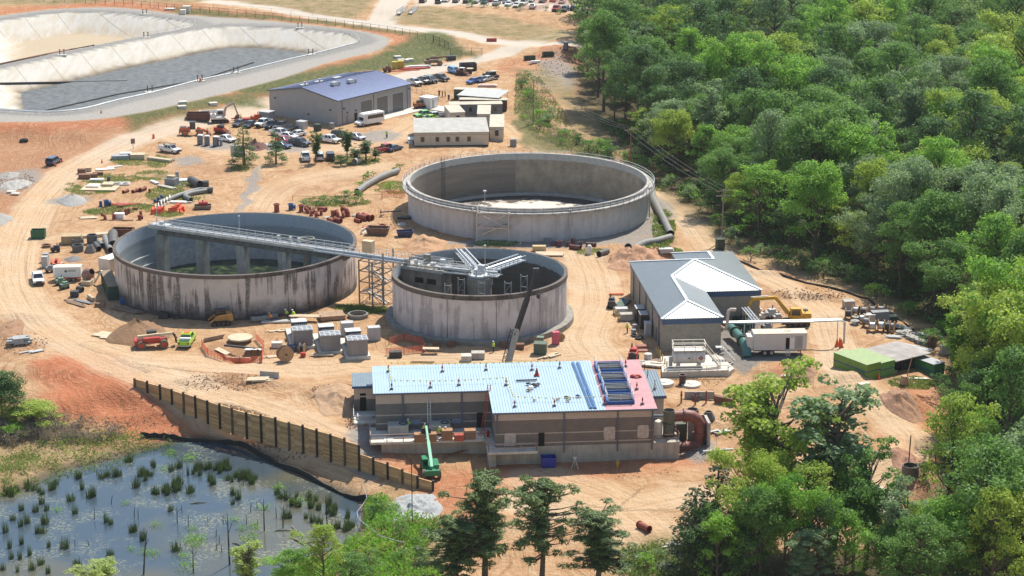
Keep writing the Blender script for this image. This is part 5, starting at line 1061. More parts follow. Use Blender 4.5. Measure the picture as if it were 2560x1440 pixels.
def carpx(kind,col,px,py,fx,fy,label,group=None,rack=None):
    p=P(px,py); q=P(fx,fy); return car(kind,label,p,ang(p,q),paint(col.replace(' ','_'),COLS[col]),group,rack=rack)
GP='vehicles parked beside the workshop'
for a in (('sedan','dark grey',598,314,575,324,'dark grey sedan at the left end of the row by the workshop gable'),('sedan','black',625,317,603,327,'black sedan beside the dark grey sedan near the workshop gable'),('pickup','white',659,315,632,325,'white pickup in the row along the workshop gable'),('pickup','black',681,320,654,331,'black pickup with bright grille along the workshop gable'),('pickup','dark grey',704,322,680,332,'dark pickup with flat bed cover near grey enclosures'),('sedan','black',724,328,700,337,'black sedan behind the two white cars'),
 ('sedan','white',743,341,712,346,'white sedan in the middle of the car park'),('pickup','white',700,340,730,345,'white pickup mostly behind the slim tree'),('sedan','white',722,346,752,350,'white car nose to nose with the white sedan'),('sedan','dark blue',706,369,735,374,'dark blue car in front of the slim tree'),('pickup','dark grey',749,364,775,368,'dark grey pickup side on in the car park'),('pickup','white',824,356,850,360,'white pickup side on right of the dark grey pickup'),('suv','black',851,346,880,352,'black SUV behind the white side-on pickup'),('sedan','silver',893,348,915,352,'silver sedan at the right end of the car park'),('sedan','red',712,356,735,361,'red car partly hidden behind the dark grey pickup'),
 ('pickup','white',764,400,757,380,'white pickup nosed into the bank, tailgate toward us'),('suv','silver',799,399,795,380,'silver SUV behind the small open tree'),('suv','black',826,398,822,380,'black SUV at the end of the bank row'),('pickup','red',965,379,985,375,'red pickup half hidden by the mound before the tan trailer'),('sedan','dark blue',985,377,1000,373,'blue car beside the red pickup'),('sedan','white',568,353,590,358,'white sedan beside the portable toilets'),
 ('pickup','silver',1037,212,1060,220,'silver pickup behind the workshop corner'),('pickup','black',1060,208,1080,216,'black pickup beside the silver pickup'),('suv','dark grey',1077,206,1100,213,'dark SUV in the row behind the workshop'),('pickup','dark grey',1101,201,1122,206,'dark grey pickup at the right end of that row'),('suv','bright blue',1136,183,1160,190,'bright blue SUV beside the black dumpster'),('pickup','black',1227,196,1205,190,'black pickup at the right edge of the dirt lot'),('sedan','silver',1216,203,1195,208,'grey sedan in front of the black pickup'),('sedan','blue',1183,208,1165,213,'blue car at the left of the dirt lot'),('sedan','dark blue',1203,205,1190,210,'dark car between the blue car and grey sedan'),
 ('pickup','green',1062,294,1045,296,'bright green pickup by the trailers'),('pickup','silver',1086,298,1066,300,'silver pickup beside the bright green pickup'),('sedan','lime',1074,302,1056,305,'lime car mostly hidden behind the large tan trailer'),
 ('pickup','white',95,706,100,722,'white pickup parked alone by the enclosed trailer'),('pickup','lime',468,860,478,842,'lime pickup with white bed box near the excavated pit'),('suv','dark blue',134,410,155,398,'dark SUV with its tailgate open beside the haul road')):
    carpx(*a,group=GP if 560<a[2]<930 else None)
carpx('pickup','white',425,381,455,387,'white work pickup with brown ladder rack on the haul road bend',None,True)
lt=[o for o in COL.objects if o.get('label','').startswith('lime pickup')][0]; b=B(); b.box(-1.5,-.9,-.85,.85,1.0,1.45); b.o('tool_box',m_white,lt); b=B(); b.box(-.3,.6,-.5,.5,1.9,1.98); b.o('light_bar',m_orange,lt)
so_=[o for o in COL.objects if o.get('label','').startswith('dark SUV with')][0]; b=B(); b.add([(-2.3,-.85,1.7),(-3.3,-.85,1.95),(-3.3,.85,1.95),(-2.3,.85,1.7),(-2.3,-.85,1.78),(-3.3,-.85,2.02),(-3.3,.85,2.02),(-2.3,.85,1.78)],[(0,1,2,3),(7,6,5,4),(0,4,5,1),(1,5,6,2),(2,6,7,3),(3,7,4,0)]); b.o('tailgate',m_dark,so_)
FARC=[(1057,6,'black','suv'),(1097,8,'dark grey','suv'),(1116,4,'white','sedan'),(1140,5,'dark grey','sedan'),(1166,6,'black','sedan'),(1190,7,'silver','suv'),(1212,8,'dark blue','sedan'),(1241,12,'silver','sedan'),(1267,7,'white','suv'),(1272,14,'white','sedan'),(1291,17,'white','sedan'),(1309,12,'white','suv'),(1332,20,'silver','sedan'),(1357,6,'dark grey','sedan'),(1382,4,'red','sedan'),(1391,27,'red','pickup'),(1412,28,'dark grey','suv'),(1434,25,'black','sedan'),(1226,3,'red','sedan'),(1250,2,'black','sedan'),(1286,4,'dark grey','sedan'),(1328,4,'silver','sedan'),(1405,8,'white','sedan'),(1180,1,'red','sedan'),(1200,1,'white','suv')]
for px,py,c,k in FARC:
    p=P(px,py); car(k,c+' '+{'sedan':'car','suv':'SUV','pickup':'pickup'}[k]+' in the far car park at the top',p,R(random.choice((75,82,255,262))),paint(c.replace(' ','_'),COLS[c]),'cars in the far car park')
def at_px(px,py,fx=None,fy=None):
    p=P(px,py); return p,(ang(p,P(fx,fy)) if fx is not None else 0.)
# bus
p,rz=at_px(922,312,900,316); t=thing('shuttle_bus','white cutaway shuttle bus with black windows beside the workshop door','bus',p,rz)
b=B(); b.box(-4.0,1.6,-1.2,1.2,.5,2.95); b.o('body',m_white,t,bevel=.12); b=B(); b.box(-4.0,1.7,-1.15,1.15,2.95,3.05); b.box(1.5,2.3,-1.1,1.1,2.2,2.9,tx=.2); b.o('roof',m_white,t,bevel=.06)
b=B(); b.profile([(1.6,.45),(3.6,.45),(3.65,1.05),(2.7,1.35),(1.6,1.4)],-1.0,1.0); b.box(1.6,2.3,-1.0,1.0,1.4,2.2,tx=.1); b.o('cab',m_white,t,bevel=.06)
b=B(); b.box(-3.6,1.2,-1.215,1.215,1.7,2.6); b.add([(2.32,-.9,1.42),(2.32,.9,1.42),(2.22,.85,2.15),(2.22,-.85,2.15)],[(0,1,2,3)]); b.o('windows',m_glass,t)
for x in (2.5,-2.4):
    for y in (-.95,.95): wheel(t,x,y,.42,.28)
for y in (-.75,.75): b=B(); b.box(3.62,3.68,y-.18,y+.18,.75,1.0); b.o('headlight',m_hl,t)
b=B(); b.box(3.6,3.75,-1,1,.42,.62); b.o('bumper',m_dark,t)
# ---------------------------------------------------------------- construction machines
def tracks(t,L,w,gap,h,mat=None):
    for s in (-1,1):
        b=B(); y=s*gap; n=8; pr=[(-L/2+h/2*(1-math.sin(math.pi*i/n)),h/2-h/2*math.cos(math.pi*i/n)) for i in range(n+1)]+[(L/2-h/2*(1-math.sin(math.pi*i/n)),h/2+h/2*math.cos(math.pi*i/n)) for i in range(n+1)]
        b.profile(pr,y-w/2,y+w/2); b.o('track',mat or m_black,t)
        b=B()
        for i in range(4): b.cyl((-L/2+h*.6+i*(L-h*1.2)/3,y-w/2-.02,h*.45),(-L/2+h*.6+i*(L-h*1.2)/3,y+w/2+.02,h*.45),h*.26,n=8)
        b.o('track_roller',m_rust,t)
def excavator(label,p,rz,body,boomc,joints,s=1.,slew=0.,cabc=None,bladeM=None):
    t=thing('excavator',label,'excavator',p,rz); tracks(t,3.6*s,.55*s,1.05*s,.8*s)
    Rm=Matrix.Rotation(slew,4,'Z')
    def po(b,n,m,**k): b.xf(Rm); return b.o(n,m,t,**k)
    b=B(); b.cyl((0,0,.6*s),(0,0,.95*s),.75*s,n=14); po(b,'turntable',m_dark)
    b=B(); b.box(-2.0*s,1.1*s,-1.2*s,1.2*s,.95*s,1.45*s); b.box(-2.1*s,-.7*s,-1.2*s,1.2*s,1.45*s,2.1*s,tx=.08*s,ty=.08*s); po(b,'body',body,bevel=.06)
    b=B(); b.box(-.6*s,1.1*s,.25*s,1.2*s,1.45*s,2.85*s,tx=.1*s,ty=.05*s); c=po(b,'cab',cabc or body,bevel=.05)
    b=B(); b.box(-.35*s,1.13*s,.33*s,1.12*s,1.75*s,2.65*s,tx=.12*s); b.box(-.45*s,.9*s,.22*s,1.23*s,1.8*s,2.6*s,tx=.1*s,ty=.04*s); po(b,'windows',m_glass)
    b=B(); J=[Vector((x*s,-.1*s,z*s)) for x,z in joints]
    b.bar(J[0],J[1],.42*s,.5*s); b.bar(J[1],J[2],.38*s,.42*s); po(b,'boom',boomc); b=B(); b.bar(J[2]+(J[2]-J[3])*.1,J[3],.3*s,.36*s); po(b,'stick',boomc)
    b=B(); b.cyl(J[0].lerp(J[1],.1)+Vector((.4*s,0,-.1)),J[0].lerp(J[1],.75)+Vector((0,0,-.3*s)),.08*s,n=8); b.cyl(J[1].lerp(J[2],.3)+Vector((0,0,.35*s)),J[2]+Vector((.2*s,0,.35*s)),.08*s,n=8); po(b,'hydraulic_ram',m_alu)
    q=J[3]; b=B(); b.profile([(q.x-.4*s,q.z),(q.x+.35*s,q.z+.1*s),(q.x+.3*s,q.z-.6*s),(q.x-.3*s,q.z-1.05*s),(q.x-.9*s,q.z-.75*s)],q.y-.5*s,q.y+.5*s); po(b,'bucket',m_rust)
    b=B(); b.cbox(-1.4*s,-.5*s,2.1*s,.7*s,.9*s,.12*s); b.cyl((-1.2*s,.5*s,2.1*s),(-1.2*s,.5*s,2.6*s),.07*s,n=6); po(b,'engine_cover',m_dark)
    if bladeM: b=B(); b.box(1.95*s,2.05*s,-1.3*s,1.3*s,.05,.55*s); b.o('dozer_blade',bladeM,t)
    return t
m_wred=M('white_machine_paint',(.70,.67,.62),.5,var=.1); m_lor=M('loader_orange',(.52,.10,.03),.5,var=.2,scale=2)
p,rz=at_px(549,305,525,308); excavator('white and red mini excavator with raised pale boom on the haul road',P(549,306),R(20),m_wred,M('faded_pink_boom',(.52,.36,.30),.6,var=.15),[(.9,1.3),(1.6,3.6),(3.4,4.4),(4.3,1.6)],1.05,R(-8),m_wred,m_red)
p=P(1990,812); excavator('yellow excavator with long arched boom behind the white generator trailer',p,R(8),m_yellow,m_yellow,[(.9,1.5),(3.2,4.2),(6.6,3.9),(7.7,1.4)],1.12,math.pi-R(8))
def loader(label,p,rz,body,s=1.):
    t=thing('wheel_loader',label,'wheel loader',p,rz)
    b=B(); b.box(-3.1*s,-.6*s,-1.05*s,1.05*s,.9*s,2.0*s,tx=.1*s,ty=.1*s); b.box(-3.3*s,-3.0*s,-1.1*s,1.1*s,.6*s,1.4*s); b.o('engine_body',body,t,bevel=.06); b=B(); b.box(-2.9*s,-1.5*s,-.8*s,.8*s,2.0*s,2.12*s); b.box(-3.12*s,-2.2*s,-.9*s,.9*s,1.2*s,1.9*s); b.o('engine_cover',m_dark,t)
    b=B(); b.box(-.7*s,.6*s,-.75*s,.75*s,1.5*s,1.9*s); b.box(-.8*s,.7*s,-.8*s,.8*s,3.15*s,3.3*s)
    for x in(-.65,.55):
        for y in(-.7,.7): b.bar((x*s,y*s,1.9*s),(x*s,y*s,3.15*s),.1*s)
    b.o('cab',m_dark,t); b=B(); b.box(-.6*s,.5*s,-.68*s,.68*s,1.9*s,3.1*s); b.o('windows',m_glass,t)
    b=B(); b.box(.6*s,2.3*s,-.6*s,.6*s,.8*s,1.5*s); b.o('front_frame',body,t)
    b=B(); 
    for y in(-.55,.55): b.bar((1.0*s,y*s,1.8*s),(3.3*s,y*s,.8*s),.22*s,.35*s)
    b.o('lift_arm',body,t); b=B(); b.profile([(3.2*s,.2*s),(4.3*s,.12*s),(4.1*s,.5*s),(3.6*s,.7*s),(3.5*s,1.35*s),(3.2*s,1.3*s)],-1.5*s,1.5*s); b.o('bucket',M('loader_bucket_brown',(.22,.09,.05),.8,var=.25),t)
    for x in(-1.9,1.6):
        for y in(-1.05,1.05): wheel(t,x*s,y*s,.78*s,.6*s,m_dtyre,m_lor)
    return t
loader('orange wheel loader with bucket lowered on the haul road edge',P(483,338),R(8),m_lor,1.0)
def skid(label,p,rz,body,cabm=None,s=1.,wheels=False,bucket=True):
    t=thing('track_loader',label,'skid loader',p,rz); tracks(t,2.6*s,.45*s,.75*s,.65*s)
    b=B(); b.box(-1.5*s,.7*s,-.55*s,.55*s,.5*s,1.25*s); b.profile([(-1.7*s,.6*s),(-.8*s,.6*s),(-.8*s,1.55*s),(-1.6*s,1.45*s)],-.7*s,.7*s); b.o('body',body,t,bevel=.04)
    b=B(); b.box(-.75*s,.65*s,-.5*s,.5*s,2.0*s,2.12*s)
    for x in(-.7,.6):
        for y in(-.45,.45): b.bar((x*s,y*s,1.2*s),(x*s,y*s,2.0*s),.09*s)
    b.o('cab',cabm or m_dark,t); b=B(); b.box(-.65*s,.5*s,-.43*s,.43*s,1.25*s,1.98*s); b.o('windows',m_glass,t)
    b=B()
    for y in(-.78,.78): b.bar((-1.5*s,y*s,1.5*s),(.3*s,y*s,1.4*s),.12*s,.24*s); b.bar((.3*s,y*s,1.4*s),(1.5*s,y*s,.5*s),.12*s,.22*s)
    b.o('lift_arm',body,t)
    if bucket: b=B(); b.profile([(1.4*s,.1*s),(2.2*s,.05*s),(2.1*s,.2*s),(1.65*s,.3*s),(1.55*s,.8*s),(1.4*s,.8*s)],-.95*s,.95*s); b.o('bucket',m_rust,t)
    return t
skid('red tracked skid loader beside the orange wheel loader',P(553,334),R(-12),m_red)
skid('dusty orange skid loader by the workshop pad',P(1050,271),R(25),M('dusty_orange',(.42,.16,.08),.7,var=.2))
skid('tan tracked skid loader in the shadow of the left tank',P(551,811),math.pi+R(15),M('dusty_tan_yellow',(.45,.25,.08),.8,var=.2),None,1.25,bucket=False)
skid('white-cabbed skid loader near the bright blue SUV',P(1156,188),R(-20),m_rust,m_white)
def telehandler(label,p,rz,body,boomc,p_up,s=1.,ext=6.5,cabm=None,fork=True,tyre=None):
    t=thing('telehandler',label,'telehandler',p,rz)
    b=B(); b.box(-2.4*s,2.0*s,-.6*s,.6*s,.75*s,1.35*s); b.profile([(-1.6*s,1.35*s),(1.3*s,1.35*s),(1.0*s,1.85*s),(-1.4*s,1.8*s)],-1.1*s,-.35*s); b.box(-2.75*s,-2.3*s,-1.0*s,1.0*s,.7*s,1.5*s); b.o('body',body,t,bevel=.05)
    b=B(); b.box(-.75*s,.75*s,.35*s,1.15*s,.95*s,1.5*s); b.box(-.8*s,.75*s,.33*s,1.17*s,2.35*s,2.47*s)
    for x in(-.7,.65):
        for y in(.4,1.1): b.bar((x*s,y*s,1.5*s),(x*s,y*s,2.35*s),.09*s)
    b.o('cab',cabm or body,t); b=B(); b.box(-.65*s,.6*s,.43*s,1.08*s,1.5*s,2.33*s); b.o('windows',m_glass,t)
    a=Vector((-2.2*s,-.0,1.75*s)); d=Vector((math.cos(p_up),0,math.sin(p_up))); b=B(); b.bar(a,a+d*ext*.62,.42*s,.5*s); b.o('boom',boomc,t); b=B(); b.bar(a+d*ext*.55,a+d*ext,.3*s,.36*s); b.o('boom_extension',boomc,t)
    e=a+d*ext; b=B(); b.bar(e,e+Vector((.5*s,0,-.9*s)),.3*s); b.box(e.x+.3*s,e.x+.5*s,-.7*s,.7*s,e.z-1.4*s,e.z-.4*s); 
    if fork: 
        for y in(-.45,.45): b.box(e.x+.5*s,e.x+1.7*s,y-.07,y+.07,e.z-1.4*s,e.z-1.32*s)
    b.o('fork_carriage',m_dark,t)
    for x in(-1.75,1.65):
        for y in(-1.05,1.05): wheel(t,x*s,y*s,.68*s,.45*s,tyre or m_dtyre,body)
    return t
telehandler('red and cream telehandler with lowered boom beside the dirt pile',P(382,868),R(14),m_red,M('cream_boom',(.58,.50,.32),.5,var=.08),R(3),1.05,5.6,m_dark)
telehandler('muddy telehandler parked on the grass verge by the access road',P(1085,163),R(10),M('muddy_machine',(.25,.19,.14),.85,var=.3),m_rust,R(6),1.0,5.6)
q=P(1076,1184); hd=R(98); telehandler('green telehandler reaching its boom up to the building deck',q,hd,M('bright_green_machine',(.015,.19,.085),.45,var=.12),M('pale_green_boom',(.14,.42,.27),.4,var=.06),R(23),1.0,8.2)
# mobile crane
p=at(1268,915,3.5); p.z=hgt(p.x,p.y); t=thing('mobile_crane','black and white telescopic crane boom rising behind the blue roof','crane',p,0)
def wz(px,py,y): # point on the vertical plane at depth y seen at a pixel
    c,s=math.cos(PITCH),math.sin(PITCH); a=(px-1280)/FPX; bb_=(720-py)/FPX; d=(a,c+bb_*s,-s+bb_*c); k=y/d[1]; return Vector((d[0]*k,y,CAM_H+d[2]*k))-p
e0=wz(1272,905,p.y); e1=wz(1293,822,p.y+1.5); e2=wz(1340,680,p.y+4)
b=B(); b.bar(e0+(e0-e1)*.5,e1,.62,.75); b.o('boom_base',M('crane_cream',(.40,.35,.29),.5,var=.1),t); b=B(); b.bar(e1-(e2-e1)*.12,e1.lerp(e2,.55),.6,.66); b.bar(e1.lerp(e2,.5),e2,.46,.52); b.o('boom_extension',M('crane_black',(.03,.024,.022),.5,var=.2),t)
b=B(); pv=Vector((-.75,0,0))
for i in range(9):
    q0=(e0+(e0-e1)*.4).lerp(e1,i/9)+pv; q1=(e0+(e0-e1)*.4).lerp(e1,(i+1)/9)+pv
    for o_ in (Vector((-.25,0,0)),Vector((.25,0,0))): b.bar(q0+o_,q1+o_,.09)
    b.bar(q0-Vector((.25,0,0)),q1+Vector((.25,0,0)),.06); b.bar(q0+Vector((.25,0,0)),q1-Vector((.25,0,0)),.06)
b.o('lattice_jib',m_dark,t); b=B(); b.cbox(e2.x,e2.y,e2.z-.3,.9,.5,.9); b.cyl((e2.x+.35,e2.y,e2.z),(e2.x+.35,e2.y,e2.z-3.4),.035,n=5); b.blob((e2.x+.35,e2.y,e2.z-3.8),.28,.2,.42,8,5); b.o('hook_block',m_dark,t)
b=B(); b.box(-4,4,-1.3,1.3,.8,1.5); b.box(-3.8,-2,-1.2,1.2,1.5,2.9); b.o('carrier',m_white,t)
for x in(-3,-1.6,1.6,3):
    for y in(-1.1,1.1): wheel(t,x,y,.6,.4)
# ---------------------------------------------------------------- people
import bmesh
def person(label,p,rz,vest,legs=None,pose='stand',hat=None):
    t=thing('person',label,'person',(p[0],p[1],p[2]),rz)
    lean=.55 if pose=='bend' else 0.05; hip=.92 if pose!='kneel' else .5
    sh=Vector((math.sin(lean)*.52,0,hip+math.cos(lean)*.52)); nk=sh+Vector((math.sin(lean)*.1,0,.1)); hd=sh+Vector((math.sin(lean)*.2+.02,0,.24))
    J=[((0,0,hip),.14),((0,.09,hip-.05),.1),((.04,.11,hip*.5),.075),((0,.12,.08),.05),((.15,.13,.04),.045),((0,-.09,hip-.05),.1),((-.03,-.12,hip*.5),.075),((-.05,-.13,.08),.05),((.1,-.14,.04),.045),((sh.x*.55,0,(hip+sh.z)/2),.15),(tuple(sh),.16),(tuple(nk),.06),(tuple(hd),.105),
       ((sh.x,.2,sh.z),.07),((sh.x+.08,.26,sh.z-.28),.05),((sh.x+.28,.2,sh.z-.38 if pose!='bend' else sh.z-.5),.04),((sh.x+.36,.19,sh.z-.40 if pose!='bend' else sh.z-.56),.04),((sh.x,-.2,sh.z),.07),((sh.x+.06,-.27,sh.z-.28),.05),((sh.x+.22,-.22,sh.z-.42 if pose!='bend' else sh.z-.5),.04),((sh.x+.30,-.21,sh.z-.46 if pose!='bend' else sh.z-.56),.04)]
    E=[(0,1),(1,2),(2,3),(3,4),(0,5),(5,6),(6,7),(7,8),(0,9),(9,10),(10,11),(11,12),(10,13),(13,14),(14,15),(15,16),(10,17),(17,18),(18,19),(19,20)]
    me=bpy.data.meshes.new('body'); me.from_pydata([j[0] for j in J],E,[]); o=bpy.data.objects.new('body',me); COL.objects.link(o); o.parent=t; me.materials.append(m_skin)
    bm=bmesh.new(); bm.from_mesh(me); ly=bm.verts.layers.skin.verify(); bm.verts.ensure_lookup_table()
    for v,(c,r) in zip(bm.verts,J): v[ly].radius=(r,r*.9)
    bm.verts[0][ly].use_root=True; bm.to_mesh(me); bm.free(); o.modifiers.new('skin','SKIN'); sb=o.modifiers.new('sub','SUBSURF'); sb.levels=1; sb.render_levels=1
    b=B(); b.tube([(0,0,hip-.02),(sh.x*.5,0,(hip+sh.z)/2),(sh.x*.95,0,sh.z-.05),(nk.x,0,nk.z-.02)],.2,10,rs=[.19,.2,.215,.1])
    for s in(-1,1): b.tube([(sh.x,s*.14,sh.z),(sh.x+.03,s*.25,sh.z-.12),(sh.x+.08,s*.265,sh.z-.27)],.09,8,rs=[.1,.09,.075])
    b.o('vest',vest,t,True); b=B()
    for s,dx in((1,.04),(-1,-.03)): b.tube([(0,s*.08,hip+.02),(dx,s*.115,hip*.5),(dx-.03,s*.125,.08)],.1,8,rs=[.135,.1,.085])
    b.o('trousers',legs or m_jean,t,True); b=B(); b.lathe([(.155,0),(.14,.03),(.135,.1),(.09,.16),(0,.18)],10); b.xf(Matrix.Translation(hd+Vector((0,0,.02)))); b.o('helmet',hat or m_hat,t,True)
    return t
m_ov=M('orange_vest',(.8,.22,.03),.7); m_tshirt=M('dark_shirt',(.05,.05,.06),.9)
for a in ((967,345,90,m_vest,'worker in a yellow vest walking across the sandy yard',None),(1568,833,200,m_vest,'worker in a yellow vest and white helmet by the blower building',None),(1234,880,180,m_vest,'worker in a lime vest behind the crane boom',None),(680,806,200,m_ov,'worker in an orange vest by the grey pipe','bend'),(720,797,200,m_vest,'worker in a lime vest bending over the pipe skid','bend'),(737,799,170,m_vest,'worker in a lime vest standing right of the bending one','bend'),(1098,241,90,m_tshirt,'worker in dark clothes left of the group by the sandy turn',None),(1106,242,0,m_ov,'worker in orange in the middle of the group by the sandy turn',None),(1113,242,180,m_vest,'worker on the right of the group by the sandy turn',None),(1122,252,100,m_tshirt,'worker standing alone below the group near the blue trailer',None),(127,412,80,m_vest,'person in a lime vest at the open tailgate of the SUV',None),(603,304,180,m_vest,'worker in a lime vest by the mini excavator boom',None)):
    person(a[4],P(a[0],a[1]),R(a[2]),a[3],pose=a[5] or 'stand',hat=M('yellow_helmet',(.6,.45,.03),.4) if random.random()<.3 else None)
for u_,v_,pz,lb in ((-11.9,7.5,'stand','worker in a lime vest by the wall behind the grey air handler'),(-7.6,4.6,'bend','worker in a lime vest bending beside the brown crate'),(-6.8,4.5,'bend','second worker in a lime vest right of the bending one on the deck'),(-9.6,5.6,'stand','worker in a lime vest right of the grey air handler')):
    person(lb,L2W(u_,v_,fz),R(-80),m_vest,pose=pz)
# ---------------------------------------------------------------- retaining wall, fences, poles
tw=thing('retaining_wall','long timber lagging retaining wall with dark steel posts above the pond','retaining wall')
m_plank=NB('weathered_planks'); g=m_plank; tcx=g.n('TexCoord').outputs['Object']; s=g.n('SeparateXYZ'); g.l(tcx,s.inputs[0])
q=g.math('FRACT',g.math('MULTIPLY',s.outputs[2],3.6)); rowc=g.n('TexWhiteNoise',noise_dimensions='1D'); g.l(g.math('ADD',g.math('FLOOR',g.math('MULTIPLY',s.outputs[2],3.6)),g.math('MULTIPLY',g.math('FLOOR',g.math('MULTIPLY',s.outputs[0],.45)),7.3)),rowc.inputs['W'])
gr_=g.noise(g.map(tcx,(.8,.8,14)),1.,4,.7); c=g.mix(rowc.outputs['Value'],(.40,.225,.10),(.68,.43,.21)); c=g.mix(g.rng(gr_,.45,.72,0,.55),c,(.12,.08,.05)); c=g.mix(g.rng(q,.0,.1,.85,0),c,(.02,.015,.01)); g.l(c,g.b.inputs['Base Color']); g.b.inputs['Roughness'].default_value=.9
WL=[Vector((a,b_,0)) for a,b_,_,_ in WALL]; lens=[0]
for a,b_ in zip(WL[:-1],WL[1:]): lens.append(lens[-1]+(b_-a).length)
def wallat(s):
    for i in range(len(WL)-1):
        if s<=lens[i+1]+1e-6:
            k=(s-lens[i])/(lens[i+1]-lens[i]+1e-9); p=WL[i].lerp(WL[i+1],k); return p,WALL[i][2]*(1-k)+WALL[i+1][2]*k,WALL[i][3]*(1-k)+WALL[i+1][3]*k
npost=22; prev=None; LNV=Vector((-.55,-.83,0))
for i in range(npost+1):
    s_=lens[-1]*i/npost; p,zb,zt=wallat(s_); d=(wallat(min(lens[-1],s_+.1))[0]-wallat(max(0,s_-.1))[0]).normalized(); nr=Vector((d.y,-d.x,0))
    if nr.y>0: nr=-nr
    q=p+nr*.55; 
    b=B(); pz=zt+.28+(.15 if i%3 else .0); b.bar(q+Vector((0,0,zb-.6))+nr*.12,q+Vector((0,0,pz))+nr*.12,.34,.34); b.o('post',M('blackened_post',(.045,.032,.026),.8,var=.4,scale=2) if i%4 else M('brown_post',(.13,.085,.055),.8,var=.3),tw)
    if prev:
        q0,zb0,zt0=prev; b=B(); zt_=min(zt0,zt) if i in(18,19) else (zt0+zt)/2+.12; zb_=min(zb,zb0)-.5; dd=(q-q0).normalized(); n2=Vector((dd.y,-dd.x,0))*.1
        vs=[q0+n2,q+n2,q-n2,q0-n2]; b.prism([(v.x,v.y) for v in vs],zb_,zt_+random.uniform(-.06,.08)); b.o('lagging',m_plank.m,tw)
    prev=(q,zb,zt)
# black silt fence
def ribbon(name,pts,h,mat,label,cat,lean=0.,th=.05,posts=None,pm=None):
    t=thing(name,label,cat); b=B(); n=len(pts); pts=[Vector(p) for p in pts]
    for i,p in enumerate(pts): 
        k=h*random.uniform(.75,1.1); d=(pts[min(i+1,n-1)]-pts[max(i-1,0)]); d.z=0; d.normalize(); s_=Vector((d.y,-d.x,0))*th
        b.v+= [tuple(p-s_),tuple(p+s_),tuple(p+s_+Vector((0,0,k))+s_*lean),tuple(p-s_+Vector((0,0,k))+s_*lean)]
    for i in range(n-1):
        for j in range(4): b.f.append((4*i+j,4*i+(j+1)%4,4*i+4+(j+1)%4,4*i+4+j))
    b.o('fabric',mat,t)
    if posts:
        for i in range(0,n,posts): b=B(); b.bar(pts[i]-Vector((0,0,.2)),pts[i]+Vector((0,0,h*1.25)),.07); b.o('post',pm or m_wood,t)
    return t
def gp(px,py,z=None): return P(px,py) if z is None else at(px,py,z)
def line_px(pts,k=3,z=None): return [ (lambda a:Vector((a[0],a[1],hgt(*a))))(a) for a in smoothline([tuple(gp(x,y,z))[:2] for x,y in pts],k)]
m_silt=M('black_silt_fabric',(.02,.021,.02),.7,var=.3); m_orn=M('orange_mesh_fence',(.70,.15,.07),.7,var=.25,scale=3)
ribbon('silt_fence',line_px([(352,1098),(400,1094),(450,1093),(540,1099),(600,1108),(650,1132),(700,1158),(760,1182),(830,1216),(880,1238),(925,1247)],4,-4.4),.85,m_silt,'black silt fence curving along the pond edge below the timber wall','fence',posts=3,pm=m_wood)
ribbon('silt_fence',line_px([(1790,618),(1850,655),(1960,692),(2070,720),(2150,745),(2230,790),(2320,850)],4),.4,m_silt,'low black silt fence along the foot of the wood','fence',posts=4,pm=m_wood)
t=thing('boundary_wire','bare wire fence on posts at the pond outlet','fence'); pts=line_px([(905,1225),(918,1262),(893,1295),(905,1320),(950,1355),(1010,1372)],2)
b=B(); b.tube([p+Vector((0,0,.9)) for p in pts],.05,5); b.o('wire',m_galv,t)
for p in pts[::2]: b=B(); b.bar(p,p+Vector((0,0,1.0)),.07); b.o('post',m_galv,t)
def netting(pts,label,h=1.1,closed=False,mat=None):
    t=thing('barrier_fence',label,'fence'); P3=[P(*p) for p in pts]
    if closed: P3.append(P3[0])
    for i,(a,c_) in enumerate(zip(P3[:-1],P3[1:])):
        b=B(); n=max(2,int((c_-a).length/.6)); d=(c_-a).normalized(); s_=Vector((d.y,-d.x,0))*.015
        for hh in [k*h/6 for k in range(1,7)]: b.bar(a+Vector((0,0,hh-.05*math.sin(i))),c_+Vector((0,0,hh)),.03,.075)
        for j in range(n+1): q=a.lerp(c_,j/n); b.bar(q+Vector((0,0,.1)),q+Vector((0,0,h)),.05)
        b.o('mesh_panel',mat or m_orn,t); b=B(); b.bar(a-Vector((0,0,.2)),a+Vector((0,0,h+.25)),.08); b.o('post',m_rust,t)
    return t
netting([(505,868),(520,890),(560,905),(600,910),(655,908),(660,870),(640,850)],'orange mesh fence round the open excavation')
netting([(972,862),(1010,850),(1058,862),(1062,880),(1010,886),(965,888)],'orange mesh fence round the small hole in front of the middle tank')
netting([(955,494),(985,491),(1012,494)],'orange mesh fence at the foot of the far tank bank',1.3)
netting([(1335,8),(1390,10),(1440,12)],'orange mesh fence at the back of the far car park',1.5); netting([(1480,10),(1440,6),(1390,4)],'orange mesh fence beyond the far car park',1.5)
netting([(1300,22),(1340,24),(1372,20)],'low orange mesh fence beside the far hedge',1.2)
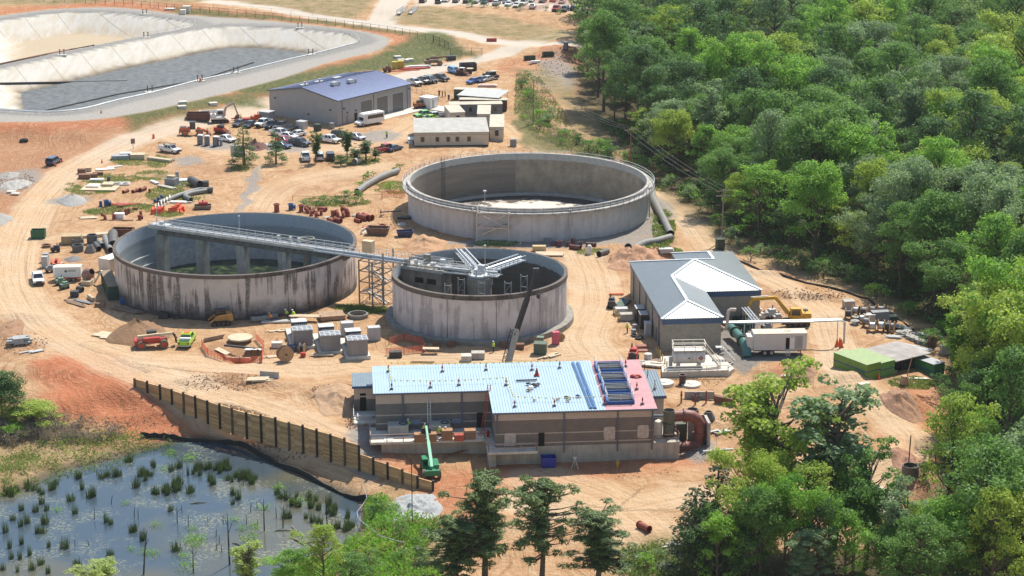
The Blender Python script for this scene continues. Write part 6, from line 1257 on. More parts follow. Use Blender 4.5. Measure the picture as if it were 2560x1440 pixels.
def postfence(label,pts,h,sp,pm,wires,z=None,mesh=None,r=.06):
    t=thing('post_fence',label,'fence'); L=line_px(pts,3,z); cum=[0]
    for a,c_ in zip(L[:-1],L[1:]): cum.append(cum[-1]+(c_-a).length)
    n=min(95,int(cum[-1]/sp)); Q=[]
    for i in range(n+1):
        s_=cum[-1]*i/n; j=max(k for k in range(len(cum)) if cum[k]<=s_+1e-6); j=min(j,len(L)-2); Q.append(L[j].lerp(L[j+1],(s_-cum[j])/(cum[j+1]-cum[j])))
    for q in Q: b=B(); b.bar(q-Vector((0,0,.3)),q+Vector((0,0,h)),r*2); b.o('post',pm,t)
    b=B()
    for a,c_ in zip(Q[:-1],Q[1:]):
        for k in wires: b.bar(a+Vector((0,0,h*k)),c_+Vector((0,0,h*k)),.05)
        if mesh:
            m=int((c_-a).length/.25)
            for j in range(1,m): q=a.lerp(c_,j/m); b.bar(q+Vector((0,0,.05)),q+Vector((0,0,h*.95)),.03)
    b.o('rail',pm,t); return t
m_bf=M('black_fence_paint',(.02,.02,.022),.6)
postfence('long black post fence along the far road behind the lagoons',[(110,4),(250,10),(380,20),(470,30),(560,36),(700,50),(850,66),(960,80),(1040,94),(1083,106)],2.0,3.4,m_bf,(.5,.95),None)
postfence('black palisade fence section beside the gate by the access road',[(1084,106),(1105,114),(1122,124)],2.2,2.4,m_bf,(.08,.5,.95),None,True)
postfence('double black gate panels beside the access road',[(1126,136),(1150,136),(1178,137),(1205,138)],2.1,2.8,m_bf,(.08,.5,.95),None,True)
postfence('tan timber post fence along the far field',[(430,20),(560,20),(700,32),(800,40),(890,44)],1.2,7,m_wood,(.9,),None,None,.04)
postfence('thin wooden post fence beside the concrete pad',[(1030,226),(1060,238),(1085,246),(1096,252)],1.1,3,m_wood,(.9,.5),None)
postfence('thin handrail fence round the far lagoon rim',[(0,50),(131,31),(292,30),(410,43),(475,53),(490,61),(440,74),(372,88)],1.0,4,m_galv,(.95,.5),Z_LAG,None,.03)
postfence('thin handrail fence along the near lagoon rim',[(0,280),(111,287),(204,279),(292,257),(379,238),(496,207),(589,187),(720,155),(850,124),(900,104),(868,82),(804,75),(722,67),(554,64)],1.0,5,m_galv,(.95,.5),Z_LAG,None,.03)
t=postfence('rusty pipe railing on top of the cut bank',[(732,502),(775,501),(830,505),(880,503),(905,496),(955,498)],1.1,5.5,m_rust,(.95,),None,None,.05)
def pole(px,py,top,label,mat,arms=1,armw=3.2):
    g_=P(px,py); c,s=math.cos(PITCH),math.sin(PITCH); lo,hi=g_.z,g_.z+40
    for _ in range(40):
        m=(lo+hi)/2; dz=m-CAM_H; yy=720-FPX*(g_.y*s+dz*c)/(g_.y*c-dz*s)
        if yy>top: lo=m
        else: hi=m
    h=lo-g_.z; t=thing('utility_pole',label,'pole',g_,R(15)); b=B(); b.cyl((0,0,-.5),(0,0,h),.19,.12,n=8); b.o('shaft',mat,t)
    for k in range(arms): 
        z=h-.25-k*.95; b=B(); b.bar((-armw/2,-.15,z),(armw/2,-.15,z),.14); 
        for x in(-armw/2+.1,-.5,.5,armw/2-.1): b.cyl((x,-.15,z),(x,-.15,z+.28),.06,n=6)
        b.o('crossarm',m_barkp,t)
    return t,g_+Vector((0,0,h))
m_polew=M('grey_pole_wood',(.26,.22,.17),.9,var=.25,scale=3)
_,A1=pole(1805,606,474,'grey wooden utility pole with two crossarms near the blower building',m_polew,2); _,A2=pole(1576,420,322,'brown wooden utility pole behind the far tank',M('brown_pole_wood',(.30,.13,.06),.9,var=.25),1); _,A3=pole(1333,310,198,'bare grey pole on the slope behind the trailers',m_polew,0)
A4=at(1398,240,9.)
for i,(a,c_,o_) in enumerate(((A1,A2,-1.4),(A1,A2,0.),(A1,A2,1.4),(A2,A4,-1.4),(A2,A4,0),(A2,A4,1.4))):
    b=B(); b.tube([a.lerp(c_,k/12)+Vector((o_,0,-.1-4*.9*(k/12)*(1-k/12))) for k in range(13)],.02,4); tag(b.o('power_line',M('dull_wire',(.22,.23,.24),.6)),('left','middle','right')[i%3]+' wire strung between the '+('two utility poles' if i<3 else 'brown pole and the wood'),'wire','overhead wires')
b=B(); b.cyl((0,0,-.3),(0,0,9.5),.06,n=6); tag(b.o('flag_pole',m_dark),'thin dark pole standing by the rock apron near the pond','pole',loc=P(1031,1312))
# ---------------------------------------------------------------- site trailers
def trailer(label,c0,c1,depth,h,wall,roofm,z=.55,wins=(),side=(),ac=False,name='site_trailer',ribn=0,endw=None):
    # c0,c1: near long-face corners on the ground
    a=Vector((c0[0],c0[1],0)); d=Vector((c1[0]-c0[0],c1[1]-c0[1],0)); L=d.length; rz=math.atan2(d.y,d.x); t=thing(name,label,'trailer',(a.x,a.y,seat(a,1)),rz)
    b=B(); b.box(0,L,0,depth,z,h); b.o('wall',wall,t); b=B(); b.profile([(-.12,h),(L+.12,h),(L+.12,h+.12),(-.12,h+.12)],-.12,depth+.12)
    for i in range(ribn): x=L*(i+1)/(ribn+1); b.box(x-.12,x+.12,-.1,depth+.1,h+.12,h+.16)
    b.o('roof',roofm,t); b=B(); b.box(.1,L-.1,.1,depth-.1,-.2,z); b.o('skirting',m_dkgreen if z<.5 else m_lgrey,t)
    b=B(); b.box(-.02,L+.02,-.025,0.0,h-.55,h-.47); b.box(-.02,L+.02,-.03,0,h-.08,h); b.o('trim',M('brown_trim',(.22,.16,.11),.7),t)
    for x in wins:
        b=B(); b.box(x-.42,x+.42,-.05,.0,z+.85,z+2.0); f=b.o('window',M('brown_window_frame',(.12,.085,.06),.6),t); b=B(); b.box(x-.3,x+.3,-.065,-.04,z+.98,z+1.87); b.o('pane',m_glass,f)
    for y,kind in side:
        b=B(); 
        if kind=='d': b.box(-.05,0,y-.45,y+.45,z+.05,z+2.05); b.o('door',m_white,t)
        else: b.box(-.05,0,y-.4,y+.4,z+.9,z+1.9); b.o('window',m_glass,t)
    if ac: x=L/2; b=B(); b.box(x-.4,x+.4,-.35,-.0,z+.7,z+2.1); b.o('air_conditioner',m_dark,t); b=B(); b.box(x-.45,x+.45,-.4,-.0,z+2.1,z+2.2); b.o('awning',m_white,t)
    return t
m_rtan=M('tan_trailer_roof',(.46,.41,.32),.7,var=.15,scale=.5); m_rgry=M('weathered_membrane_roof',(.36,.345,.31),.7,var=.22,scale=.6,streak=.3,scol=(.3,.28,.25)); m_cream=M('cream_panel',(.58,.52,.42),.7,var=.06); m_bluesid=M('slate_siding',(.15,.175,.20),.6,var=.1)
T_=trailer('large cream modular office with five windows and a ribbed flat roof',(-22.5,451.6),(-5.35,452.6),16.4,3.25,m_tan,m_rgry,.3,(1.9,5.3,7.8,9.9,12.6),((5,'d'),(9,'w'),(12,'d')),False,'modular_office',4)
b=B(); rail(b,[(-1.6,3.5,1.0),(-1.6,6.5,1.0)]); b.box(-1.6,-.05,3.5,6.5,.85,1.0)
for i in range(4): b.box(-1.5,-.4,3.4-.3*i,3.7-.3*i,.0,.8-.2*i)
b.o('entrance_steps',m_galv,T_)
trailer('cream end-on trailer right of the large modular office',(-5.2,460.4),(-1.95,460.4),14.6,3.35,m_cream,m_rtan,.7,(),((3,'w'),(7,'d'),(11,'w')),True)
trailer('second cream end-on trailer joined behind the first',(-8.35,474.6),(-5.3,474.6),11,3.45,m_cream,m_rtan,.7,(),((3,'w'),(6,'w')),False)
trailer('small cream end-on trailer left of the slate blue one',(-14.9,476.5),(-11.4,477.2),9.2,3.35,m_cream,m_rtan,.7,(),((3,'d'),),True)
trailer('slate blue long trailer with two windows',(-15.4,486.0),(-2.4,487.2),3.6,3.35,m_bluesid,m_rtan,.7,(5.2,11.2),(),False)
trailer('dark maroon long container behind the slate blue trailer',(-13.2,495.5),(-1.34,494.8),2.6,2.7,M('maroon_container',(.10,.035,.03),.7,var=.15),m_rtan,.1,(),(),False,'storage_container')
trailer('dark green container behind the open canopy',(-15.0,508.6),(-3.2,506.6),2.6,2.7,m_dkgreen,m_rtan,.1,(),(),False,'storage_container')
t=thing('canopy','pale flat sloped canopy roof between two long containers','canopy',(-14.,499.6,0),R(-20)); b=B(); b.add([(0,0,2.9),(11.4,0,2.9),(12.2,5.6,3.9),(.8,5.6,3.9),(0,0,3.0),(11.4,0,3.0),(12.2,5.6,4.0),(.8,5.6,4.0)],[(3,2,1,0),(4,5,6,7),(0,1,5,4),(1,2,6,5),(2,3,7,6),(3,0,4,7)]); b.o('roof',M('pale_canopy_sheet',(.46,.46,.43),.5,var=.1),t)
for x in(.5,5.5,11): b=B(); b.bar((x,.3,-.3),(x,.3,2.9),.12); b.o('post',m_galv,t)
b=B(); b.box(0,5,0,2.2,0,.5); b.box(.3,4.6,.3,1.9,.5,.62); tag(b.o('flatbed_load',M('pink_boards',(.62,.42,.36),.8)),'flat pinkish load of boards beside the blue car in the dirt lot','lumber',loc=P(1195,218),rz=R(-3))
# ---------------------------------------------------------------- skips, containers, boxes
def dumpster(label,px,py,rz,L,W_,h,mat,flare=.0,inner=None,z=0,name='dumpster'):
    p=P(px,py); t=thing(name,label,'dumpster',p,rz); b=B(); th=.1
    o=[(-L/2,-W_/2),(L/2,-W_/2),(L/2,W_/2),(-L/2,W_/2)]; tp=[(x*(1+flare),y*(1+flare*.5)) for x,y in o]; ii=[(x*.93,y*.88) for x,y in tp]; ib=[(x*.9,y*.85) for x,y in o]
    vs=[(x,y,.1) for x,y in o]+[(x,y,h) for x,y in tp]+[(x,y,h) for x,y in ii]+[(x,y,.25) for x,y in ib]; fs=[(3,2,1,0)]+[(i,(i+1)%4,4+(i+1)%4,4+i) for i in range(4)]+[(4+i,4+(i+1)%4,8+(i+1)%4,8+i) for i in range(4)]+[(8+i,8+(i+1)%4,12+(i+1)%4,12+i) for i in range(4)]+[(12,13,14,15)]
    b.add(vs,fs); 
    for i in range(5): x=-L/2+L*(i+.5)/5; b.box(x-.05,x+.05,-W_/2*(1+flare*.25)-.06,-W_/2,.3,h*.95)
    b.o('body',mat,t); b=B(); b.box(-L*.45,L*.45,-W_*.4,W_*.4,.28,.45 if h<1.2 else h*.5); b.o('contents',inner or m_rust,t); 
    b=B(); b.box(-L/2,L/2,-W_/3,-W_/3+.15,0,.12); b.box(-L/2,L/2,W_/3-.15,W_/3,0,.12); b.o('skid',m_dark,t); return t
dumpster('maroon roll-off dumpster by the grass bank',496,300,R(6),5.6,2.4,1.9,M('maroon_paint',(.11,.035,.03),.6,var=.2))
dumpster('tall black roll-off dumpster beside the bright blue SUV',1170,176,R(12),4.6,2.4,2.1,m_dark)
dumpster('low dark container at the roadside, left one',1324,150,R(12),3.2,1.4,1.2,m_dkgreen); dumpster('low dark container at the roadside, right one',1370,140,R(14),3.2,1.4,1.2,m_dkgreen)
dumpster('green front-load dumpster beside the haul road with open top',97,594,R(4),2.6,1.9,1.6,M('dumpster_green',(.03,.12,.055),.55,var=.15),.05)
dumpster('brown sloped spoil hopper between the tanks',945,586,R(-8),3.6,2.0,1.5,M('brown_hopper',(.17,.10,.075),.8,var=.25),.25)
dumpster('small navy spoil hopper in front of the far tank',1012,590,R(10),2.6,1.6,1.1,M('navy_hopper',(.035,.05,.12),.7,var=.2),.25)
dumpster('blue tipping skip in front of the pump building base',1371,1166,R(5),1.9,1.4,1.5,M('royal_blue_paint',(.03,.04,.30),.5,var=.15),.1,m_void)
dumpster('small grey skip holding a red tank in the material yard',507,522,R(8),3.2,2.,.8,M('brown_grey_steel',(.16,.13,.11),.8,var=.2),.1)
b=B(); b.cyl((-.9,0,.9),(.9,0,.9),.55,n=12); b.cyl((0,0,1.4),(0,0,1.7),.15); tag(b.o('red_tank',m_red,None,True),'small red tank lying in the grey skip','tank',loc=P(508,520),rz=R(15))
dumpster('open brown container at the left of the left tank',308,588,R(-3),4.2,2.0,1.4,m_rust); dumpster('white-topped low container behind the maroon dumpster',528,290,R(8),5.6,2.2,1.3,m_dwhite,0,m_lgrey)
def boxes(name,label,cat,px,py,rz,dims,mat,parts=(),z=0,loc=None,group=None):
    t=thing(name,label,cat,loc or P(px,py),rz,group); b=B(); b.cbox(0,0,z-.05,dims[0],dims[1],dims[2]); b.o('body',mat,t,bevel=.03); b=B(); b.cbox(0,0,z+dims[2]-.05,dims[0]+.12,dims[1]+.12,.1); b.o('lid',parts[0] if parts else mat,t)
    b=B(); b.box(-dims[0]*.3,-dims[0]*.3+.02+dims[0]*.5,-dims[1]/2-.02,-dims[1]/2,z+.15,z+dims[2]*.85); b.o('door',parts[1] if len(parts)>1 else mat,t); return t
def porta(px,py,mat,label):
    p=P(px,py); t=thing('portable_toilet',label,'portable toilet',p,R(random.uniform(-15,10)),'portable toilets'); b=B(); b.box(-.58,.58,-.58,.58,.1,2.15); b.o('cabin',mat,t,bevel=.04); b=B(); b.profile([(-.62,2.15),(.62,2.15),(.45,2.32),(-.45,2.32)],-.62,.62); b.o('roof',M('pale_toilet_roof',(.62,.62,.6),.5),t); b=B(); b.box(-.42,.42,-.61,-.57,.2,2.0); b.o('door',M('toilet_door',(.16,.17,.18),.5),t); b=B(); b.box(-.65,.65,-.65,.65,-.05,.1); b.o('skid',m_dark,t)
m_tg=M('toilet_grey',(.15,.16,.17),.5)
for a in((501,361,m_tg,'leftmost grey portable toilet below the orange loader'),(518,363,m_tg,'grey portable toilet in the middle of the row'),(540,365,M('toilet_navy',(.02,.03,.10),.5),'navy portable toilet with a handwash station'),(1415,124,M('toilet_dark_navy',(.02,.03,.07),.5),'lone navy portable toilet at the edge of the wood')): porta(*a)
b=B(); b.cyl((0,0,0),(0,0,1.1),.38,.34,n=12); b.cbox(0,0,1.1,.7,.6,.35); tag(b.o('handwash_station',m_grey,None,True),'grey handwash stand beside the navy toilet','wash stand',loc=P(553,364))
boxes('utility_cabinet','tall grey enclosure at the left end of the workshop','cabinet',668,303,R(-30),(2.9,2.6,2.5),m_grey,(m_lgrey,)); boxes('utility_cabinet','pale grey transformer box in front of the workshop gable','cabinet',755,322,R(-30),(2.2,1.8,1.9),m_lgrey,(m_lgrey,)); boxes('utility_cabinet','dark green box right of the transformer','cabinet',794,327,R(-30),(1.5,1.2,1.6),m_dkgreen)
boxes('utility_cabinet','grey service cabinet at the workshop corner','cabinet',830,322,R(-35),(1.0,.8,1.4),m_grey)
boxes('utility_cabinet','larger beige cabinet beside the far black fence','cabinet',467,32,0,(2.3,2.,2.2),m_cream); boxes('utility_cabinet','smaller beige cabinet in front of the larger one','cabinet',458,36,0,(1.7,1.4,1.5),m_dwhite); boxes('low_slab','low pale vault lid by the far fence','slab',425,24,0,(3.2,2.,.4),m_concp)
boxes('power_cabinet','grey cabinet on a small pad right of the trailers','cabinet',1283,366,R(10),(1.4,.9,1.7),m_grey,()); boxes('utility_cabinet','dark green cabinet on a post base by the grey utility pole','cabinet',1800,622,R(10),(1.5,1.5,2.0),m_dkgreen)
for px,py in((457,259),(455,270),(533,262),(994,145),(1003,153),(1013,154),(1025,152)): b=B(); b.cbox(0,0,-.2,1.9,1.5,.75); b.cbox(0,0,.55,2.,1.6,.06); tag(b.o('vault_lid',m_concp),'square concrete vault top on the green bank','slab','concrete vault tops on the bank',P(px,py),R(20))
# cones, barrels, barriers
def cone(px,py,label,s=1.,loc=None):
    t=thing('traffic_cone',label,'traffic cone',loc or P(px,py),0,'orange traffic cones'); b=B(); b.lathe([(.19*s,.04),(.04*s,.75*s),(0,.75*s)],10); b.o('cone',m_orange,t,True); b=B(); b.cbox(0,0,0,.42*s,.42*s,.04); b.o('base',m_dark,t); b=B(); b.lathe([(.13*s,.3*s),(.095*s,.45*s)],10); b.o('reflective_band',m_white,t)
for px,py,l in((155,405,'orange cone behind the dark SUV'),(139,416,'orange cone in front of the dark SUV'),(255,407,'orange cone on the haul road near the lumber'),(253,283,'orange cone on the lagoon road'),(1885,650,'orange cone')): 
    if px<1800: cone(px,py,l,1.2)
for px,py,l in((384,346,'orange and white traffic drum on the haul road'),(501,204,'orange drum on the lagoon road'),): b=B(); b.lathe([(.3,0),(.32,.05),(.25,1.0),(.1,1.1),(0,1.1)],12); tag(b.o('traffic_drum',m_orange,None,True),l,'traffic drum',loc=P(px,py))
def barrier(px,py,rz,mat,label,L=2.0):
    b=B(); b.profile([(-.3,0),(.3,0),(.26,.2),(.1,.45),(.1,1.0),(-.1,1.0),(-.1,.45),(-.26,.2)],-L/2,L/2); b.xf(Matrix.Rotation(math.pi/2,4,'Z')); tag(b.o('water_barrier',mat),label,'barrier','plastic water-filled barriers',P(px,py),rz)
m_wbar=M('white_plastic',(.74,.70,.62),.5,var=.1); m_obar=M('orange_plastic',(.78,.13,.05),.45,var=.12)
for i in range(7): barrier(383+i*7,532-i*5,R(100),m_wbar if i not in(0,) else m_obar,'white water barrier in the row behind the left tank' if i else 'orange water barrier at the near end of the barrier row',2.6)
for i in range(4): barrier(390+i*3,534-i*2,R(10),m_obar,'orange water barrier in front of the white row',2.)
for i in range(5): barrier(432+i*7,530-i%3*5,R(40+i*14),m_obar,'orange water barrier heaped right of the white row',2.)
barrier(918,578,R(20),m_obar,'orange barrier beside the brown hopper'); barrier(909,583,R(70),m_wbar,'white and orange barrier beside the brown hopper'); barrier(1229,104,R(5),m_red,'red barrier on the verge of the far road',3)
# sign board
t=thing('billboard','grey site signboard on two posts behind the tallest small tree','sign',P(593,408),R(-25)); b=B(); b.box(-1.6,1.6,-.05,.05,1.3,3.9); b.o('panel',m_lgrey,t)
for x in(-1.3,1.3): b=B(); b.bar((x,.1,-.3),(x,.1,3.9),.14); b.o('post',m_wood,t)
t=thing('road_sign','small brown sign at the corner of the material yard','sign',P(333,373),R(30)); b=B(); b.bar((0,0,-.2),(0,0,2.4),.1); b.o('post',m_wood,t); b=B(); b.box(-.5,.5,-.08,-.05,1.3,2.5); b.o('panel',M('brown_sign_panel',(.24,.16,.11),.7),t)
# ---------------------------------------------------------------- piles
def pile(name,label,px,py,rx,ry,h,c1,c2,rz=0,seed=1,rough=.25,n=44,m=12,coarse=3.):
    g=NB(name+'_material'+str(seed)); tcx=g.n('TexCoord').outputs['Object']; f=g.noise(tcx,coarse,6,.7); g.l(g.mix(g.rng(f,.3,.7),c1,c2),g.b.inputs['Base Color']); g.b.inputs['Roughness'].default_value=.95; g.bump(f,.8,.15)
    p=P(px,py); b=B(); vs=[];fs=[]
    for j in range(m+1):
        q=j/m
        for i in range(n):
            t=2*math.pi*i/n; k=1+.16*mnoise.noise(Vector((math.cos(t)*1.3,math.sin(t)*1.3,seed*5.1)))*2; x,y=math.cos(t)*rx*q*k,math.sin(t)*ry*q*k
            z=h*(1-q)**(1.05)*(1+.1*math.sin(t*2+seed))+rough*mnoise.noise(Vector((x*.9,y*.9,seed)))*min(1,(1-q)*3)+.5*rough*mnoise.noise(Vector((x*2.3,y*2.3,seed)))*min(1,(1-q)*3)-(.25 if j==m else 0)+hgt(p.x+x*math.cos(rz)-y*math.sin(rz),p.y+x*math.sin(rz)+y*math.cos(rz))-p.z; vs.append((x,y,z))
    for j in range(m):
        for i in range(n): fs.append((j*n+i,(j+1)*n+i,(j+1)*n+(i+1)%n,j*n+(i+1)%n))
    b.add(vs,fs); return tag(b.o(name,g.m,None,'all'),label,'pile',loc=p,rz=rz)
pile('dirt_pile','large brown dirt pile behind the red telehandler',345,838,5.6,6.,2.7,(.17,.095,.05),(.29,.17,.09),0,1,.5)
pile('gravel_pile','grey gravel pile at the corner of the material yard',180,503,3.3,5.,1.5,(.24,.235,.22),(.36,.35,.33),.3,2,.12); pile('gravel_pile','grey gravel pile cut by the left frame edge',-4,548,2.8,5,1.5,(.24,.23,.21),(.36,.35,.32),.3,3,.12)
pile('sand_pile','pale sand pile seen beneath the leaning tree',2196,1250,3.,4.2,1.9,(.60,.54,.46),(.76,.70,.62),0,4,.3); pile('gravel_pile','small dark gravel heap above the enclosed trailer',182,648,1.5,2.4,.5,(.12,.115,.11),(.22,.21,.2),0,5,.1)
pile('soil_heap','reddish clod heap behind the blower building roof',1590,655,5.5,5.5,1.6,(.30,.14,.075),(.50,.31,.19),0,6,.8); pile('soil_heap','brown clod heap in front of the green containers',2250,1000,2.6,5,1.0,(.22,.11,.07),(.42,.25,.15),.5,7,.5); pile('soil_heap','brown heap left of the haul road fork near the generator',2003,925,2.6,4.,1.0,(.22,.12,.07),(.42,.26,.16),0,8,.5)
pile('soil_heap','dark brown heap at the edge of the wood by the haul road bend',2285,1165,2.8,6,1.0,(.22,.11,.07),(.40,.22,.14),.2,9,.5); pile('soil_heap','tan spoil heap left of the brick booth',845,1000,3.6,5.5,1.1,(.32,.19,.11),(.48,.32,.2),0,10,.5); pile('soil_heap','sandy spoil heap behind the barrier fence by the middle tank',1062,615,4.2,5,1.3,(.36,.20,.11),(.48,.29,.16),0,11,.3)
pile('soil_heap','dark clod mound at the left frame edge beside the haul road',15,830,3,6,1.,(.2,.11,.065),(.36,.21,.12),0,12,.6); pile('rock_apron','apron of grey riprap rocks below the timber wall end',1020,1276,4.2,4.5,.8,(.16,.17,.17),(.52,.53,.52),-.3,13,.5,60,20,6.)
pile('rubble_heap','grey rubble heap beside the haul road at the left',38,463,3.,5,.7,(.25,.24,.22),(.48,.46,.43),0,14,.5,50,14,6.); pile('rubble_heap','second smaller rubble heap behind the first at the left',22,440,2.2,3.5,.6,(.22,.20,.18),(.42,.4,.37),0,15,.4,50,14,6.); pile('coupling_heap','heap of rusty pipe couplings behind the tallest small tree',640,368,3.0,4.,1.5,(.07,.035,.03),(.24,.12,.10),0,16,.9,60,20,5.)
# rocks and clods too small to count
rng=np.random.default_rng(77); b=B()
for (px,py,rx,ry,k,s0) in((560,955,110,24,240,.16),(840,985,70,26,200,.18),(1590,655,70,22,180,.2),(2250,1000,40,30,160,.18),(2000,925,40,20,140,.16),(1020,1280,60,24,420,.2),(40,455,50,22,200,.2),(1380,160,60,30,160,.22),(900,1060,40,20,120,.16),(700,1125,120,26,160,.18),(1000,560,60,16,90,.15),(2020,735,100,16,160,.18),(300,1060,120,18,140,.16),(60,860,60,30,140,.16),(1750,950,60,20,80,.12),(1500,1180,200,16,120,.12)):
    for _ in range(k):
        r=math.sqrt(rng.random()); a=rng.uniform(0,6.28); g_=P(px+rx*r*math.cos(a),py+ry*r*math.sin(a)); s_=s0*rng.uniform(.5,1.6); n0_=len(b.v)
        b.add([(g_.x+s_*dx*rng.uniform(.6,1.2),g_.y+s_*dy*rng.uniform(.6,1.2),g_.z+s_*dz) for dx,dy,dz in((1,0,0),(-.5,.9,0),(-.5,-.9,0),(.2,.1,.9))],[(0,1,3),(1,2,3),(2,0,3)])
stuff(b.o('loose_clods',M('clod_soil',(.33,.20,.12),.95,var=.4,scale=.4)),'loose clods and stones scattered over the disturbed ground','rubble')
# ---------------------------------------------------------------- yard goods
def stack(name,label,cat,px,py,rz,L,Wd,n,mat,th=.16,per=4,jit=.06,loc=None,group=None):
    b=B()
    for k in range(n):
        for i in range(per):
            w_=Wd/per; dx=random.uniform(-jit,jit)*3; b.box(-L/2+dx,L/2+dx,-Wd/2+i*w_+.02,-Wd/2+(i+1)*w_-.02,.1+k*(th+.02),.1+k*(th+.02)+th)
    for x in(-L*.35,L*.35): b.box(x-.08,x+.08,-Wd/2,Wd/2,-.1,.1)
    return tag(b.o(name,mat),label,cat,group,loc or P(px,py),rz)
def crate(label,px,py,rz,dims,mat,loc=None,cat='crate',name='crate',group=None):
    b=B(); L,W_,h=dims; b.cbox(0,0,.08,L,W_,h)
    for x in(-L/2,0,L/2): b.cbox(x,0,.06,.1,W_+.06,h+.05)
    for y in(-W_*.35,W_*.35): b.cbox(0,y,-.05,L,.14,.13)
    return tag(b.o(name,mat),label,cat,group,loc or P(px,py),rz)
def pipe(label,pts,r,mat,z=None,name='pipe',cat='pipe',hollow=.86,group=None):
    Q=[P(x,y) for x,y in pts]; o=Q[0].copy(); L=[q-o+Vector((0,0,r)) for q in Q]
    if len(L)>2: L=[Vector((a[0],a[1],0)) for a in smoothline([(q.x,q.y) for q in L],4)]; L=[Vector((q.x,q.y,hgt(q.x+o.x,q.y+o.y)-o.z+r)) for q in L]
    b=B(); b.tube(L,r,14,cap=False)
    if hollow:
        b2=B(); b2.tube(L,r*hollow,14,cap=False); k=len(b.v); b.v+=b2.v; b.f+=[tuple(k+i for i in f[::-1]) for f in b2.f]
        for base in(0,len(L)*14-14): b.f+=[tuple((base+j,base+(j+1)%14,k+base+(j+1)%14,k+base+j)[::(-1 if base==0 else 1)]) for j in range(14)]
    ob=b.o(name,mat,None,True); return tag(ob,label,cat,group,o)
def fitting(kind,label,px,py,rz,s=1.,mat=None,group='red pipe fittings behind the left tank'):
    mat=mat or m_primer; b=B()
    if kind=='up': b.cyl((0,0,.1),(0,0,1.3*s),.42*s,n=14,hollow=.84); b.cyl((0,0,0),(0,0,.1),.55*s,n=14,hollow=.64); b.cyl((0,0,1.25*s),(0,0,1.36*s),.56*s,n=14,hollow=.64)
    elif kind=='tee': b.cyl((0,0,.1),(0,0,1.1*s),.4*s,n=14,hollow=.84); b.cyl((0,0,1.05*s),(0,0,1.16*s),.55*s,n=14,hollow=.66); b.cyl((0,0,.55*s),(.75*s,0,.55*s),.34*s,n=12,hollow=.84); b.cyl((.72*s,0,.55*s),(.82*s,0,.55*s),.48*s,n=12,hollow=.64)
    elif kind=='elbow': b.tube([(0,0,.15),(0,0,.6*s),(.15*s,0,.95*s),(.55*s,0,1.15*s),(.9*s,0,1.15*s)],.38*s,12,cap=False); b.cyl((.85*s,0,1.15*s),(.97*s,0,1.15*s),.52*s,n=12,hollow=.66); b.cyl((0,0,.05),(0,0,.16),.52*s,n=12)
    elif kind=='lie': b.cyl((-1.0*s,0,.45*s),(1.0*s,0,.45*s),.42*s,n=14,hollow=.86); b.cyl((-1.05*s,0,.45*s),(-.93*s,0,.45*s),.52*s,n=14,hollow=.72); b.cyl((.93*s,0,.45*s),(1.05*s,0,.45*s),.52*s,n=14,hollow=.72)
    elif kind=='ring': b.cyl((0,0,0),(0,0,.35*s),.65*s,n=16,hollow=.8); b.cyl((0,0,.3*s),(0,0,.38*s),.75*s,n=16,hollow=.7)
    elif kind=='lid': b.lathe([(.9*s,0),(.9*s,.15),(.7*s,.35*s),(.2*s,.45*s),(0,.45*s)],18)
    return tag(b.o({'up':'flanged_pipe','tee':'pipe_tee','elbow':'pipe_elbow','lie':'flanged_pipe','ring':'pipe_flange','lid':'dished_cover'}[kind],mat,None,True),label,'pipe fitting',group,P(px,py),rz)
def manhole(label,px,py,r,h,mat=None,kind='ring',loc=None,group='precast concrete rings'):
    b=B()
    if kind=='ring': b.cyl((0,0,-.1),(0,0,h),r,n=22,hollow=.82); b.cyl((0,0,h),(0,0,h+.08),r*.92,n=22,hollow=.88)
    elif kind=='cone': b.lathe([(r,0),(r,h*.25),(r*.55,h*.85),(r*.55,h),(r*.42,h),(r*.42,h*.8),(r*.85,.1)],22)
    else: b.lathe([(r,-.2),(r,h),(r*.35,h+.03),(r*.33,h+.1),(0,h+.1)],26)
    return tag(b.o({'ring':'concrete_ring','cone':'manhole_cone','lid':'manhole_slab'}[kind],mat or m_dring,None,True),label,'concrete ring' if kind!='lid' else 'slab',group,loc or P(px,py))
m_dring=M('precast_grey',(.13,.125,.12),.85,var=.2)
def spool(label,px,py,rz,r=1.,w_=1.1,drumc=None,flat=False,flc=None,group='cable reels',loc=None):
    p=loc or P(px,py); t=thing('cable_reel',label,'cable reel',p,rz,group); fl_=flc or M('reel_plywood',(.36,.22,.12),.8,var=.2,scale=2)
    up=Matrix.Identity(4) if flat else Matrix.Translation((0,0,r))@Matrix.Rotation(math.pi/2,4,'X')@Matrix.Translation((0,0,-w_/2))
    for z in(0,w_-.1): b=B(); b.cyl((0,0,z),(0,0,z+.1),r,n=24,hollow=.16); b.xf(up); b.o('flange',fl_,t,True)
    b=B(); b.cyl((0,0,.1),(0,0,w_-.1),r*.62,n=20); b.xf(up); b.o('cable',drumc or m_dark,t,True)
    return t
m_paleB=M('pale_lumber',(.52,.42,.29),.85,var=.15,scale=2); m_gpan=M('grey_panels',(.34,.35,.35),.7,var=.15); m_brn=M('brown_rust',(.20,.105,.065),.85,var=.3,scale=2)
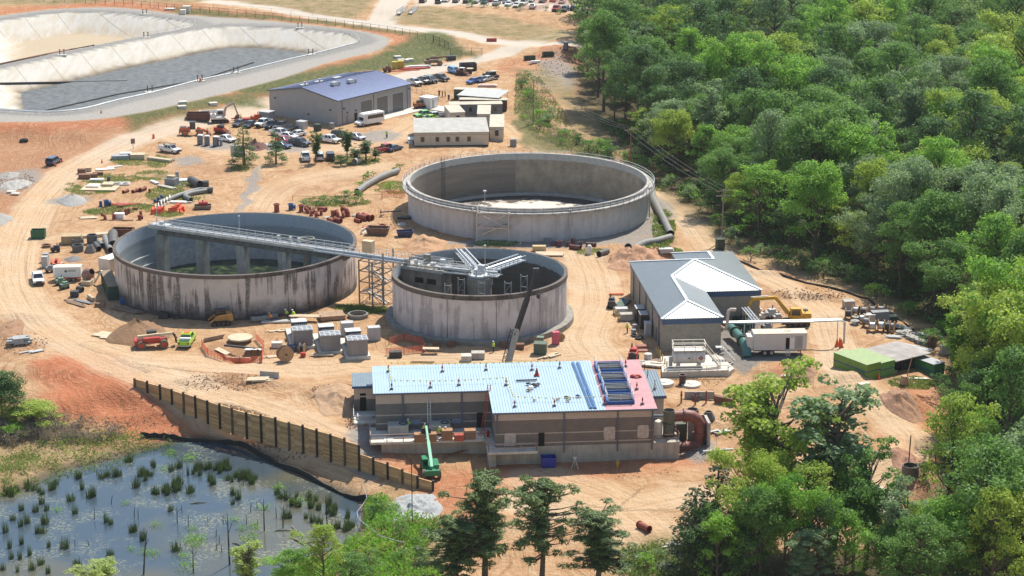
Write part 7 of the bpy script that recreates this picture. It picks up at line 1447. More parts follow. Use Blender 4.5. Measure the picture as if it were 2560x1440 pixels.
# material yard
stack('panel_stack','tall stack of grey panels at the top of the material yard','panels',300,398,R(8),3.6,2.2,5,m_gpan); stack('panel_stack','lower grey panel stack beside the tall one','panels',314,394,R(8),2.6,2.0,6,M('pale_grey_panels',(.5,.5,.49),.7))
crate('wide tan crate right of the grey panel stacks',345,397,R(2),(3.1,2.2,1.1),m_paleB); stack('beam_stack','long pale beams lying toward the white work pickup','lumber',400,402,R(-28),6.5,1.3,3,m_paleB); stack('beam_stack','thin brown beams beside the long pale ones','lumber',418,400,R(-30),4.5,.4,1,m_brn)
for a in((212,446,R(5),(2.4,1.5,.9)),(232,443,R(12),(2.0,1.2,.7)),(205,434,R(0),(1.6,1.1,1.0)),(245,438,R(8),(2.2,.7,.6))): crate('brown steel frame in the cluster at the yard edge',a[0],a[1],a[2],a[3],m_brn,name='steel_rack',cat='steel rack')
crate('small tan crate on the brown frames',222,428,0,(1.2,.9,.8),m_paleB); stack('sheet_pile','white sheet scraps above the brown frames','sheets',262,424,R(15),4,1.6,1,m_white,.1); stack('sheet_pile','white battens right of the scraps','sheets',286,418,R(25),3.5,.7,1,m_white,.1)
stack('plank_stack','white planks beside the dark barrel','lumber',242,452,R(3),2.8,1.2,2,m_white); stack('formwork','large tan formwork plates lying on the weeds','formwork',250,472,R(-2),7.5,4.2,1,m_paleB,.15,2,.02); stack('formwork','smaller tan plate on top of the formwork','formwork',236,468,R(-4),2.6,2.8,2,m_concp,.2,1); stack('formwork','square tan block on the formwork','formwork',269,466,R(-4),2.4,2.4,3,m_paleB,.2,1)
b=B()
for x in(-1.6,0,1.6): b.ring(.45,.7,.35,.6,20,(x,0))
b.box(-2.4,2.4,-1,1,0,.35); tag(b.o('ring_pallet',M('pale_rings',(.55,.52,.47),.8)),'pallet of pale concrete rings behind the formwork','pallet',loc=P(296,462),rz=R(4))
def barrel(label,px,py,mat,h=1.2,r=.36): b=B(); b.lathe([(r,0),(r*1.04,h*.3),(r,h*.33),(r*1.04,h*.66),(r,h*.7),(r,h),(0,h)],14); return tag(b.o('barrel',mat,None,True),label,'barrel',loc=P(px,py))
barrel('dark barrel standing behind the formwork',272,458,m_dark,1.4,.35); barrel('grey barrel beside the open crate',443,444,m_grey,1.3,.4)
crate('open grey crate full of scrap in the yard',430,462,R(-20),(2.3,2.,1.4),m_grey); crate('tan box lid tilted on the grey crate',424,452,R(-20),(1.6,1.2,.4),m_paleB,loc=P(430,461)+Vector((0,0,1.5)))
stack('white_trusses','white lattice pieces right of the grey crate','scrap',458,452,R(10),2.6,1.8,2,m_white,.1,5,.2)
stack('plank_stack','white planks pointing down in the yard middle','lumber',386,458,R(-55),3,.8,2,m_white); stack('plank_stack','long pale planks fanned beside the grey crate','lumber',418,470,R(-38),4.6,1.2,2,M('grey_lumber',(.42,.38,.32),.8),.12,4,.2)
pipe('large dark pipe section lying beside the yard end',[(478,460),(500,472)],.9,M('dark_pipe',(.085,.08,.075),.6,var=.2)); pipe('short upright-ended dark pipe at the yard end',[(506,468),(522,467)],.75,MATS['dark_pipe'])
pipe('long bent grey pipe lying across the yard',[(397,513),(440,497),(487,482),(530,480)],.5,m_pipeg); pipe('second grey pipe with an elbow end',[(478,505),(463,496),(475,490),(517,482)],.5,m_pipeg); pipe('short dark pipe socket at the end of the grey pipes',[(522,482),(532,482)],.62,MATS['dark_pipe'])
GR='rusty pipe pieces in the material yard'
for k,px,py,rz,s in(('lie',314,482,1.1,.75),('lie',337,481,1.2,.75),('lie',346,478,1.0,.7),('lie',357,477,1.1,.85),('up',374,482,0,.6),('up',285,549,0,.8),('elbow',313,536,.4,.8),('up',322,533,0,.7),('tee',349,549,-.5,.8),('elbow',263,549,2.5,.8),('up',352,540,0,.7),('lie',302,519,.3,.6),('lie',338,524,-.3,.5),('ring',285,535,0,.7),('ring',300,528,0,.7)): fitting(k,'rusty '+{'lie':'flanged pipe lying','up':'short flanged pipe standing','tee':'pipe tee','elbow':'pipe elbow','ring':'pipe flange lying'}[k]+' in the lower material yard',px,py,rz,s,None,GR)
m_bluev=M('valve_blue',(.02,.075,.22),.5,var=.15)
for px,py in((387,507),(396,502),(403,497)): fitting('tee','blue valve body in the diagonal row beside the grey pipe',px,py,.8,.62,m_bluev,'blue valves in a row')
fitting('up','white-topped blue valve drum in the yard',252,516,0,.75,m_bluev,None); fitting('tee','taller blue valve beside the white-topped drum',266,516,.3,1.15,m_bluev,None); fitting('tee','blue valve standing between red pipe pieces behind the left tank',727,525,.2,1.15,m_bluev,None)
stack('scrap_pile','red and grey scrap spread behind the barriers','scrap',307,512,R(5),5.,1.6,1,m_red,.12,5,.5); stack('scrap_pile','pale sheet scraps at the lower yard edge','scrap',228,545,R(10),3.2,1.6,1,m_paleB,.08,3,.3); crate('white box among the rusty pipe pieces',299,546,0,(1.8,1.2,1.0),m_white); stack('scrap_pile','grey bent sheets beside the orange barriers','scrap',452,507,R(-5),3.2,1.2,2,m_white,.1,4,.3); stack('scrap_pile','long brown strips at the bottom yard edge','scrap',310,552,R(0),5,.6,1,m_brn,.08,3,.6)
stack('slab_pair','two pale slabs on the red dirt at the left','slab',28,482,R(0),1.8,1.2,1,m_concp,.3,1); stack('slab_pair','second pale slab beside the first at the left','slab',40,487,R(-4),1.8,1.2,1,m_concp,.3,1)
b=B(); b.lathe([(.6,.0),(1.0,.05),(1.05,.35),(.95,.6),(.6,.6),(.5,.3)],18); tag(b.o('old_tyre',m_black,None,True),'old black tyre lying on the red dirt slope','tyre',loc=P(60,354))
# left of the left tank
crate('long plywood box at the left of the left tank',180,607,R(6),(3.6,2.4,1.5),M('plywood',(.40,.29,.16),.8,var=.12)); stack('beam_stack','long timber beam behind the plywood box','lumber',218,594,R(22),8.,.8,2,m_paleB,.2,2); stack('beam_stack','pale boards beside the brown container','lumber',260,587,R(0),3.2,1.4,2,m_paleB,.12,3)
manhole('tall dark concrete ring behind the others',231,609,1.0,1.7); manhole('wide dark concrete ring at the back left',196,612,1.05,1.1); manhole('pale small ring between the wide rings',199,618,.75,.6,m_conc); manhole('wide dark ring in front',195,628,1.05,1.2); manhole('grey concrete cone beside the rings',226,630,1.05,1.35,m_pipeg,'cone')
pipe('dark short pipe beside the concrete cone',[(238,616),(248,628)],.5,MATS['dark_pipe']); pipe('second dark pipe stub by the cone',[(246,610),(256,620)],.5,m_pipeg); pipe('bent grey pipe by the left tank wall',[(263,600),(266,612),(277,633)],.6,m_pipeg); pipe('fat dark pipe standing along the left tank wall',[(283,596),(284,625)],.95,MATS['dark_pipe'])
fitting('ring','brown flange lying alone by the haul road',116,617,0,1.2,m_brn,None)
def engine(name,label,cat,px,py,rz,mat,s=1.,m2=None):
    t=thing(name,label,cat,P(px,py),rz); b=B(); b.cbox(0,0,.3*s,1.6*s,.9*s,.7*s); b.cbox(.2*s,0,1.0*s,.9*s,.7*s,.3*s); b.o('body',mat,t,bevel=.04); b=B(); b.cyl((-.9*s,0,.7*s),(-.6*s,0,.7*s),.4*s,n=12); b.cyl((.4*s,.2*s,1.2*s),(.4*s,.2*s,1.7*s),.08*s,n=6); b.o('flywheel',m2 or m_dark,t,True)
    for x in(-.5,.5): b=B(); b.cyl((x*s,-.55*s,.25*s),(x*s,.55*s,.25*s),.25*s,n=10); b.o('wheel',m_tyre,t,True)
    return t
engine('engine_block','black engine lump by the haul road','engine',139,630,.4,m_dark); engine('pump_set','dark pump beside the crates','pump',125,680,.2,m_grey); engine('pump_set','rear green pump below the enclosed trailer','pump',150,712,.5,M('pump_green',(.16,.28,.20),.6,var=.15)); engine('pump_set','front green pump below the enclosed trailer','pump',161,722,.8,MATS['pump_green'])
crate('grey tall crate by the white pickup',113,668,R(3),(1.0,.9,2.0),m_lgrey); crate('second grey crate behind the tall one',115,655,R(3),(1.0,.9,1.6),m_gpan)
pipe('red horseshoe pipe by the haul road',[(134,669),(131,661),(138,655),(147,658),(146,668)],.36,M('bright_pipe_red',(.45,.10,.05),.6,var=.15)); stack('plank_stack','white plank leaning by the horseshoe pipe','lumber',148,664,R(70),3,.4,2,m_paleB,.1,1)
p=P(176,700); t=thing('enclosed_trailer','white enclosed cargo trailer with a round black logo','trailer',p,R(3)); b=B(); b.box(-2.4,2.1,-1.05,1.05,.55,2.6); b.prism([(-2.4,-1.05),(-2.4,1.05),(-2.9,.5),(-2.9,-.5)],.55,2.6); b.o('body',m_white,t,bevel=.04); b=B(); b.box(-2.45,2.12,-1.07,1.07,2.6,2.67); b.o('roof',m_cream,t)
b=B(); b.cyl((-.55,-1.056,1.95),(-.55,-1.066,1.95),.24,n=20); b.o('logo',m_dark,t); b=B(); b.cyl((-.62,-1.06,2.02),(-.62,-1.07,2.02),.09,n=10); b.o('logo_mark',m_white,t); b=B()
for r_,(z,x1) in enumerate(((2.05,1.3),(1.86,1.1))):
    x=-.15
    while x<x1: w_=random.uniform(.05,.11); b.box(x,x+w_,-1.062,-1.05,z,z+.1); x+=w_+.035
b.o('lettering',m_dark,t)
for x in(-.1,.75):
    for y in(-.95,.95): wheel(t,x,y,.34,.22)
b=B(); b.bar((-2.9,0,.5),(-3.9,0,.45),.1); b.box(-2.4,2.1,-1.06,-1.05,.56,.8); b.o('tow_bar',m_red,t)
p=P(222,706); t=thing('concrete_mixer','rust-striped mixer drum on a frame beside the enclosed trailer','mixer',p,R(-40)); b=B(); b.lathe([(0,-1.2),(.7,-1.2),(1.05,-.3),(1.05,.4),(.62,1.2),(.55,1.2),(.9,.3)],18); b.xf(Matrix.Translation((0,0,1.6))@Matrix.Rotation(R(62),4,'Y')); b.o('drum',M('mixer_rust',(.30,.17,.13),.7,var=.3,scale=2.5),t,True); b=B()
for s_ in(-1,1): b.bar((-.8,s_*.9,0),(0,s_*.9,1.6),.12); b.bar((.8,s_*.9,0),(0,s_*.9,1.6),.12)
b.bar((1.6,0,.2),(3.,.6,2.6),.2,.3); b.o('frame',m_galv,t)
crate('tan tarp-covered table below the mixer',218,712,R(-12),(1.6,1.2,.7),m_paleB); crate('dark box on the ground by the planks',187,742,R(4),(1.3,1.1,1.0),m_dark); pipe('short black pipe beside the dark box',[(194,728),(207,731)],.5,m_dark); stack('plank_stack','weathered planks lying below the pumps','lumber',188,760,R(-38),4.5,1.2,1,M('old_lumber',(.21,.145,.1),.9,var=.25),.12,4,.3); stack('plank_stack','second spread of weathered planks','lumber',204,755,R(-33),4,.8,1,m_grey,.12,3,.3); stack('beam_stack','short pale beam pair beside the planks','lumber',228,750,R(-58),2.6,.5,3,m_paleB,.2,2,.02); crate('brown timber block beside the green container',250,767,R(-4),(1.6,.6,.6),MATS['old_lumber'])
def container(label,c0,c1,depth,h,mat,top,door=None,stripe=None,z=0.):
    a=Vector((c0[0],c0[1],0)); d=Vector((c1[0]-c0[0],c1[1]-c0[1],0)); L=d.length; t=thing('shipping_container',label,'container',(a.x,a.y,seat(a,1)+z),math.atan2(d.y,d.x))
    b=B(); b.box(0,L,0,depth,0,h-.06); n=int(L/.28)
    for i in range(n): b.box(i*L/n+.04,i*L/n+.16,-.05,0,.12,h-.2)
    m=int(depth/.28)
    for i in range(m):
        for x in(-.05,L): b.box(x,x+.05,i*depth/m+.04,i*depth/m+.16,.12,h-.2)
    b.o('wall',mat,t); b=B(); b.box(-.06,L+.06,-.06,depth+.06,h-.06,h); b.o('roof',top,t)
    if stripe: b=B(); b.box(-.07,L+.07,-.075,-.05,h*.5,h*.5+.14); b.box(-.075,-.05,-.07,depth,h*.5,h*.5+.14); b.o('stripe',stripe,t)
    return t
a=P(272,752); c_=P(299,750); container('dark green container with dusty top against the left tank',a,c_,10.5,2.6,M('deep_green_container',(.03,.075,.06),.6,var=.15),M('dusty_brown_top',(.25,.19,.13),.85,var=.2))
crate('white-roofed low shed behind the green container',281,672,R(60),(4.2,2.6,2.3),m_dwhite,name='site_box',cat='shed')
stack('plank_stack','dark planks in the shade at the foot of the left tank','lumber',318,778,R(-32),5.5,1.6,2,MATS['old_lumber'],.12,5,.3); crate('blue tarp bundle at the left tank foot',309,760,.3,(1.1,.9,.9),M('blue_tarp',(.04,.12,.28),.6,var=.2),name='tarp_bundle',cat='tarp'); pipe('pale pipe lying at the left tank foot',[(358,770),(384,780)],.35,m_pipeg); crate('dark steel box at the left tank foot',410,795,R(-4),(1.5,1.2,1.0),m_dark); crate('low black box right of the dark steel box',442,797,0,(.9,.7,.5),m_dark); pipe('large grey pipe lying along the left tank foot',[(627,806),(660,803),(692,797)],.5,m_pipeg)
stack('sheet_pile','pale plywood sheets left of the dirt pile','plywood',262,838,R(-25),3.2,2.6,1,m_paleB,.1,2,.1); stack('sheet_pile','smaller ply sheet below the first','plywood',272,844,R(-15),2.4,1.8,1,m_paleB,.08,1)
stack('trestle_pile','pile of weathered trestle tables at the left edge','scrap',50,858,R(20),2.6,1.8,4,m_gpan,.22,3,.3); stack('scrap_pile','scrap sheets below the trestle pile','scrap',84,880,R(35),2.2,1.2,1,m_lgrey,.1,3,.5)
# front yard
stack('pipe_rack','long steel pipe skid behind the workers','pipe rack',705,806,R(8),6.5,1.2,2,m_galv,.12,3,.1); stack('trestle_table','long timber trestle table right of the workers','table',762,803,R(-3),5.,1.4,1,m_paleB,.1,4,.1,P(762,803)+Vector((0,0,.8)))
stack('timber_deck','square timber deck in front of the left tank','platform',829,795,R(14),4.2,3.2,4,M('deck_timber',(.36,.24,.15),.85,var=.25),.16,6,.03); manhole('wide low concrete ring by the lattice tower',895,793,1.75,.65,m_pipeg); stack('scrap_pile','tangled timber scraps on the sand','scrap',697,828,R(20),2.6,1.4,1,m_paleB,.1,4,.5); stack('pallet','timber pallets beside the concrete barrier','pallet',650,952,R(6),3.2,1.6,2,m_paleB,.14,5,.3)
barrier(674,944,R(-12),m_conc,'grey concrete barrier standing on the spoil',3.0); crate('concrete block with a red saw on it',693,868,R(2),(1.6,1.2,.8),m_concp); engine('site_saw','red saw on the concrete block','machine',692,857,.3,m_red,.4)
b=B(); b.lathe([(2.0,0),(2.0,.25),(0,.25)],30); tag(b.o('round_slab',m_paleB,None,True),'round pale slab at the back of the excavation','slab',loc=P(601,853,.5)); stack('ramp_boards','pale board ramp sloping into the excavation','boards',556,886,R(-52),3.6,1.1,1,m_paleB,.1,2,.05,P(556,886,.4)); b=B(); b.bar((-2.6,0,.9),(2.6,-.6,.5),.3); tag(b.o('steel_beam',m_dark),'dark steel beam spanning the excavation','beam',loc=P(602,884,.5))
b=B(); n=10; vs=[(x*.32,y*.3-.05*mnoise.noise(Vector((x,y,3)))*6,1.1-.05*y*y*.35+.25*mnoise.noise(Vector((x*.8,y*.8,1)))) for y in range(8) for x in range(n)]; b.add(vs,[(j*n+i,j*n+i+1,(j+1)*n+i+1,(j+1)*n+i) for j in range(7) for i in range(n-1)]); b.xf(Matrix.Translation((-1.5,-1.3,-.35))); o=b.o('white_tarp',M('white_tarp_sheet',(.66,.63,.59),.6,var=.15),None,'all'); o.modifiers.new('thick','SOLIDIFY').thickness=.06; tag(o,'crumpled white tarp over the right side of the excavation','tarp',loc=P(636,882,.2))
stack('formwork','long formwork boards along the front of the excavation','formwork',592,903,R(-3),4.5,.6,3,m_paleB,.18,1); stack('formwork','angled formwork boards at the back left of the excavation','formwork',535,850,R(35),3.5,.4,3,MATS['deck_timber'],.18,1)
b=B(); b.box(-2.4,2.4,-1.6,1.6,-.02,.05); 
spool('large wooden cable reel with black cable by the excavation',713,903,R(25),1.25,1.3,None); spool('small cable reel by the switchgear pad',756,880,R(80),.75,.8); crate('dark blue box beside the first switchgear pad',728,878,R(-5),(1.4,1.0,.9),M('navy_box',(.04,.06,.11),.6)); crate('small dark red box in front of the switchgear',758,892,0,(.7,.6,.6),m_red); stack('plank_stack','pale boards lying in front of the switchgear','lumber',805,890,R(-2),2.8,.8,2,m_paleB,.1,3,.2); stack('plank_stack','scattered boards by the large reel','lumber',680,893,R(25),2.2,1.2,1,m_paleB,.1,3,.4)
m_sg=M('switchgear_grey',(.22,.21,.215),.45,var=.06); m_sgd=M('switchgear_side',(.10,.105,.115),.5)
for i,(px,py,w2) in enumerate(((757,868,'left'),(826,881,'middle'),(894,893,'right'))):
    t=thing('switchgear','grey metal switchgear enclosure with finned transformer, '+w2+' of three sets on concrete pads','switchgear',P(px,py),R(12),'switchgear sets on concrete pads')
    b=B(); b.box(-1.9,1.9,-1.3,8.6,-.3,.55); b.o('pad',m_concp,t); b=B(); b.box(-1.55,1.55,-1.0,1.3,.55,3.1); b.o('enclosure',m_sg,t,bevel=.03); b=B(); b.box(-1.65,1.65,-1.1,1.4,3.1,3.2)
    for x in range(4):
        for y in range(3): b.cbox(-1.2+x*.8,-.75+y*.8,3.2,.55,.35,.1)
    b.o('roof',M('switchgear_roof',(.40,.41,.42),.5),t); b=B(); b.box(-1.1,-.1,-1.03,-1.0,.7,2.9); b.o('door',M('switchgear_door',(.25,.24,.24),.45),t); b=B(); b.box(1.55,1.58,-.6,.9,.7,2.9); b.o('side_panel',m_sgd,t)
    b=B(); b.box(-1.1,1.1,1.9,3.6,.55,2.6)
    for k in range(9): b.box(-1.35,1.35,1.95+k*.2,2.02+k*.2,.7,2.4)
    b.o('transformer',m_sgd,t); b=B()
    for k in range(6): b.cyl((-.8+.32*k,2.7,2.6),(-.8+.32*k,2.7,3.0),.08,n=6)
    b.o('bushing',m_lgrey,t); b=B(); b.box(-1.2,1.2,4.4,6.2,.55,2.8); b.box(-1.28,1.28,4.3,6.3,2.8,2.88); b.o('meter_cabinet',m_sgd,t); b=B(); b.box(-1.24,1.24,4.3,6.25,2.885,2.93); b.box(-.05,.05,4.3,6.3,2.93,2.97); b.o('cabinet_lid',M('pale_cabinet_lid',(.52,.53,.53),.45),t)
for px,py in((868,838),(935,850)): crate('pale grey box behind the switchgear sets',px,py,R(12),(1.9,1.4,2.2),m_lgrey,name='pale_cabinet',cat='cabinet')
crate('black wheelbarrow-shaped tub near the orange mesh',989,893,R(5),(1.9,1.0,.9),m_dark,name='mortar_tub',cat='tub'); stack('trestle_table','plywood table on trestles in front of the middle tank','table',1077,884,R(-2),2.6,1.1,1,m_paleB,.08,2,.02,P(1077,884)+Vector((0,0,.75))); crate('concrete catch basin at front',1166,902,R(0),(1.5,1.5,.9),m_concp,name='catch_basin',cat='basin'); crate('open concrete basin behind the front one',1195,896,R(0),(2.0,1.5,1.0),m_conc,name='catch_basin',cat='basin'); stack('beam_stack','thin timber lengths on the road before the blue roof','lumber',1056,907,R(-3),3.6,.4,1,m_brn,.12,2)
boxes('generator_box','dark green generator box by the middle tank footing','generator',1351,884,R(-8),(2.0,1.6,1.8),M('olive_green',(.085,.12,.085),.6,var=.12)); boxes('utility_cabinet','small green cabinet behind the generator box','cabinet',1351,860,R(-5),(1.0,.9,1.2),M('pale_olive',(.14,.2,.15),.6)); crate('pink chute tub beside the small reel',1389,860,R(10),(1.0,.9,2.0),M('pink_plastic',(.58,.12,.17),.5),name='chute_tub',cat='tub'); spool('small rusty hose reel by the pink tub',1402,852,R(20),.65,.5,m_rust); stack('scrap_pile','tan scrap boards by the generator box','scrap',1376,893,R(40),2.2,1.2,2,m_paleB,.1,3,.4)
for px,py in((1092,868),(1300,872),(1128,866),(1262,868)): crate('brown crate against the middle tank footing',px,py,R(-4),(1.2,.9,.8),m_brn,group='crates along the footing')
# red pipe fittings behind the left tank, lids and bars
for k,px,py,rz,s in(('up',692,530,0,1.25),('up',753,529,0,1.05),('tee',767,528,.3,.95),('elbow',770,534,2.4,.8),('ring',789,533,0,.85),('elbow',778,540,1.,.8),('tee',790,543,.2,.75),('up',803,538,0,.75),('lie',806,527,-.4,.9),('lid',817,545,0,.8),('tee',832,540,-.6,.95),('elbow',845,544,2.,.9),('elbow',858,545,1.6,.85),('elbow',869,541,2.8,1.3),('lie',829,556,-.8,.95),('lie',844,555,-.8,1.),('lie',895,556,-.75,.8),('lie',907,550,-.75,1.35),('lie',919,549,-.75,1.3),('lid',890,540,0,.9),('ring',956,566,0,1.05),('lid',1005,563,0,1.1)):
    fitting(k,'red primer '+{'up':'flanged pipe standing','tee':'pipe tee standing','elbow':'pipe elbow','lie':'pipe length lying','ring':'flange lying','lid':'dished cover lying'}[k]+' behind the left tank',px,py,rz,s,m_conc if (k=='lid' and px>810) else None)
pipe('long curved grey pipe on the bank left of the far tank',[(893,487),(918,469),(952,450),(993,435)],.68,m_pipeg); pipe('grey pipe stub in the brush below the young pines',[(886,413),(897,408)],.75,m_conc); b=B(); b.bar((-2,0,.9),(2.2,.5,1.0),.2); b.bar((-1.8,0,0),(-1.8,0,1.5),.18); b.bar((-2.1,-.6,.2),(-1.2,.8,.2),.15); tag(b.o('pipe_spreader',m_dark),'dark pipe spreader bar on the sand','beam',loc=P(975,541),rz=.05); stack('scrap_pile','black hose tangle at the left foot of the far tank','scrap',1022,546,R(20),2.8,1.6,2,m_dark,.15,4,.4); stack('scrap_pile','pale cable tangle below the far tank','scrap',1110,578,R(-20),4.5,1.4,1,m_pipeg,.12,5,.6)
for k,px,py,rz,s in(('lid',1388,612,1,1.1),('up',1399,617,.3,.9),('up',1419,616,0,.7),('up',1433,612,0,.85),('up',1451,617,0,.75),('lie',1438,624,-.5,1.05),('lie',1478,616,-.2,.9)): fitting(k,'dark red '+{'up':'flanged pipe standing','lie':'pipe length lying','lid':'blank cover propped'}[k]+' in front of the far tank',px,py,rz,s,M('dark_primer',(.13,.05,.045),.7,var=.2),'dark red pipes in front of the far tank')
crate('tan long crate in front of the far tank',1348,628,R(0),(2.4,1.1,1.0),M('tan_crate',(.50,.38,.2),.8)); stack('pallet','pale timber platform beside the tan crate','pallet',1374,637,R(-2),5.2,2.6,1,m_paleB,.2,6,.05); crate('grey flat box at the far tank wall',1368,606,0,(1.4,.6,.7),m_grey); b=B(); b.lathe([(.5,0),(.55,.9),(.5,1.5),(.3,1.8),(0,1.85)],12); tag(b.o('bulk_bag',m_dwhite,None,True),'tall white bulk bag near the soil heap','bag',loc=P(1473,636)); pipe('thick grey pipeline curving down right of the far tank',[(1628,486),(1634,505),(1643,524),(1660,560),(1676,594)],.75,m_pipeg,hollow=0); pipe('thick grey pipeline leg lying toward the soil heap',[(1677,602),(1640,612),(1600,621),(1570,627)],.72,m_pipeg); pipe('dark pipe end poking from the soil heap',[(1497,643),(1518,636)],.6,MATS['dark_pipe']); stack('slab_stack','pale concrete slabs behind the grey roof','slab',1666,632,R(5),2.6,1.4,3,m_lgrey,.25,1)
# ---------------------------------------------------------------- blower building yard
def text_mesh(name,txt,size,mat,parent,loc,rot):
    c=bpy.data.curves.new(name,'FONT'); c.body=txt; c.size=size; c.align_x='CENTER'; c.align_y='CENTER'; c.extrude=.006; o=bpy.data.objects.new('t',c); COL.objects.link(o)
    bpy.context.view_layer.update(); me=bpy.data.meshes.new_from_object(o.evaluated_get(bpy.context.evaluated_depsgraph_get())); bpy.data.objects.remove(o); me.materials.clear(); me.materials.append(mat)
    q=bpy.data.objects.new(name,me); COL.objects.link(q); q.parent=parent; q.location=loc; q.rotation_euler=rot; return q
pad=W([(1655,934),(1822,929),(1836,920),(1806,893),(1790,885),(1652,890)],.2); b=B(); b.prism(pad,-.8,.18); b.prism([pad[0],pad[1],(pad[1][0],pad[1][1]+.3),(pad[0][0],pad[0][1]+.3)],.18,.45); tag(b.o('containment_pad',m_concp),'low concrete containment pad under the white fuel tank','slab')
p=at(1721,917,.2); t=thing('fuel_tank','white rust-streaked horizontal fuel tank with a red diamond sign and railed top','tank',p,R(3)); m_ftk=M('stained_white_tank',(.68,.65,.60),.5,var=.1,scale=1.5,streak=.55,scol=(.32,.17,.09))
b=B(); b.lathe([(0,-2.55),(.9,-2.5),(1.12,-2.35),(1.12,2.35),(.9,2.5),(0,2.55)],24); b.xf(Matrix.Translation((0,0,1.75))@Matrix.Rotation(math.pi/2,4,'Y')); b.o('shell',m_ftk,t,True)
for x in(-1.6,1.6): b=B(); b.box(x-.2,x+.2,-.9,.9,0,1.1); b.o('saddle',m_lgrey,t)
b=B(); b.box(-2.5,2.5,-1.1,1.1,2.9,2.98); b.o('platform',m_dwhite,t); b=B(); rail(b,[(-2.5,-1.1,2.98),(-2.5,1.1,2.98),(2.5,1.1,2.98),(2.5,-1.1,2.98),(-2.5,-1.1,2.98)],r=.045); b.o('handrail',m_dwhite,t)
b=B(); b.add([(1.75,-1.14,1.35),(2.15,-1.14,1.75),(1.75,-1.14,2.15),(1.35,-1.14,1.75),(1.75,-1.11,1.35),(2.15,-1.11,1.75),(1.75,-1.11,2.15),(1.35,-1.11,1.75)],[(0,1,2,3),(7,6,5,4),(0,4,5,1),(1,5,6,2),(2,6,7,3),(3,7,4,0)]); d=b.o('hazard_diamond',M('hazard_red',(.24,.03,.03),.5),t); text_mesh('number',"2",.5,m_white,d,(1.75,-1.142,1.75),(math.pi/2,0,0))
b=B(); b.cyl((-.1,-1.125,1.75),(-.1,-1.135,1.75),.13,n=12); b.o('emblem',m_dark,t)
b=B(); b.bar((2.5,-.5,2.9),(4.9,-.9,0),.08,.25); b.bar((2.5,.4,2.9),(4.9,0,0),.08,.25)
for i in range(10): k=(i+.5)/10; b.box(2.5+2.4*k-.14,2.5+2.4*k+.14,-.5-.4*k,.4-.4*k,2.85-2.85*k,2.9-2.85*k)
for y0,y1 in((-.5,-.9),(.4,0)): b.bar((2.5,y0,3.95),(4.9,y1,1.05),.06); b.bar((2.5,y0,3.4),(4.9,y1,.5),.05); b.bar((4.9,y1,0),(4.9,y1,1.05),.06)
b.o('access_stair',m_dwhite,t); b=B(); b.cbox(-2.8,0,.1,.5,.8,1.5); b.o('pump_cabinet',m_lgrey,t)
t=thing('pad_railing','white pipe railing along the front of the containment pad','railing'); b=B(); A_=at(1660,931,.45); C_=at(1820,927,.45); D_=at(1833,919,.45); rail(b,[A_,C_,D_],h=.9,sp=1.6,r=.04); b.o('rail',m_dwhite,t)
b=B(); p=at(1805,898,.2)
for s_ in(0,.9): b.bar((0,s_,1.9),(1.9,s_-1.2,0),.07,.2); b.bar((0,s_,2.9),(1.9,s_-1.2,1.),.06)
for i in range(6): k=(i+.5)/6; b.box(1.9*k-.13,1.9*k+.13,-1.2*k,.9-1.2*k,1.85-1.9*k,1.9-1.9*k)
b.box(-1,0,0,.9,1.85,1.92); tag(b.o('access_steps',m_galv),'short steel steps right of the fuel tank','stairs',loc=p,rz=0)
p=at(1778,868,.1); t=thing('exhaust_silencer','rusty exhaust silencer on a braced white stand against the block wall','silencer',p,R(4)); b=B(); b.cyl((-1.7,0,3.1),(1.7,0,3.1),.55,n=18); b.o('silencer',M('rusty_silencer',(.34,.21,.12),.8,var=.3,scale=2),t,True); b=B(); b.tube([(-1.7,0,3.1),(-2.4,0,3.1),(-2.8,.3,3.2),(-2.9,1.3,3.3)],.38,12); b.o('inlet_duct',m_lgrey,t,True); b=B()
for x in(-1.3,1.3):
    for y in(-.6,.6): b.bar((x,y,-.2),(x,y,2.6),.13)
b.bar((-1.3,-.6,.2),(1.3,-.6,2.5),.1); b.bar((1.3,-.6,.2),(-1.3,-.6,2.5),.1); b.bar((-1.4,-.6,2.6),(1.4,-.6,2.6),.14); b.bar((-1.4,.6,2.6),(1.4,.6,2.6),.14); b.o('stand',m_dwhite,t)
b=B(); b.tube([(1.7,0,3.1),(2.2,0,3.15),(2.45,0,3.5),(2.5,0,5.4),(2.6,0,6.0),(3.,0,6.25),(3.8,0,6.2)],.27,12); b.o('exhaust_stack',M('beige_stack',(.55,.45,.38),.6,var=.12),t,True)
m_tg2=M('teal_pipe',(.065,.17,.14),.4,var=.15,scale=1.2)
a0_=at(1824,816,1.6); t=thing('green_pipeline','thick teal pipe sloping down toward the white generator trailer','pipe',(0,0,0)); b=B(); b.tube([a0_,at(1846,838,1.5),at(1862,860,1.4),at(1867,876,.9),at(1867,893,.0)],.72,16); b.o('pipe',m_tg2,t,True)
for px,py,z in((1838,830,1.55),(1856,852,1.45)): q=at(px,py,z); d=(at(1862,860,1.4)-a0_).normalized(); b=B(); b.cyl(q-d*.12,q+d*.12,.95,n=16); b.o('flange',m_dkgreen,t,True)
for i,(px,py) in enumerate(((1838,812),(1852,815),(1868,818),(1845,826),(1862,832),(1880,822),(1830,806))): fitting(('tee','up','elbow')[i%3],'dark teal pump or valve body between the two wings of the block building',px,py,.6*i,1.15,M('dark_teal',(.02,.07,.06),.5,var=.15),'teal valves behind the block building')
b=B()
for i in range(3): b.tube([at(1855+i*7,770-i,3.2),at(1880+i*7,800-i,2.6),at(1893+i*6,812,2.2)],.14,8)
for k in range(7): q=at(1858+k*6,773+k*6,2.9); b.bar(q,q+Vector((1.2,0,0)),.08); b.bar(q,(q.x,q.y,0),.08)
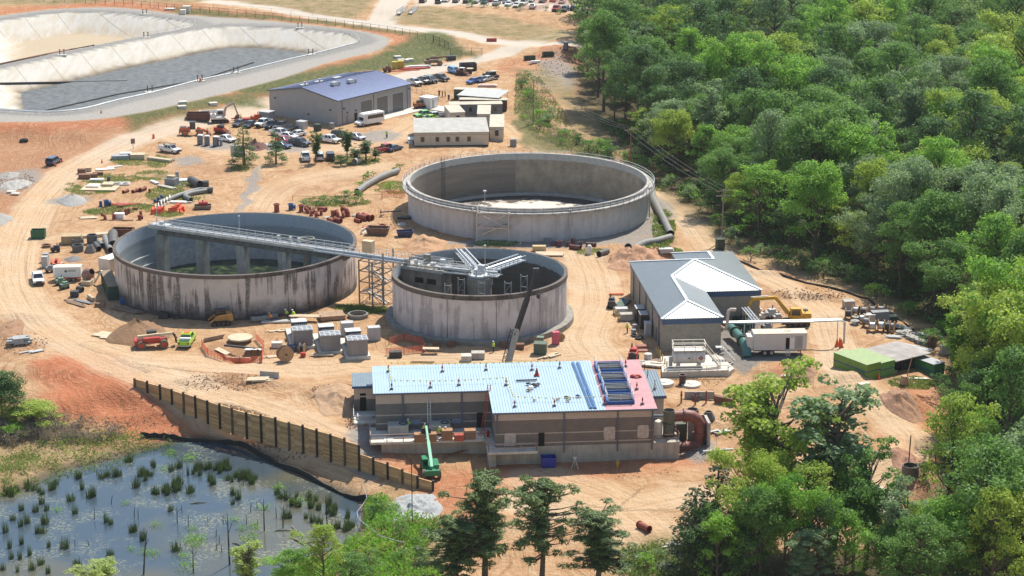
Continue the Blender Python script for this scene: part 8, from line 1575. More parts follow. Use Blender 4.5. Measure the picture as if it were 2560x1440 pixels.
tag(b.o('pipe_rack',m_alu),'silver pipe rack slanting between the block building wings','pipes')
b=B(); b.tube([at(1752,753,3.4),at(1800,752,3.4),at(1850,752,3.4),at(1866,753,3.4),at(1868,760,2.9)],.14,8); b.tube([at(1755,764,2.6),at(1850,763,2.6),at(1857,768,2.4),at(1857,800,.5)],.12,8); tag(b.o('wall_pipes',m_galv),'grey pipes running along the block wall under the blue fascia','pipes')
for px,py,s_,mm,l in((1925,797,1.35,m_lgrey,'pale blower housing behind the generator trailer'),(1906,800,1.0,m_dwhite,'white blower box beside the pale housing'),(1942,803,1.0,m_lgrey,'grey blower box nearest the excavator'),(1890,785,1.0,m_galv,'steel filter pot by the block wall'),(1916,826,1.0,m_grey,'blue-grey motor box above the generator trailer')): engine('blower_unit',l,'machine',px,py,.3,mm,s_)
p=at(1948,884,.0); t=thing('generator_trailer','long white ribbed generator trailer with louvred end and open door','trailer',p,R(3)); m_gw=ribmat('ribbed_white_trailer',(.66,.62,.60),.72,.32,.5,axis=0)
b=B(); b.box(-4.3,4.1,-1.2,1.25,1.0,3.65); b.o('body',m_gw,t); b=B(); b.box(-4.35,4.15,-1.25,1.3,3.65,3.75); b.cbox(1.2,.2,3.75,1.0,.7,.1); b.o('roof',M('tan_dusty_roof',(.60,.50,.37),.7,var=.12),t); b=B(); b.box(.75,1.35,-1.23,-1.19,1.15,3.0); b.o('doorway',m_void,t); b=B(); b.box(1.37,2.1,-1.27,-1.21,1.1,3.05); b.o('door',m_white,t); b=B()
for i in range(14): b.box(2.3,3.4,-1.25,-1.2,1.2+i*.15,1.28+i*.15)
b.o('louvre',M('louvre_grey',(.36,.35,.34),.6),t)
for x in(-2.5,-1.45):
    for y in(-1.05,1.05): wheel(t,x,y,.5,.3)
b=B(); b.box(-4.3,4.1,-.9,.9,.75,1.0); b.bar((3.2,-.8,0),(3.2,-.8,1),.14); b.bar((3.2,.8,0),(3.2,.8,1),.14); b.o('chassis',m_dark,t); b=B(); b.bar((.8,-1.6,0),(.8,-1.25,1.1),.07); b.bar((1.35,-1.6,0),(1.35,-1.25,1.1),.07)
for i in range(4): b.bar((.8,-1.55+.08*i,.2+.27*i),(1.35,-1.55+.08*i,.2+.27*i),.08)
b.o('steps',m_galv,t); b=B(); b.box(-5.3,-4.32,-1.0,1.0,1.1,3.2); b.o('open_end_door',m_dwhite,t)
t=thing('pipe_bridge','long thin grey pipe carried high on posts past the generator trailer','pipe'); q0,q1=at(1808,808,3.9),at(2104,801,4.0); b=B(); b.tube([q0,q0.lerp(q1,.3),q0.lerp(q1,.65)+Vector((0,0,-.1)),q1,q1+Vector((.5,0,-.3)),Vector((q1.x+.55,q1.y,.1))],.17,8); b.tube([q0+Vector((0,.4,.1)),q1+Vector((0,.4,.1))],.12,8); b.o('pipe',m_galv,t,True)
for k in(.18,.42,.97): q=q0.lerp(q1,k); b=B(); b.bar((q.x,q.y+.1,hgt(q.x,q.y)-.2),(q.x,q.y+.1,q.z),.13); b.o('post',m_galv,t)
for px,py in((2092,866),(2099,864),(2103,868)): cone(px,py,'large orange marker at the foot of the pipe bridge',1.8)
# left side of the block building
t=engine('generator_box','dark boxy generator left of the block building','generator',1529,768,R(85),m_dark,1.3); stack('scrap_pile','green and grey scrap beside the block building','scrap',1556,762,R(70),4.,1.8,2,M('scrap_green',(.10,.14,.12),.8,var=.3),.15,4,.4); stack('barrier_board','red and white striped board above the dark generator','barrier',1541,738,R(3),2.6,.3,1,m_orange,.25,1)
for px,py,mm,l in((1553,786,m_lgrey,'grey steel frame skid at the block building'),(1565,800,m_conc,'pale framed skid nearest the bollards')): crate(l,px,py,R(4),(2.,1.4,1.1),mm,name='equipment_skid',cat='skid')
for px,py in((1534,785),(1540,793),(1545,802),(1640,884),(1645,889),(1650,894),(1662,914),(1667,921),(1656,905)): b=B(); b.cyl((0,0,-.2),(0,0,1.15),.1,n=8); b.blob((0,0,1.15),.1,.1,.06,8,3); tag(b.o('bollard',M('faded_yellow',(.50,.36,.12),.6,var=.15),None,True),'faded yellow bollard beside the block building','bollard','yellow bollards',P(px,py))
for px,py,rz in((1598,803,96),(1608,818,96)): boxes('condenser_unit','tall dark condenser cabinet at the block building wall','air conditioner',px,py,R(rz),(2.2,1.3,2.5),m_dark,(m_lgrey,m_grey))
boxes('utility_cabinet','white cabinet at the block building wall','cabinet',1619,838,R(96),(1.4,1.0,2.2),m_lgrey); barrel('grey drum by the condenser',1586,824,m_grey,.9,.4); barrel('second grey drum near the worker',1584,838,m_grey,1.0,.4)
for px,py in((1588,842),(1596,848),(1600,845)): b=B(); b.lathe([(.35,0),(.55,.05),(.55,.3),(.35,.35),(.28,.18)],14); tag(b.o('old_tyre',m_black,None,True),'black tyre heaped by the block building','tyre','tyres by the block building',P(px,py))
stack('pallet','red-brown pallet on the sand','pallet',1606,868,R(5),1.8,1.2,2,M('red_brown_pallet',(.34,.16,.12),.8),.12,5,.05); stack('pallet','second red-brown pallet below','pallet',1607,878,R(2),1.6,1.1,1,MATS['red_brown_pallet'],.12,5,.05); engine('compressor','red towable air compressor above the pink roof','compressor',1583,900,R(80),m_red,1.5); stack('scrap_pile','crumpled white tarp and hoses near the fuel tank','scrap',1618,912,R(-15),3.4,2.2,2,M('dirty_white',(.55,.49,.42),.8,var=.2),.12,5,.5); barrel('pale concrete stump by the tarp',1620,902,m_concp,1.2,.6)
# spool yard
SP=[(2121,797,75,.95,None),(2140,789,60,.9,m_galv),(2159,791,70,.9,None),(2182,788,60,.95,m_grey),(2202,786,75,.9,m_grey),(2156,808,80,.85,m_alu),(2166,817,70,.95,m_grey),(2180,829,84,1.0,m_alu),(2202,828,84,1.0,m_alu),(2217,830,70,1.0,None),(2227,831,70,1.0,m_grey)]
for i,(px,py,rz,r_,c_) in enumerate(SP): spool(('black' if c_ is None else 'white' if c_ is m_alu else 'grey')+' cable reel in the reel yard at the edge of the wood',px,py,R(rz),r_,1.1,c_)
for px,py in((2140,801),(2137,811),(2250,838),(2262,842),(2275,848),(2285,852),(2298,858),(2312,862),(2268,836),(2290,843)): spool('empty reel lying flat by the edge of the wood',px,py,0,.75,.7,m_galv,True,M('grey_reel',(.30,.29,.26),.8,var=.2),'reels lying flat')
for px,py,d,mm,l in((2121,772,(1.8,1.6,1.5),m_conc,'grey box with pale lid at the top of the reel yard'),(2172,804,(1.7,1.3,1.3),m_lgrey,'pale grey box among the reels'),(2192,800,(1.9,1.3,1.5),m_grey,'grey box left of the tallest grey box'),(2209,802,(1.6,1.2,1.7),m_grey,'tallest grey box in the reel yard'),(2229,804,(1.6,1.2,1.0),m_dkgreen,'dark green box at the reel yard edge'),(2330,866,(1.2,1.0,1.7),m_brn,'brown block stack at the edge of the wood'),(2362,884,(1.4,1.,1.4),m_conc,'grey block stack behind the canopy')): boxes('storage_box',l,'box',px,py,R(8),d,mm)
for px,py,rz,L,mm,l in((2162,776,-35,3.2,m_lgrey,'grey tarped bundle at the top of the reel yard'),(2215,812,-38,5,m_galv,'galvanised strut bundle behind the reels'),(2240,818,-40,5,m_galv,'second galvanised strut bundle'),(2265,872,-42,5.5,m_white,'white conduit bundle beside the orange frame'),(2290,872,-40,5,m_alu,'silver conduit bundle beside the white one'),(2235,845,-10,2.4,m_lgrey,'grey sheet stack in front of the flat reels'),(2320,842,-38,4,m_galv,'ladder-like strut bundle by the trees')): stack('conduit_bundle',l,'bundle',px,py,R(rz),L,1.2,2,mm,.12,6,.15)
b=B(); 
for x in(-.9,.9):
    for y in(-.7,.7): b.bar((x,y,0),(x,y,1.1),.09)
for z in(.1,1.1): b.bar((-.9,-.7,z),(.9,-.7,z),.09); b.bar((-.9,.7,z),(.9,.7,z),.09); b.bar((-.9,-.7,z),(-.9,.7,z),.09); b.bar((.9,-.7,z),(.9,.7,z),.09)
b.box(-.8,.8,-.6,.6,.15,.5); tag(b.o('wire_cage',M('dull_orange',(.5,.2,.1),.7)),'orange steel cage frame near the green containers','frame',loc=P(2238,876),rz=R(-15))
m_lc=M('lime_container',(.20,.34,.07),.55,var=.1); m_lct=M('lime_container_top',(.25,.33,.14),.6,var=.12)
a=P(2166,944); c_=P(2200,944); d0=(c_-a); cz=container('leftmost lime green container with a blue stripe',a,c_,7.4,2.55,m_lc,m_lct,None,m_blue,-.1); u_=d0.normalized(); container('second lime green container joined to the first',a+u_*(d0.length+.12),a+u_*(2*d0.length+.1),7.2,2.5,M('green_container',(.16,.38,.12),.55,var=.1),m_lct,None,m_blue,-.1)
a3=P(2334,944); container('far right green container under the grey canopy end',a3,a3+u_*2.3,6.8,2.5,M('deep_lime_container',(.05,.22,.07),.55,var=.1),m_gpan,None,m_blue,-.1)
t=thing('canopy','grey corrugated canopy roof between the green containers','canopy',a+u_*(2*d0.length+.2),math.atan2(d0.y,d0.x)); Lc=(a3-a).length-2*d0.length+.2; b=B(); b.box(0,Lc+1.6,-.2,7.2,2.55,2.68); b.o('roof',M('grey_canopy_sheet',(.30,.27,.25),.7,var=.3,scale=.5),t)
for nm,x0,x1,mm in(('left_tarp',.6,2.6,M('navy_tarp',(.02,.025,.06),.6,var=.3)),('right_tarp',2.7,Lc-.1,M('green_black_tarp',(.018,.035,.03),.5,var=.3))):
    b=B(); n=14; vs=[(x0+(x1-x0)*i/n,1.2+.18*math.sin(i*1.7)*(1 if j else .2)-.3*j*(0 if nm[0]=='l' else 1),2.5-2.3*j) for j in(0,1) for i in range(n+1)]; b.add(vs,[(i,i+1,n+2+i,n+1+i) for i in range(n)]); o=b.o('tarp',mm,t); o.modifiers.new('thick','SOLIDIFY').thickness=.05
b=B(); b.cbox(.5,.8,0,.9,.8,.9); b.o('stored_box',m_lgrey,t)
b=B(); b.lathe([(.55,.2),(.75,.3),(.6,1.5),(.5,1.6),(0,1.6)],16); b.bar((.3,.3,1.2),(1.2,1.2,4.2),.12); tag(b.o('hose_pot',M('tan_clay',(.42,.27,.16),.8,var=.2),None,True),'tan pot-shaped drum with a leaning pole before the canopy','drum',loc=P(2261,964)); stack('slab_pair','pale slab beside the brown heap','slab',2160,962,R(25),1.8,1.0,1,m_concp,.2,1); stack('plank_stack','white plank lying below the green canopy','lumber',2295,948,R(-3),3,.5,1,m_white,.1,2)
cone(2197,948,'orange marker in front of the lime containers',1.3)
# right of the pump building
manhole('pale manhole slab nearest the annex roof',1660,962,1.5,.5,m_concp,'lid',group=None); manhole('pale manhole slab with a dark pipe beside it',1727,964,1.5,.35,m_concp,'lid',group=None); fitting('up','dark upright pipe beside the manhole slab',1706,962,0,1.2,M('dark_brown_pipe',(.08,.045,.04),.7),None); manhole('dark cone lying right of the big red pipe',1771,1048,1.0,1.2,m_dring,'cone'); manhole('dark ring behind the big red pipe',1731,1040,.9,1.0); manhole('dark ring by the haul road loop',2125,1113,1.15,1.3); barrel('dark drum left of the loop ring',2100,1122,m_dark,1.6,.5); manhole('stacked dark rings with pale top by the wood edge',2275,1190,1.15,1.5,M('banded_ring',(.12,.10,.085),.85,var=.3))
b=B(); b.bar((0,0,-.3),(.1,0,5.2),.14); tag(b.o('marker_pole',m_rust),'thin rusty pole standing behind the stacked rings','pole',loc=P(2270,1178))
for px,py in((1703,1008),(1738,1012),(1765,1008)): b=B(); b.cyl((0,0,-.2),(0,0,1.9),.12,n=8); b.cyl((0,0,1.2),(0,0,1.35),.2,n=8); tag(b.o('red_standpipe',m_primer,None,True),'thin red standpipe right of the annex roof','pipe','red standpipes',P(px,py))
b=B(); b.box(-2.2,2.2,-.1,.1,0,1.2); tag(b.o('concrete_slab',m_conc),'grey panel lying behind the red standpipes','panel',loc=P(1748,998)); manhole('dark ring before the grey panel',1742,1000,.6,.8); crate('brown timber bundle right of the standpipes',1812,1008,R(-30),(3.0,.8,.9),m_brn); stack('scrap_pile','grey boards left of the airy tree','scrap',1800,1080,R(30),2.4,1.4,1,m_lgrey,.1,3,.4)
b=B(); b.lathe([(.2,0),(.2,.5),(.28,.55),(.2,.6),(.16,.9),(.22,.95),(0,1.1)],10); b.cyl((-.3,0,.7),(.3,0,.7),.09,n=8); HY=b.o('fire_hydrant',M('hydrant_yellow',(.55,.34,.06),.5,var=.15),None,True); tag(HY,'yellow hydrant in front of the pump building base','hydrant',loc=P(1544,1168)); h2=HY.copy(); COL.objects.link(h2); tag(h2,'yellow hydrant near the brown timber bundle','hydrant',loc=P(1787,1000))
t=thing('red_pipe_loop','big red-brown flanged pipe bending from the platform down to the ground','pipe',(*L2W(0,0)[:2],0),pa); b=B(); b.tube([(25.2,3.2,2.3),(27.3,3.2,2.35),(28.1,3.2,2.25),(28.9,3.2,1.7),(29.3,3.2,1.0),(29.3,3.2,-1.2),(29.1,3.1,-1.9),(28.3,3.0,-2.4),(26.0,3.0,-2.5)],.82,18); b.o('pipe',M('large_red_pipe',(.22,.075,.055),.55,var=.2,scale=1.2),t,True)
for q,d in(((27.0,3.2,2.35),(1,0,0)),((29.3,3.2,-.4),(0,0,1)),((27.4,3.0,-2.5),(1,0,0))): b=B(); b.cyl(Vector(q)-Vector(d)*.12,Vector(q)+Vector(d)*.12,1.02,n=18); b.o('flange',MATS['large_red_pipe'],t,True)
b=B(); b.box(28,30.6,5.2,5.6,-3.4,1.6); b.box(30.2,30.6,1.8,5.6,-3.4,1.6); b.o('retaining_block',m_conc,t); b=B(); rail(b,[(26.3,1.2,-2.9),(29.8,1.2,-2.9)],h=1.3,sp=1.7,r=.05); b.o('guard_rail',m_rust,t); b=B(); b.cbox(26.8,5.0,-2.8,1.8,1.2,3.4); b.cyl((27.5,3.8,-.5),(27.5,3.8,2),.12,n=8); b.o('valve_box',M('olive_box',(.10,.10,.07),.7),t)
t=thing('scrubber_vessel','dark olive open-topped cylinder vessel on the platform','vessel',L2W(24.7,2.4,fz+.05),pa); b=B(); b.cyl((0,0,0),(0,0,3.9),.8,n=22,hollow=.93); b.o('shell',M('olive_vessel',(.14,.135,.10),.6,var=.15),t,True)
for z in(.1,2.0): b=B(); b.cyl((0,0,z),(0,0,z+.12),.88,n=22,hollow=.9); b.o('band',m_dkgreen,t,True)
b=B(); b.lathe([(.55,0),(.62,1.6),(.5,2.3),(.2,2.5),(0,2.5)],16); tag(b.o('wrapped_tank',m_dwhite,None,True),'white wrapped tank beside the olive vessel','tank',loc=L2W(23.2,2.3,fz+.05)); b=B(); b.cbox(0,0,0,.8,.7,2.3); b.cyl((-.2,0,2.4),(1.3,0,2.4),.2,n=10); tag(b.o('blower_cabinet',M('steel_blue',(.13,.16,.19),.5)),'blue-grey cabinet behind the white wrapped tank','cabinet',loc=L2W(23.0,4.2,fz+.05)); b=B(); rail(b,[(22.3,.1,fz+.05),(25.9,.1,fz+.05),(25.9,6,fz+.05)],r=.045); tag(b.o('platform_railing',m_rust),'brown railing round the vessel platform','railing',loc=(PB[0],PB[1],0),rz=pa)
# deck equipment
def on_deck(px,py): u,v=W2L(at(px,py,fz)); return L2W(u,v,fz)
for px,py,L,l in((996,1090,2.9,'grey rooftop air handler on the left of the deck'),(1100,1088,3.0,'grey rooftop air handler behind the brown crates')):
    t=thing('air_handler',l,'air handler',on_deck(px,py),pa); b=B(); b.box(-L/2,L/2,0,2.1,.1,1.5); b.o('casing',M('beige_grey_casing',(.34,.335,.30),.55,var=.06),t,bevel=.03); b=B(); b.cyl((L*.25,1.0,1.5),(L*.25,1.0,1.62),.6,n=18,hollow=.8); b.o('fan',m_dark,t,True); b=B()
    for i in range(6): b.box(-L*.4,L*.1,-.03,0,.3+i*.17,.36+i*.17)
    b.o('louvre',m_grey,t)
m_card=M('brown_carton',(.33,.175,.09),.8,var=.1)
for px,py,d,mm,l in((1050,1103,(1.5,1.1,1.1),m_card,'brown crate panel at the telehandler forks, left'),(1079,1102,(1.3,1.1,1.1),m_card,'brown crate panel at the telehandler forks, right'),(1118,1098,(1.4,1.2,1.4),m_card,'tall brown carton on the deck'),(1175,1095,(1.5,1.2,1.2),m_card,'brown carton near the red ladder'),(1147,1100,(1.2,.9,.8),M('red_crate',(.48,.10,.06),.6),'red box on the deck between two cartons')): crate(l,px,py,pa,d,mm,on_deck(px,py))
for u0 in(-15.4,-11.,-8.2,-4.,-2.6): b=B(); [b.box(0,1.3,i*.28,i*.28+.24,0,.08) for i in range(4)]; tag(b.o('board_pile',m_white),'white boards lying along the deck edge','boards','boards on the deck edge',L2W(u0,3.7,fz+.01),pa)
def ladder(label,p0,p1,mat,w_=.45):
    b=B(); d=(p1-p0); L=d.length; s_=Vector((math.cos(pa),math.sin(pa),0))*w_/2
    for k in(-1,1): b.bar(p0+s_*k,p1+s_*k,.08)
    for i in range(int(L/.32)): q=p0+d*((i+.5)*.32/L); b.bar(q-s_,q+s_,.06)
    return tag(b.o('ladder',mat),label,'ladder')
ladder('silver ladder leaning on the dark brick wall',L2W(-8.9,6.9,fz),L2W(-8.9,7.95,4.3),m_alu); ladder('red extension ladder leaning up to the blue roof edge',L2W(-1.5,5.5,fz),L2W(-.3,7.6,6.2),M('ladder_red',(.42,.08,.05),.6)); ladder('rusty ladder-like rebar mat on the ground below the deck',P(1126,1140)+Vector((0,0,.2)),P(1165,1140)+Vector((0,0,.9)),m_rust,.9)
b=B(); b.lathe([(.2,0),(.2,.6),(.26,.7),(.12,1.0),(0,1.05)],10); b.cyl((-.3,0,.6),(.3,0,.6),.1,n=8); tag(b.o('fire_standpipe',m_red,None,True),'red standpipe in the corner of the deck','hydrant',loc=L2W(-.75,4.2,fz)); b=B(); b.bar((-.5,-.3,0),(0,0,1.6),.1); b.bar((.5,-.3,0),(0,0,1.6),.1); b.bar((0,.5,0),(0,0,1.6),.1); b.cbox(0,0,1.5,.5,.4,.3); tag(b.o('survey_tripod',m_lgrey),'grey tripod frame in front of the concrete base','tripod',loc=P(1437,1172))
# roof: warning-line stands, flags, loose panels
def roofpt(px,py,dz=.08):
    z=5.4
    for _ in range(8): q=at(px,py,z); u,v=W2L(q); z=rz_(v)+dz
    return at(px,py,z)
m_stand=M('stand_red',(.34,.045,.03),.6)
RC=[(971,928),(979,972),(1076,968),(1106,928),(1147,962),(1215,924),(1265,962),(1287,1016),(1330,924),(1399,919),(1386,1014),(1511,1010),(1564,915),(1592,972),(1606,1009)]
for px,py in RC:
    q=roofpt(px,py); t=thing('warning_stand','red warning-line stand on the new roof','roof stand',q,pa,'red stands on the roof'); b=B(); b.bar((0,0,.05),(0,0,1.0),.1); b.cyl((0,0,.45),(0,0,.75),.12,n=8); b.o('post',m_stand,t); b=B(); b.cbox(0,0,0,.5,.5,.07); b.o('base',m_dark,t)
for px,py in((1611,927),(1619,942),(1637,968)): q=at(px,py,4.15); b=B(); b.bar((0,0,-.15),(0,0,1.1),.1); b.cbox(0,0,-.2,.45,.45,.1); tag(b.o('warning_stand',m_rust),'rusty stand on the slate annex roof','roof stand','stands on the annex roof',q)
t=thing('large_roof_cone','large dark red cone on the blue roof','traffic cone',roofpt(1342,938)); b=B(); b.lathe([(.32,.06),(.07,1.1),(0,1.1)],12); b.o('cone',m_stand,t,True); b=B(); b.cbox(0,0,0,.8,.8,.07); b.o('base',m_stand,t)
m_flag=M('flag_yellow',(.75,.62,.12),.7)
for i,(a_,c_) in enumerate((((979,962),(1265,955)),((1287,1003),(1511,1002)),((971,918),(1399,912)),((971,922),(979,965)),((1265,952),(1287,1006)))):
    A_,C_=roofpt(*a_)+Vector((0,0,.75)),roofpt(*c_)+Vector((0,0,.75)); n=max(3,int((C_-A_).length/.9)); b=B()
    for k in range(n):
        p0,p1=A_.lerp(C_,k/n),A_.lerp(C_,(k+1)/n); p0.z-=.25*math.sin(math.pi*k/n); p1.z-=.25*math.sin(math.pi*(k+1)/n); b.bar(p0,p1,.03); m_=p0.lerp(p1,.5); b.add([m_+Vector((-.14,0,0)),m_+Vector((.14,0,0)),m_+Vector((0,-.03,-.3)),m_+Vector((0,.02,0))],[(0,1,2),(0,3,1),(0,2,3),(1,3,2)])
    tag(b.o('flag_line',m_flag),('yellow flag line across the middle of the long roof','yellow flag line along the front eave of the roof','yellow flag line along the back edge of the roof','short yellow flag line at the left roof end','short yellow flag line at the inside roof corner')[i],'flag line')
for j,(x0,x1) in enumerate(((1432,1478),(1444,1488))):
    A_,C_=roofpt(x0,907),roofpt(x1,1021); b=B()
    for k in range(3): o_=Vector((k*.16-.16,0,.05+.1*(k%2))); b.bar(A_+o_,C_+o_,.15,.09)
    tag(b.o('roof_panel_bundle',M('blue_panel_stack',(.06,.16,.33),.4)),('left','right')[j]+' bundle of long blue roof panels lying on the roof','roof panels')
b=B(); A_,C_=roofpt(1290,953),roofpt(1342,951); b.bar(A_+Vector((0,0,.12)),C_+Vector((0,0,.12)),.22,.16); tag(b.o('black_trim_bundle',m_dark),'long black trim bundle on the blue roof','trim')
for px,py,mm,s_,l in((1322,962,m_dark,.7,'black tool bag'),(1336,966,m_dark,.8,'black tarp lump'),(1326,972,m_white,.8,'white bag'),(1345,963,m_dark,.6,'dark tool case'),(1322,977,m_card,.6,'brown toolbox'),(1415,994,m_dark,.5,'dark tool bag'),(1424,996,m_grey,.5,'grey tool bag'),(1394,1000,m_card,.45,'brown carton'),(1420,1003,m_paleB,.5,'tan parts tray'),(1445,992,m_blue,.6,'dark blue bucket'),(1336,1002,m_card,.4,'small brown box')): b=B(); b.blob((0,0,.22*s_),.6*s_,.45*s_,.35*s_,9,5,.25,True,px); tag(b.o('roof_tools',mm),l+' left on the blue roof','tools',None,roofpt(px,py))
b=B(); b.blob((0,0,.05),.9,.5,.25,9,4,.3,True,3); tag(b.o('red_cloth',m_red),'crumpled red cloth on the pink underlay','cloth',None,roofpt(1590,941))
# ---------------------------------------------------------------- far side odds
for pts,l,z in(([(388,950),(1000,812),(1700,690),(2170,538)],'long black floating boom on the lagoon water',Z_LAG-4.7),([(0,725),(600,710),(1090,710)],'black cable line crossing the pale liner to the lagoon water',None)):
    Q=[at(x/3.429,y/3.429,z) if z is not None else P(x/3.429,y/3.429) for x,y in pts]; b=B(); b.tube(Q if z is not None else [P(x/3.429+0,y/3.429)+Vector((0,0,.3)) for x,y in[(i*28,725-i*.5) for i in range(40)]],.28,7); tag(b.o('floating_boom',m_black,None,True),l,'boom')
Q=[P(x/3.429,y/3.429)+Vector((0,0,.25)) for x,y in((0,555),(200,512),(400,470),(600,432),(805,395))]; b=B(); b.tube(Q,.22,6); tag(b.o('brown_pipe',m_brn,None,True),'brown pipe lying across the dry far lagoon floor','pipe')
for px,py in((365,94),(155,138),(590,182),(375,230),(777,137),(362,36),(750,70),(500,203)):
    p=at(px,py,Z_LAG); t=thing('valve_stand','valve stand on a small pale pad at the lagoon rim','valve',p,R(20),'valve stands at the lagoon rims'); b=B(); b.cbox(0,0,-.1,2.4,1.6,.25); b.o('pad',m_concp,t)
    for x in(-.6,.6): b=B(); b.cyl((x,0,.1),(x,0,1.7),.12,n=8); b.cyl((x-.35,0,1.6),(x+.35,0,1.6),.06,n=6); b.o('valve_stem',m_dark,t,True)
t=thing('white_kerb_pipe','white kerb line along the near lagoon rim','kerb'); b=B(); b.tube([Vector((x,y,Z_LAG+.12)) for x,y in LAG2[3:33]],.22,6); b.o('kerb',m_white,t,True)
for px,py,l in((1005,30,'left steel gangway lying by the far road'),(1034,29,'right steel gangway lying by the far road')):
    b=B(); b.box(-4.5,4.5,-.6,.6,0,.25); rail(b,[(-4.5,-.6,.25),(4.5,-.6,.25)],sp=1.5,r=.06); rail(b,[(-4.5,.6,.25),(4.5,.6,.25)],sp=1.5,r=.06); p=P(px,py); tag(b.o('gangway',m_lgrey),l,'gangway',loc=p,rz=ang(P(px-14,py+10),P(px+14,py-12)))
for px,py,d,mm,l in((987,172,(1.3,1.3,2.0),M('dull_yellow',(.50,.38,.06),.6),'left yellow bin by the access road'),(1002,171,(1.6,1.5,2.1),MATS['dull_yellow'],'right yellow bin by the access road')): boxes('yellow_bin',l,'bin',px,py,R(10),d,mm)
stack('lumber_rack','red and white material laid along the access road','materials',1040,173,R(12),7,1.4,2,m_red,.15,4,.5); stack('lumber_rack','pale boards behind the red material','materials',1048,167,R(12),6,1.2,2,m_white,.15,4,.4); engine('stump_grinder','brown machine left of the yellow bins','machine',968,180,.3,m_brn,1.3); stack('brown_pallets','brown pallets behind the workshop roof ridge','pallet',925,183,R(15),3,1.6,3,m_brn); stack('orange_strip','orange strip of folded mesh along the access road','mesh',1010,178,R(14),8,.5,1,m_orn,.2,2,.3)
for px,py in((1175,184),(1235,190)): spool('flat-lying tall wooden reel by the dirt lot',px,py,0,1.0,1.5,None,True,m_paleB,'reels by the dirt lot')
boxes('material_box','black plastic tanks at the end of the grass verge','tank',1128,150,R(10),(2.6,1.4,1.2),m_dark); stack('scrap_pile','brown gear trailer load beside the green pickup','trailer',1103,290,R(5),3.2,1.8,3,m_brn,.25,4,.3); stack('red_implements','red implements on the haul road by the mini excavator','implement',612,301,R(5),4.5,1.6,2,m_red,.25,3,.4); engine('riding_mower','orange riding mower by the grey enclosure','mower',640,304,.2,M('mower_orange',(.62,.11,.03),.5),1.4); stack('gooseneck_trailer','flat white gooseneck trailer in the car park','trailer',668,365,R(3),6.,2.,1,m_lgrey,.3,3,.1); b=B(); b.bar((0,0,0),(.0,0,1.2),.1); b.bar((0,0,1.2),(.4,0,1.6),.1)
stack('gravel_bag_row','white sacks by the rubble near the roadside containers','sack',1336,158,R(15),2.6,1.0,2,m_white,.3,3,.2); tag(HY.copy() if False else b.o('bent_pole',m_dark),'bent dark pole behind the workshop pad','pole',loc=P(1268,246))
for px,py,col in((1610,1325,None),): fitting('lie','red pipe piece lying in the foreground clearing',px,py,2.2,1.0,None,None)
stack('scrap_pile','grey scrap at the corner of the foreground clearing','scrap',1685,1362,R(20),2.4,1.2,1,m_lgrey,.1,4,.5); stack('scrap_pile','dark scrap on the bank below the clearing','scrap',1575,1382,R(0),2.4,.8,1,m_dark,.15,4,.4); stack('plank_stack','white pipe lengths right of the annex','pipe',1985,940,R(10),4,.5,1,m_white,.12,2,.2); stack('plank_stack','pale pipe lengths on the red soil right of the concrete base','pipe',1790,1128,R(12),4.5,.4,1,m_lgrey,.12,2,.2)
# ---------------------------------------------------------------- pond plants
rng=np.random.default_rng(9)
def reed_proto(seed,n=85,h=1.6,r=.55):
    g_=np.random.default_rng(seed); a=g_.uniform(0,6.28,n); q=np.sqrt(g_.random(n))*r; C=np.column_stack([q*np.cos(a),q*np.sin(a),g_.uniform(.35,.5,n)*h]); me=B(); vs=[];fs=[];lv=[]
    for i in range(n):
        x,y,_=C[i]; hh=h*g_.uniform(.3,1.1); t=g_.uniform(0,6.28); w_=.05; lx,ly=g_.normal(0,.16),g_.normal(0,.16); k=len(vs); dx,dy=w_*math.cos(t),w_*math.sin(t)
        vs+=[(x-dx,y-dy,-.2),(x+dx,y+dy,-.2),(x*1.3+lx+dx*.1,y*1.3+ly+dy*.1,hh),(x*1.3+lx-dx*.1,y*1.3+ly-dy*.1,hh)]; fs.append((k,k+1,k+2,k+3)); lv+=[g_.random()]*4
    m=bpy.data.meshes.new('reed_clump'); m.from_pydata(vs,[],fs); at_=m.attributes.new('lv','FLOAT','POINT'); at_.data.foreach_set('value',np.array(lv,np.float32)); return m
RM=[reed_proto(i) for i in range(3)]
for m in RM: m.materials.append(LEAF['reed'])
RP=[(500,830),(668,820),(712,822),(800,725),(958,765),(1110,765),(905,810),(915,812),(885,800),(1225,765),(1250,775),(1275,780),(1300,775),(1340,780),(1365,800),(1390,770),(1418,780),(1200,805),(1110,860),(1078,885),(845,885),(1305,845),(1322,870),(1465,825),(1490,830),(1515,825),(1550,838),(1580,840),(1440,855),(1033,905),(1040,935),(975,930),(1085,915),(1183,920),(1440,930),(1478,960),(560,950),(580,945),(510,900),(330,900),(265,930),(440,970),(258,990),(135,1030),(220,1040),(290,1030),(468,1050),(35,1165),(80,1090),(170,1110),(280,1110),(130,1130),(230,1170),(265,1170),(60,1265),(135,1240),(185,1310),(303,1260),(400,1265),(70,1330),(125,1330),(690,1115),(660,1105),(1060,1035),(885,1215),(1095,1280),(685,1310),(480,1370),(20,1400),(110,1410),(300,1420),(200,1400),(255,1365),(1720,930),(1745,955),(1780,965),(1840,950),(1920,965),(1960,970),(1900,1080),(1940,1100),(1980,1110),(1810,1000),(1860,1010),(1930,1010),(1975,1020),(2070,1060),(2100,1140),(2140,1160),(2160,1070),(2165,1150),(2075,1030),(1990,1160),(1800,1080),(2040,1000),(175,890),(210,905),(45,935),(100,915),(345,870),(830,1160)]
RP+=[(x+float(rng.normal(0,22)),y+float(rng.normal(0,14))) for x,y in RP[:20]+RP[24:36]+RP[82:]]
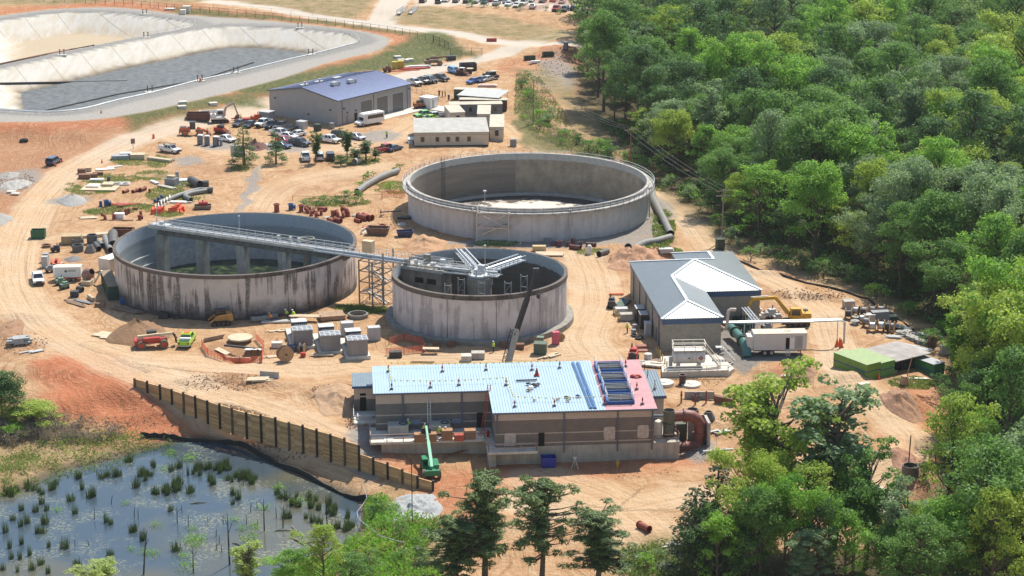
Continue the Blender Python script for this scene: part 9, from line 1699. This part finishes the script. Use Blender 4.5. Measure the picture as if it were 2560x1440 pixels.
for i,(x,y) in enumerate(RP):
    q=at(x/2.482,860+y/2.482,Z_POND); o=bpy.data.objects.new('reed_clump',RM[i%3]); COL.objects.link(o); s_=rng.uniform(.35,1.0); o.scale=(s_,s_*rng.uniform(.7,1.3),rng.uniform(.55,1.1)); zone_='left half' if x<700 else 'middle' if x<1500 else 'right half'; far_='near the far shore' if y<850 else 'mid-water' if y<1150 else 'toward the bottom frame edge'
    tag(o,'dark reed clump standing in the '+zone_+' of the pond '+far_,'reeds','reed clumps in the pond',q,rng.uniform(0,6.28))
SN=[(585,1085,1.6),(690,990,1.2),(832,1080,1.6),(858,1085,1.4),(1168,1135,1.8),(1425,1370,7.),(890,1430,6.),(1200,1420,3.5),(1640,1160,4.5),(1755,1140,3.2),(1340,1195,1.2),(1292,1110,.9),(1360,1240,1.2),(1345,1275,.9),(1375,1290,1.0),(1595,1020,1.0),(1555,1040,1.4),(1715,1080,1.6),(2030,1120,4.),(1100,1110,2.4),(1510,880,1.),(1530,1115,1.3),(465,1250,.8),(550,1250,.8),(600,815,.8),(1130,1045,1.1),(1600,1135,1.),(1385,1110,1.)]
for i,(x,y,h_) in enumerate(SN):
    b=B(); k=rng.normal(0,.06); b.tube([(0,0,-.3),(k*h_*.5,0,h_*.5),(k*h_*1.3,rng.normal(0,.1),h_)],.09,6,rs=[.05+.012*h_,.04+.009*h_,.03]); 
    if h_>2: b.tube([(k*h_*.6,0,h_*.6),(k*h_*.6+.5,.2,h_*.8)],.04,5); b.tube([(k*h_*.8,0,h_*.75),(k*h_*.8-.5,.1,h_*.95)],.03,5)
    tag(b.o('dead_stem',M('dead_wood',(.075,.065,.05),.9,var=.3),None,True),('tall bare dead trunk' if h_>3 else 'short dead stump')+' standing in the pond','dead tree','dead stems in the pond',at(x/2.482,860+y/2.482,Z_POND))
for x,y,L,a_ in((1230,988,2.2,.2),(1780,1162,3.2,-.1),(1850,1230,3.5,-.9),(1830,1160,3.,-1.2),(1470,1245,1.4,-.6),(2100,1140,3.,-.7),(1960,1230,3,.3)): b=B(); b.tube([(-L/2,0,.02),(0,.1,.15),(L/2,0,.05)],.1,6,rs=[.13,.1,.04]); tag(b.o('driftwood',M('pale_driftwood',(.22,.19,.15),.9,var=.25),None,True),'bleached log floating in the pond','log','floating logs',at(x/2.482,860+y/2.482,Z_POND),a_)
for px,py,s_ in((360,1035,.8),(780,990,.7),(968,1130,.8),(1185,1225,1.1),(1235,1215,1.1),(1215,1250,.9),(1560,1215,1.3),(1165,1390,1.2),(815,1275,.7),(1580,1140,.9),(1450,1095,.8),(1640,1025,.9),(1020,780,.8),(1065,690,1.1),(1185,720,1.2),(1740,905,1.1),(1850,990,1.2),(1150,1320,.9),(950,1305,.9),(905,1300,.8),(1500,1150,.8),(1200,1150,.8)):
    g_=np.random.default_rng(px); n=90; C=g_.normal(size=(n,3))*np.array([.55,.55,.22])*s_+np.array([0,0,.35*s_]); C[:,2]=np.abs(C[:,2]); o=cards('water_shrub',LEAF['bright green'],C,g_.normal(size=(n,3))+np.array([0,0,.8]),.24*s_,g_.random(n),.6,None,g_); tag(o,'small bright green plant rising from the pond','plant','green plants in the pond',at(px/2.482,860+py/2.482,Z_POND))
# ---------------------------------------------------------------- give look-alikes a label of their own by where they stand
bpy.context.view_layer.update()
def finish():
    by={}
    for o in list(COL.objects):
        if o.parent is None and 'label' in o and o.get('kind') not in('structure','stuff'): by.setdefault(o['label'],[]).append(o)
    ordn=['','second','third','fourth','fifth','sixth','seventh','eighth','ninth','tenth']
    for lab,lst in by.items():
        n=len(lst)
        if n<2: continue
        lst.sort(key=lambda o:topx(o.location.x,o.location.y,o.location.z)[0])
        for i,o in enumerate(lst):
            if n==2: t=('left','right')[i]+' of the two'
            elif i==0: t='leftmost of '+str(n)
            elif i==n-1: t='rightmost of '+str(n)
            elif i<10: t=ordn[i]+' from the left of '+str(n)
            elif n-1-i<10: t=ordn[n-1-i]+' from the right of '+str(n)
            else: t='near the middle of '+str(n)
            ws=(lab+', '+t).split(); o['label']=' '.join(ws) if len(ws)<=16 else lab
            if 'group' not in o: o['group']=lab.split(' in the ')[0].split(' behind ')[0]+' set'
finish()
# ---------------------------------------------------------------- air
hz=bpy.data.materials.new('haze_air'); hz.use_nodes=True; t_=hz.node_tree; t_.nodes.remove(t_.nodes['Principled BSDF']); v_=t_.nodes.new('ShaderNodeVolumePrincipled'); v_.inputs['Color'].default_value=(.92,.95,1,1); v_.inputs['Density'].default_value=.000045; v_.inputs['Anisotropy'].default_value=.2
t_.links.new(v_.outputs[0],t_.nodes['Material Output'].inputs['Volume']); b=B(); b.box(-910,910,-30,2010,-9,106); stuff(b.o('haze',hz),'thin summer haze over the site','haze')
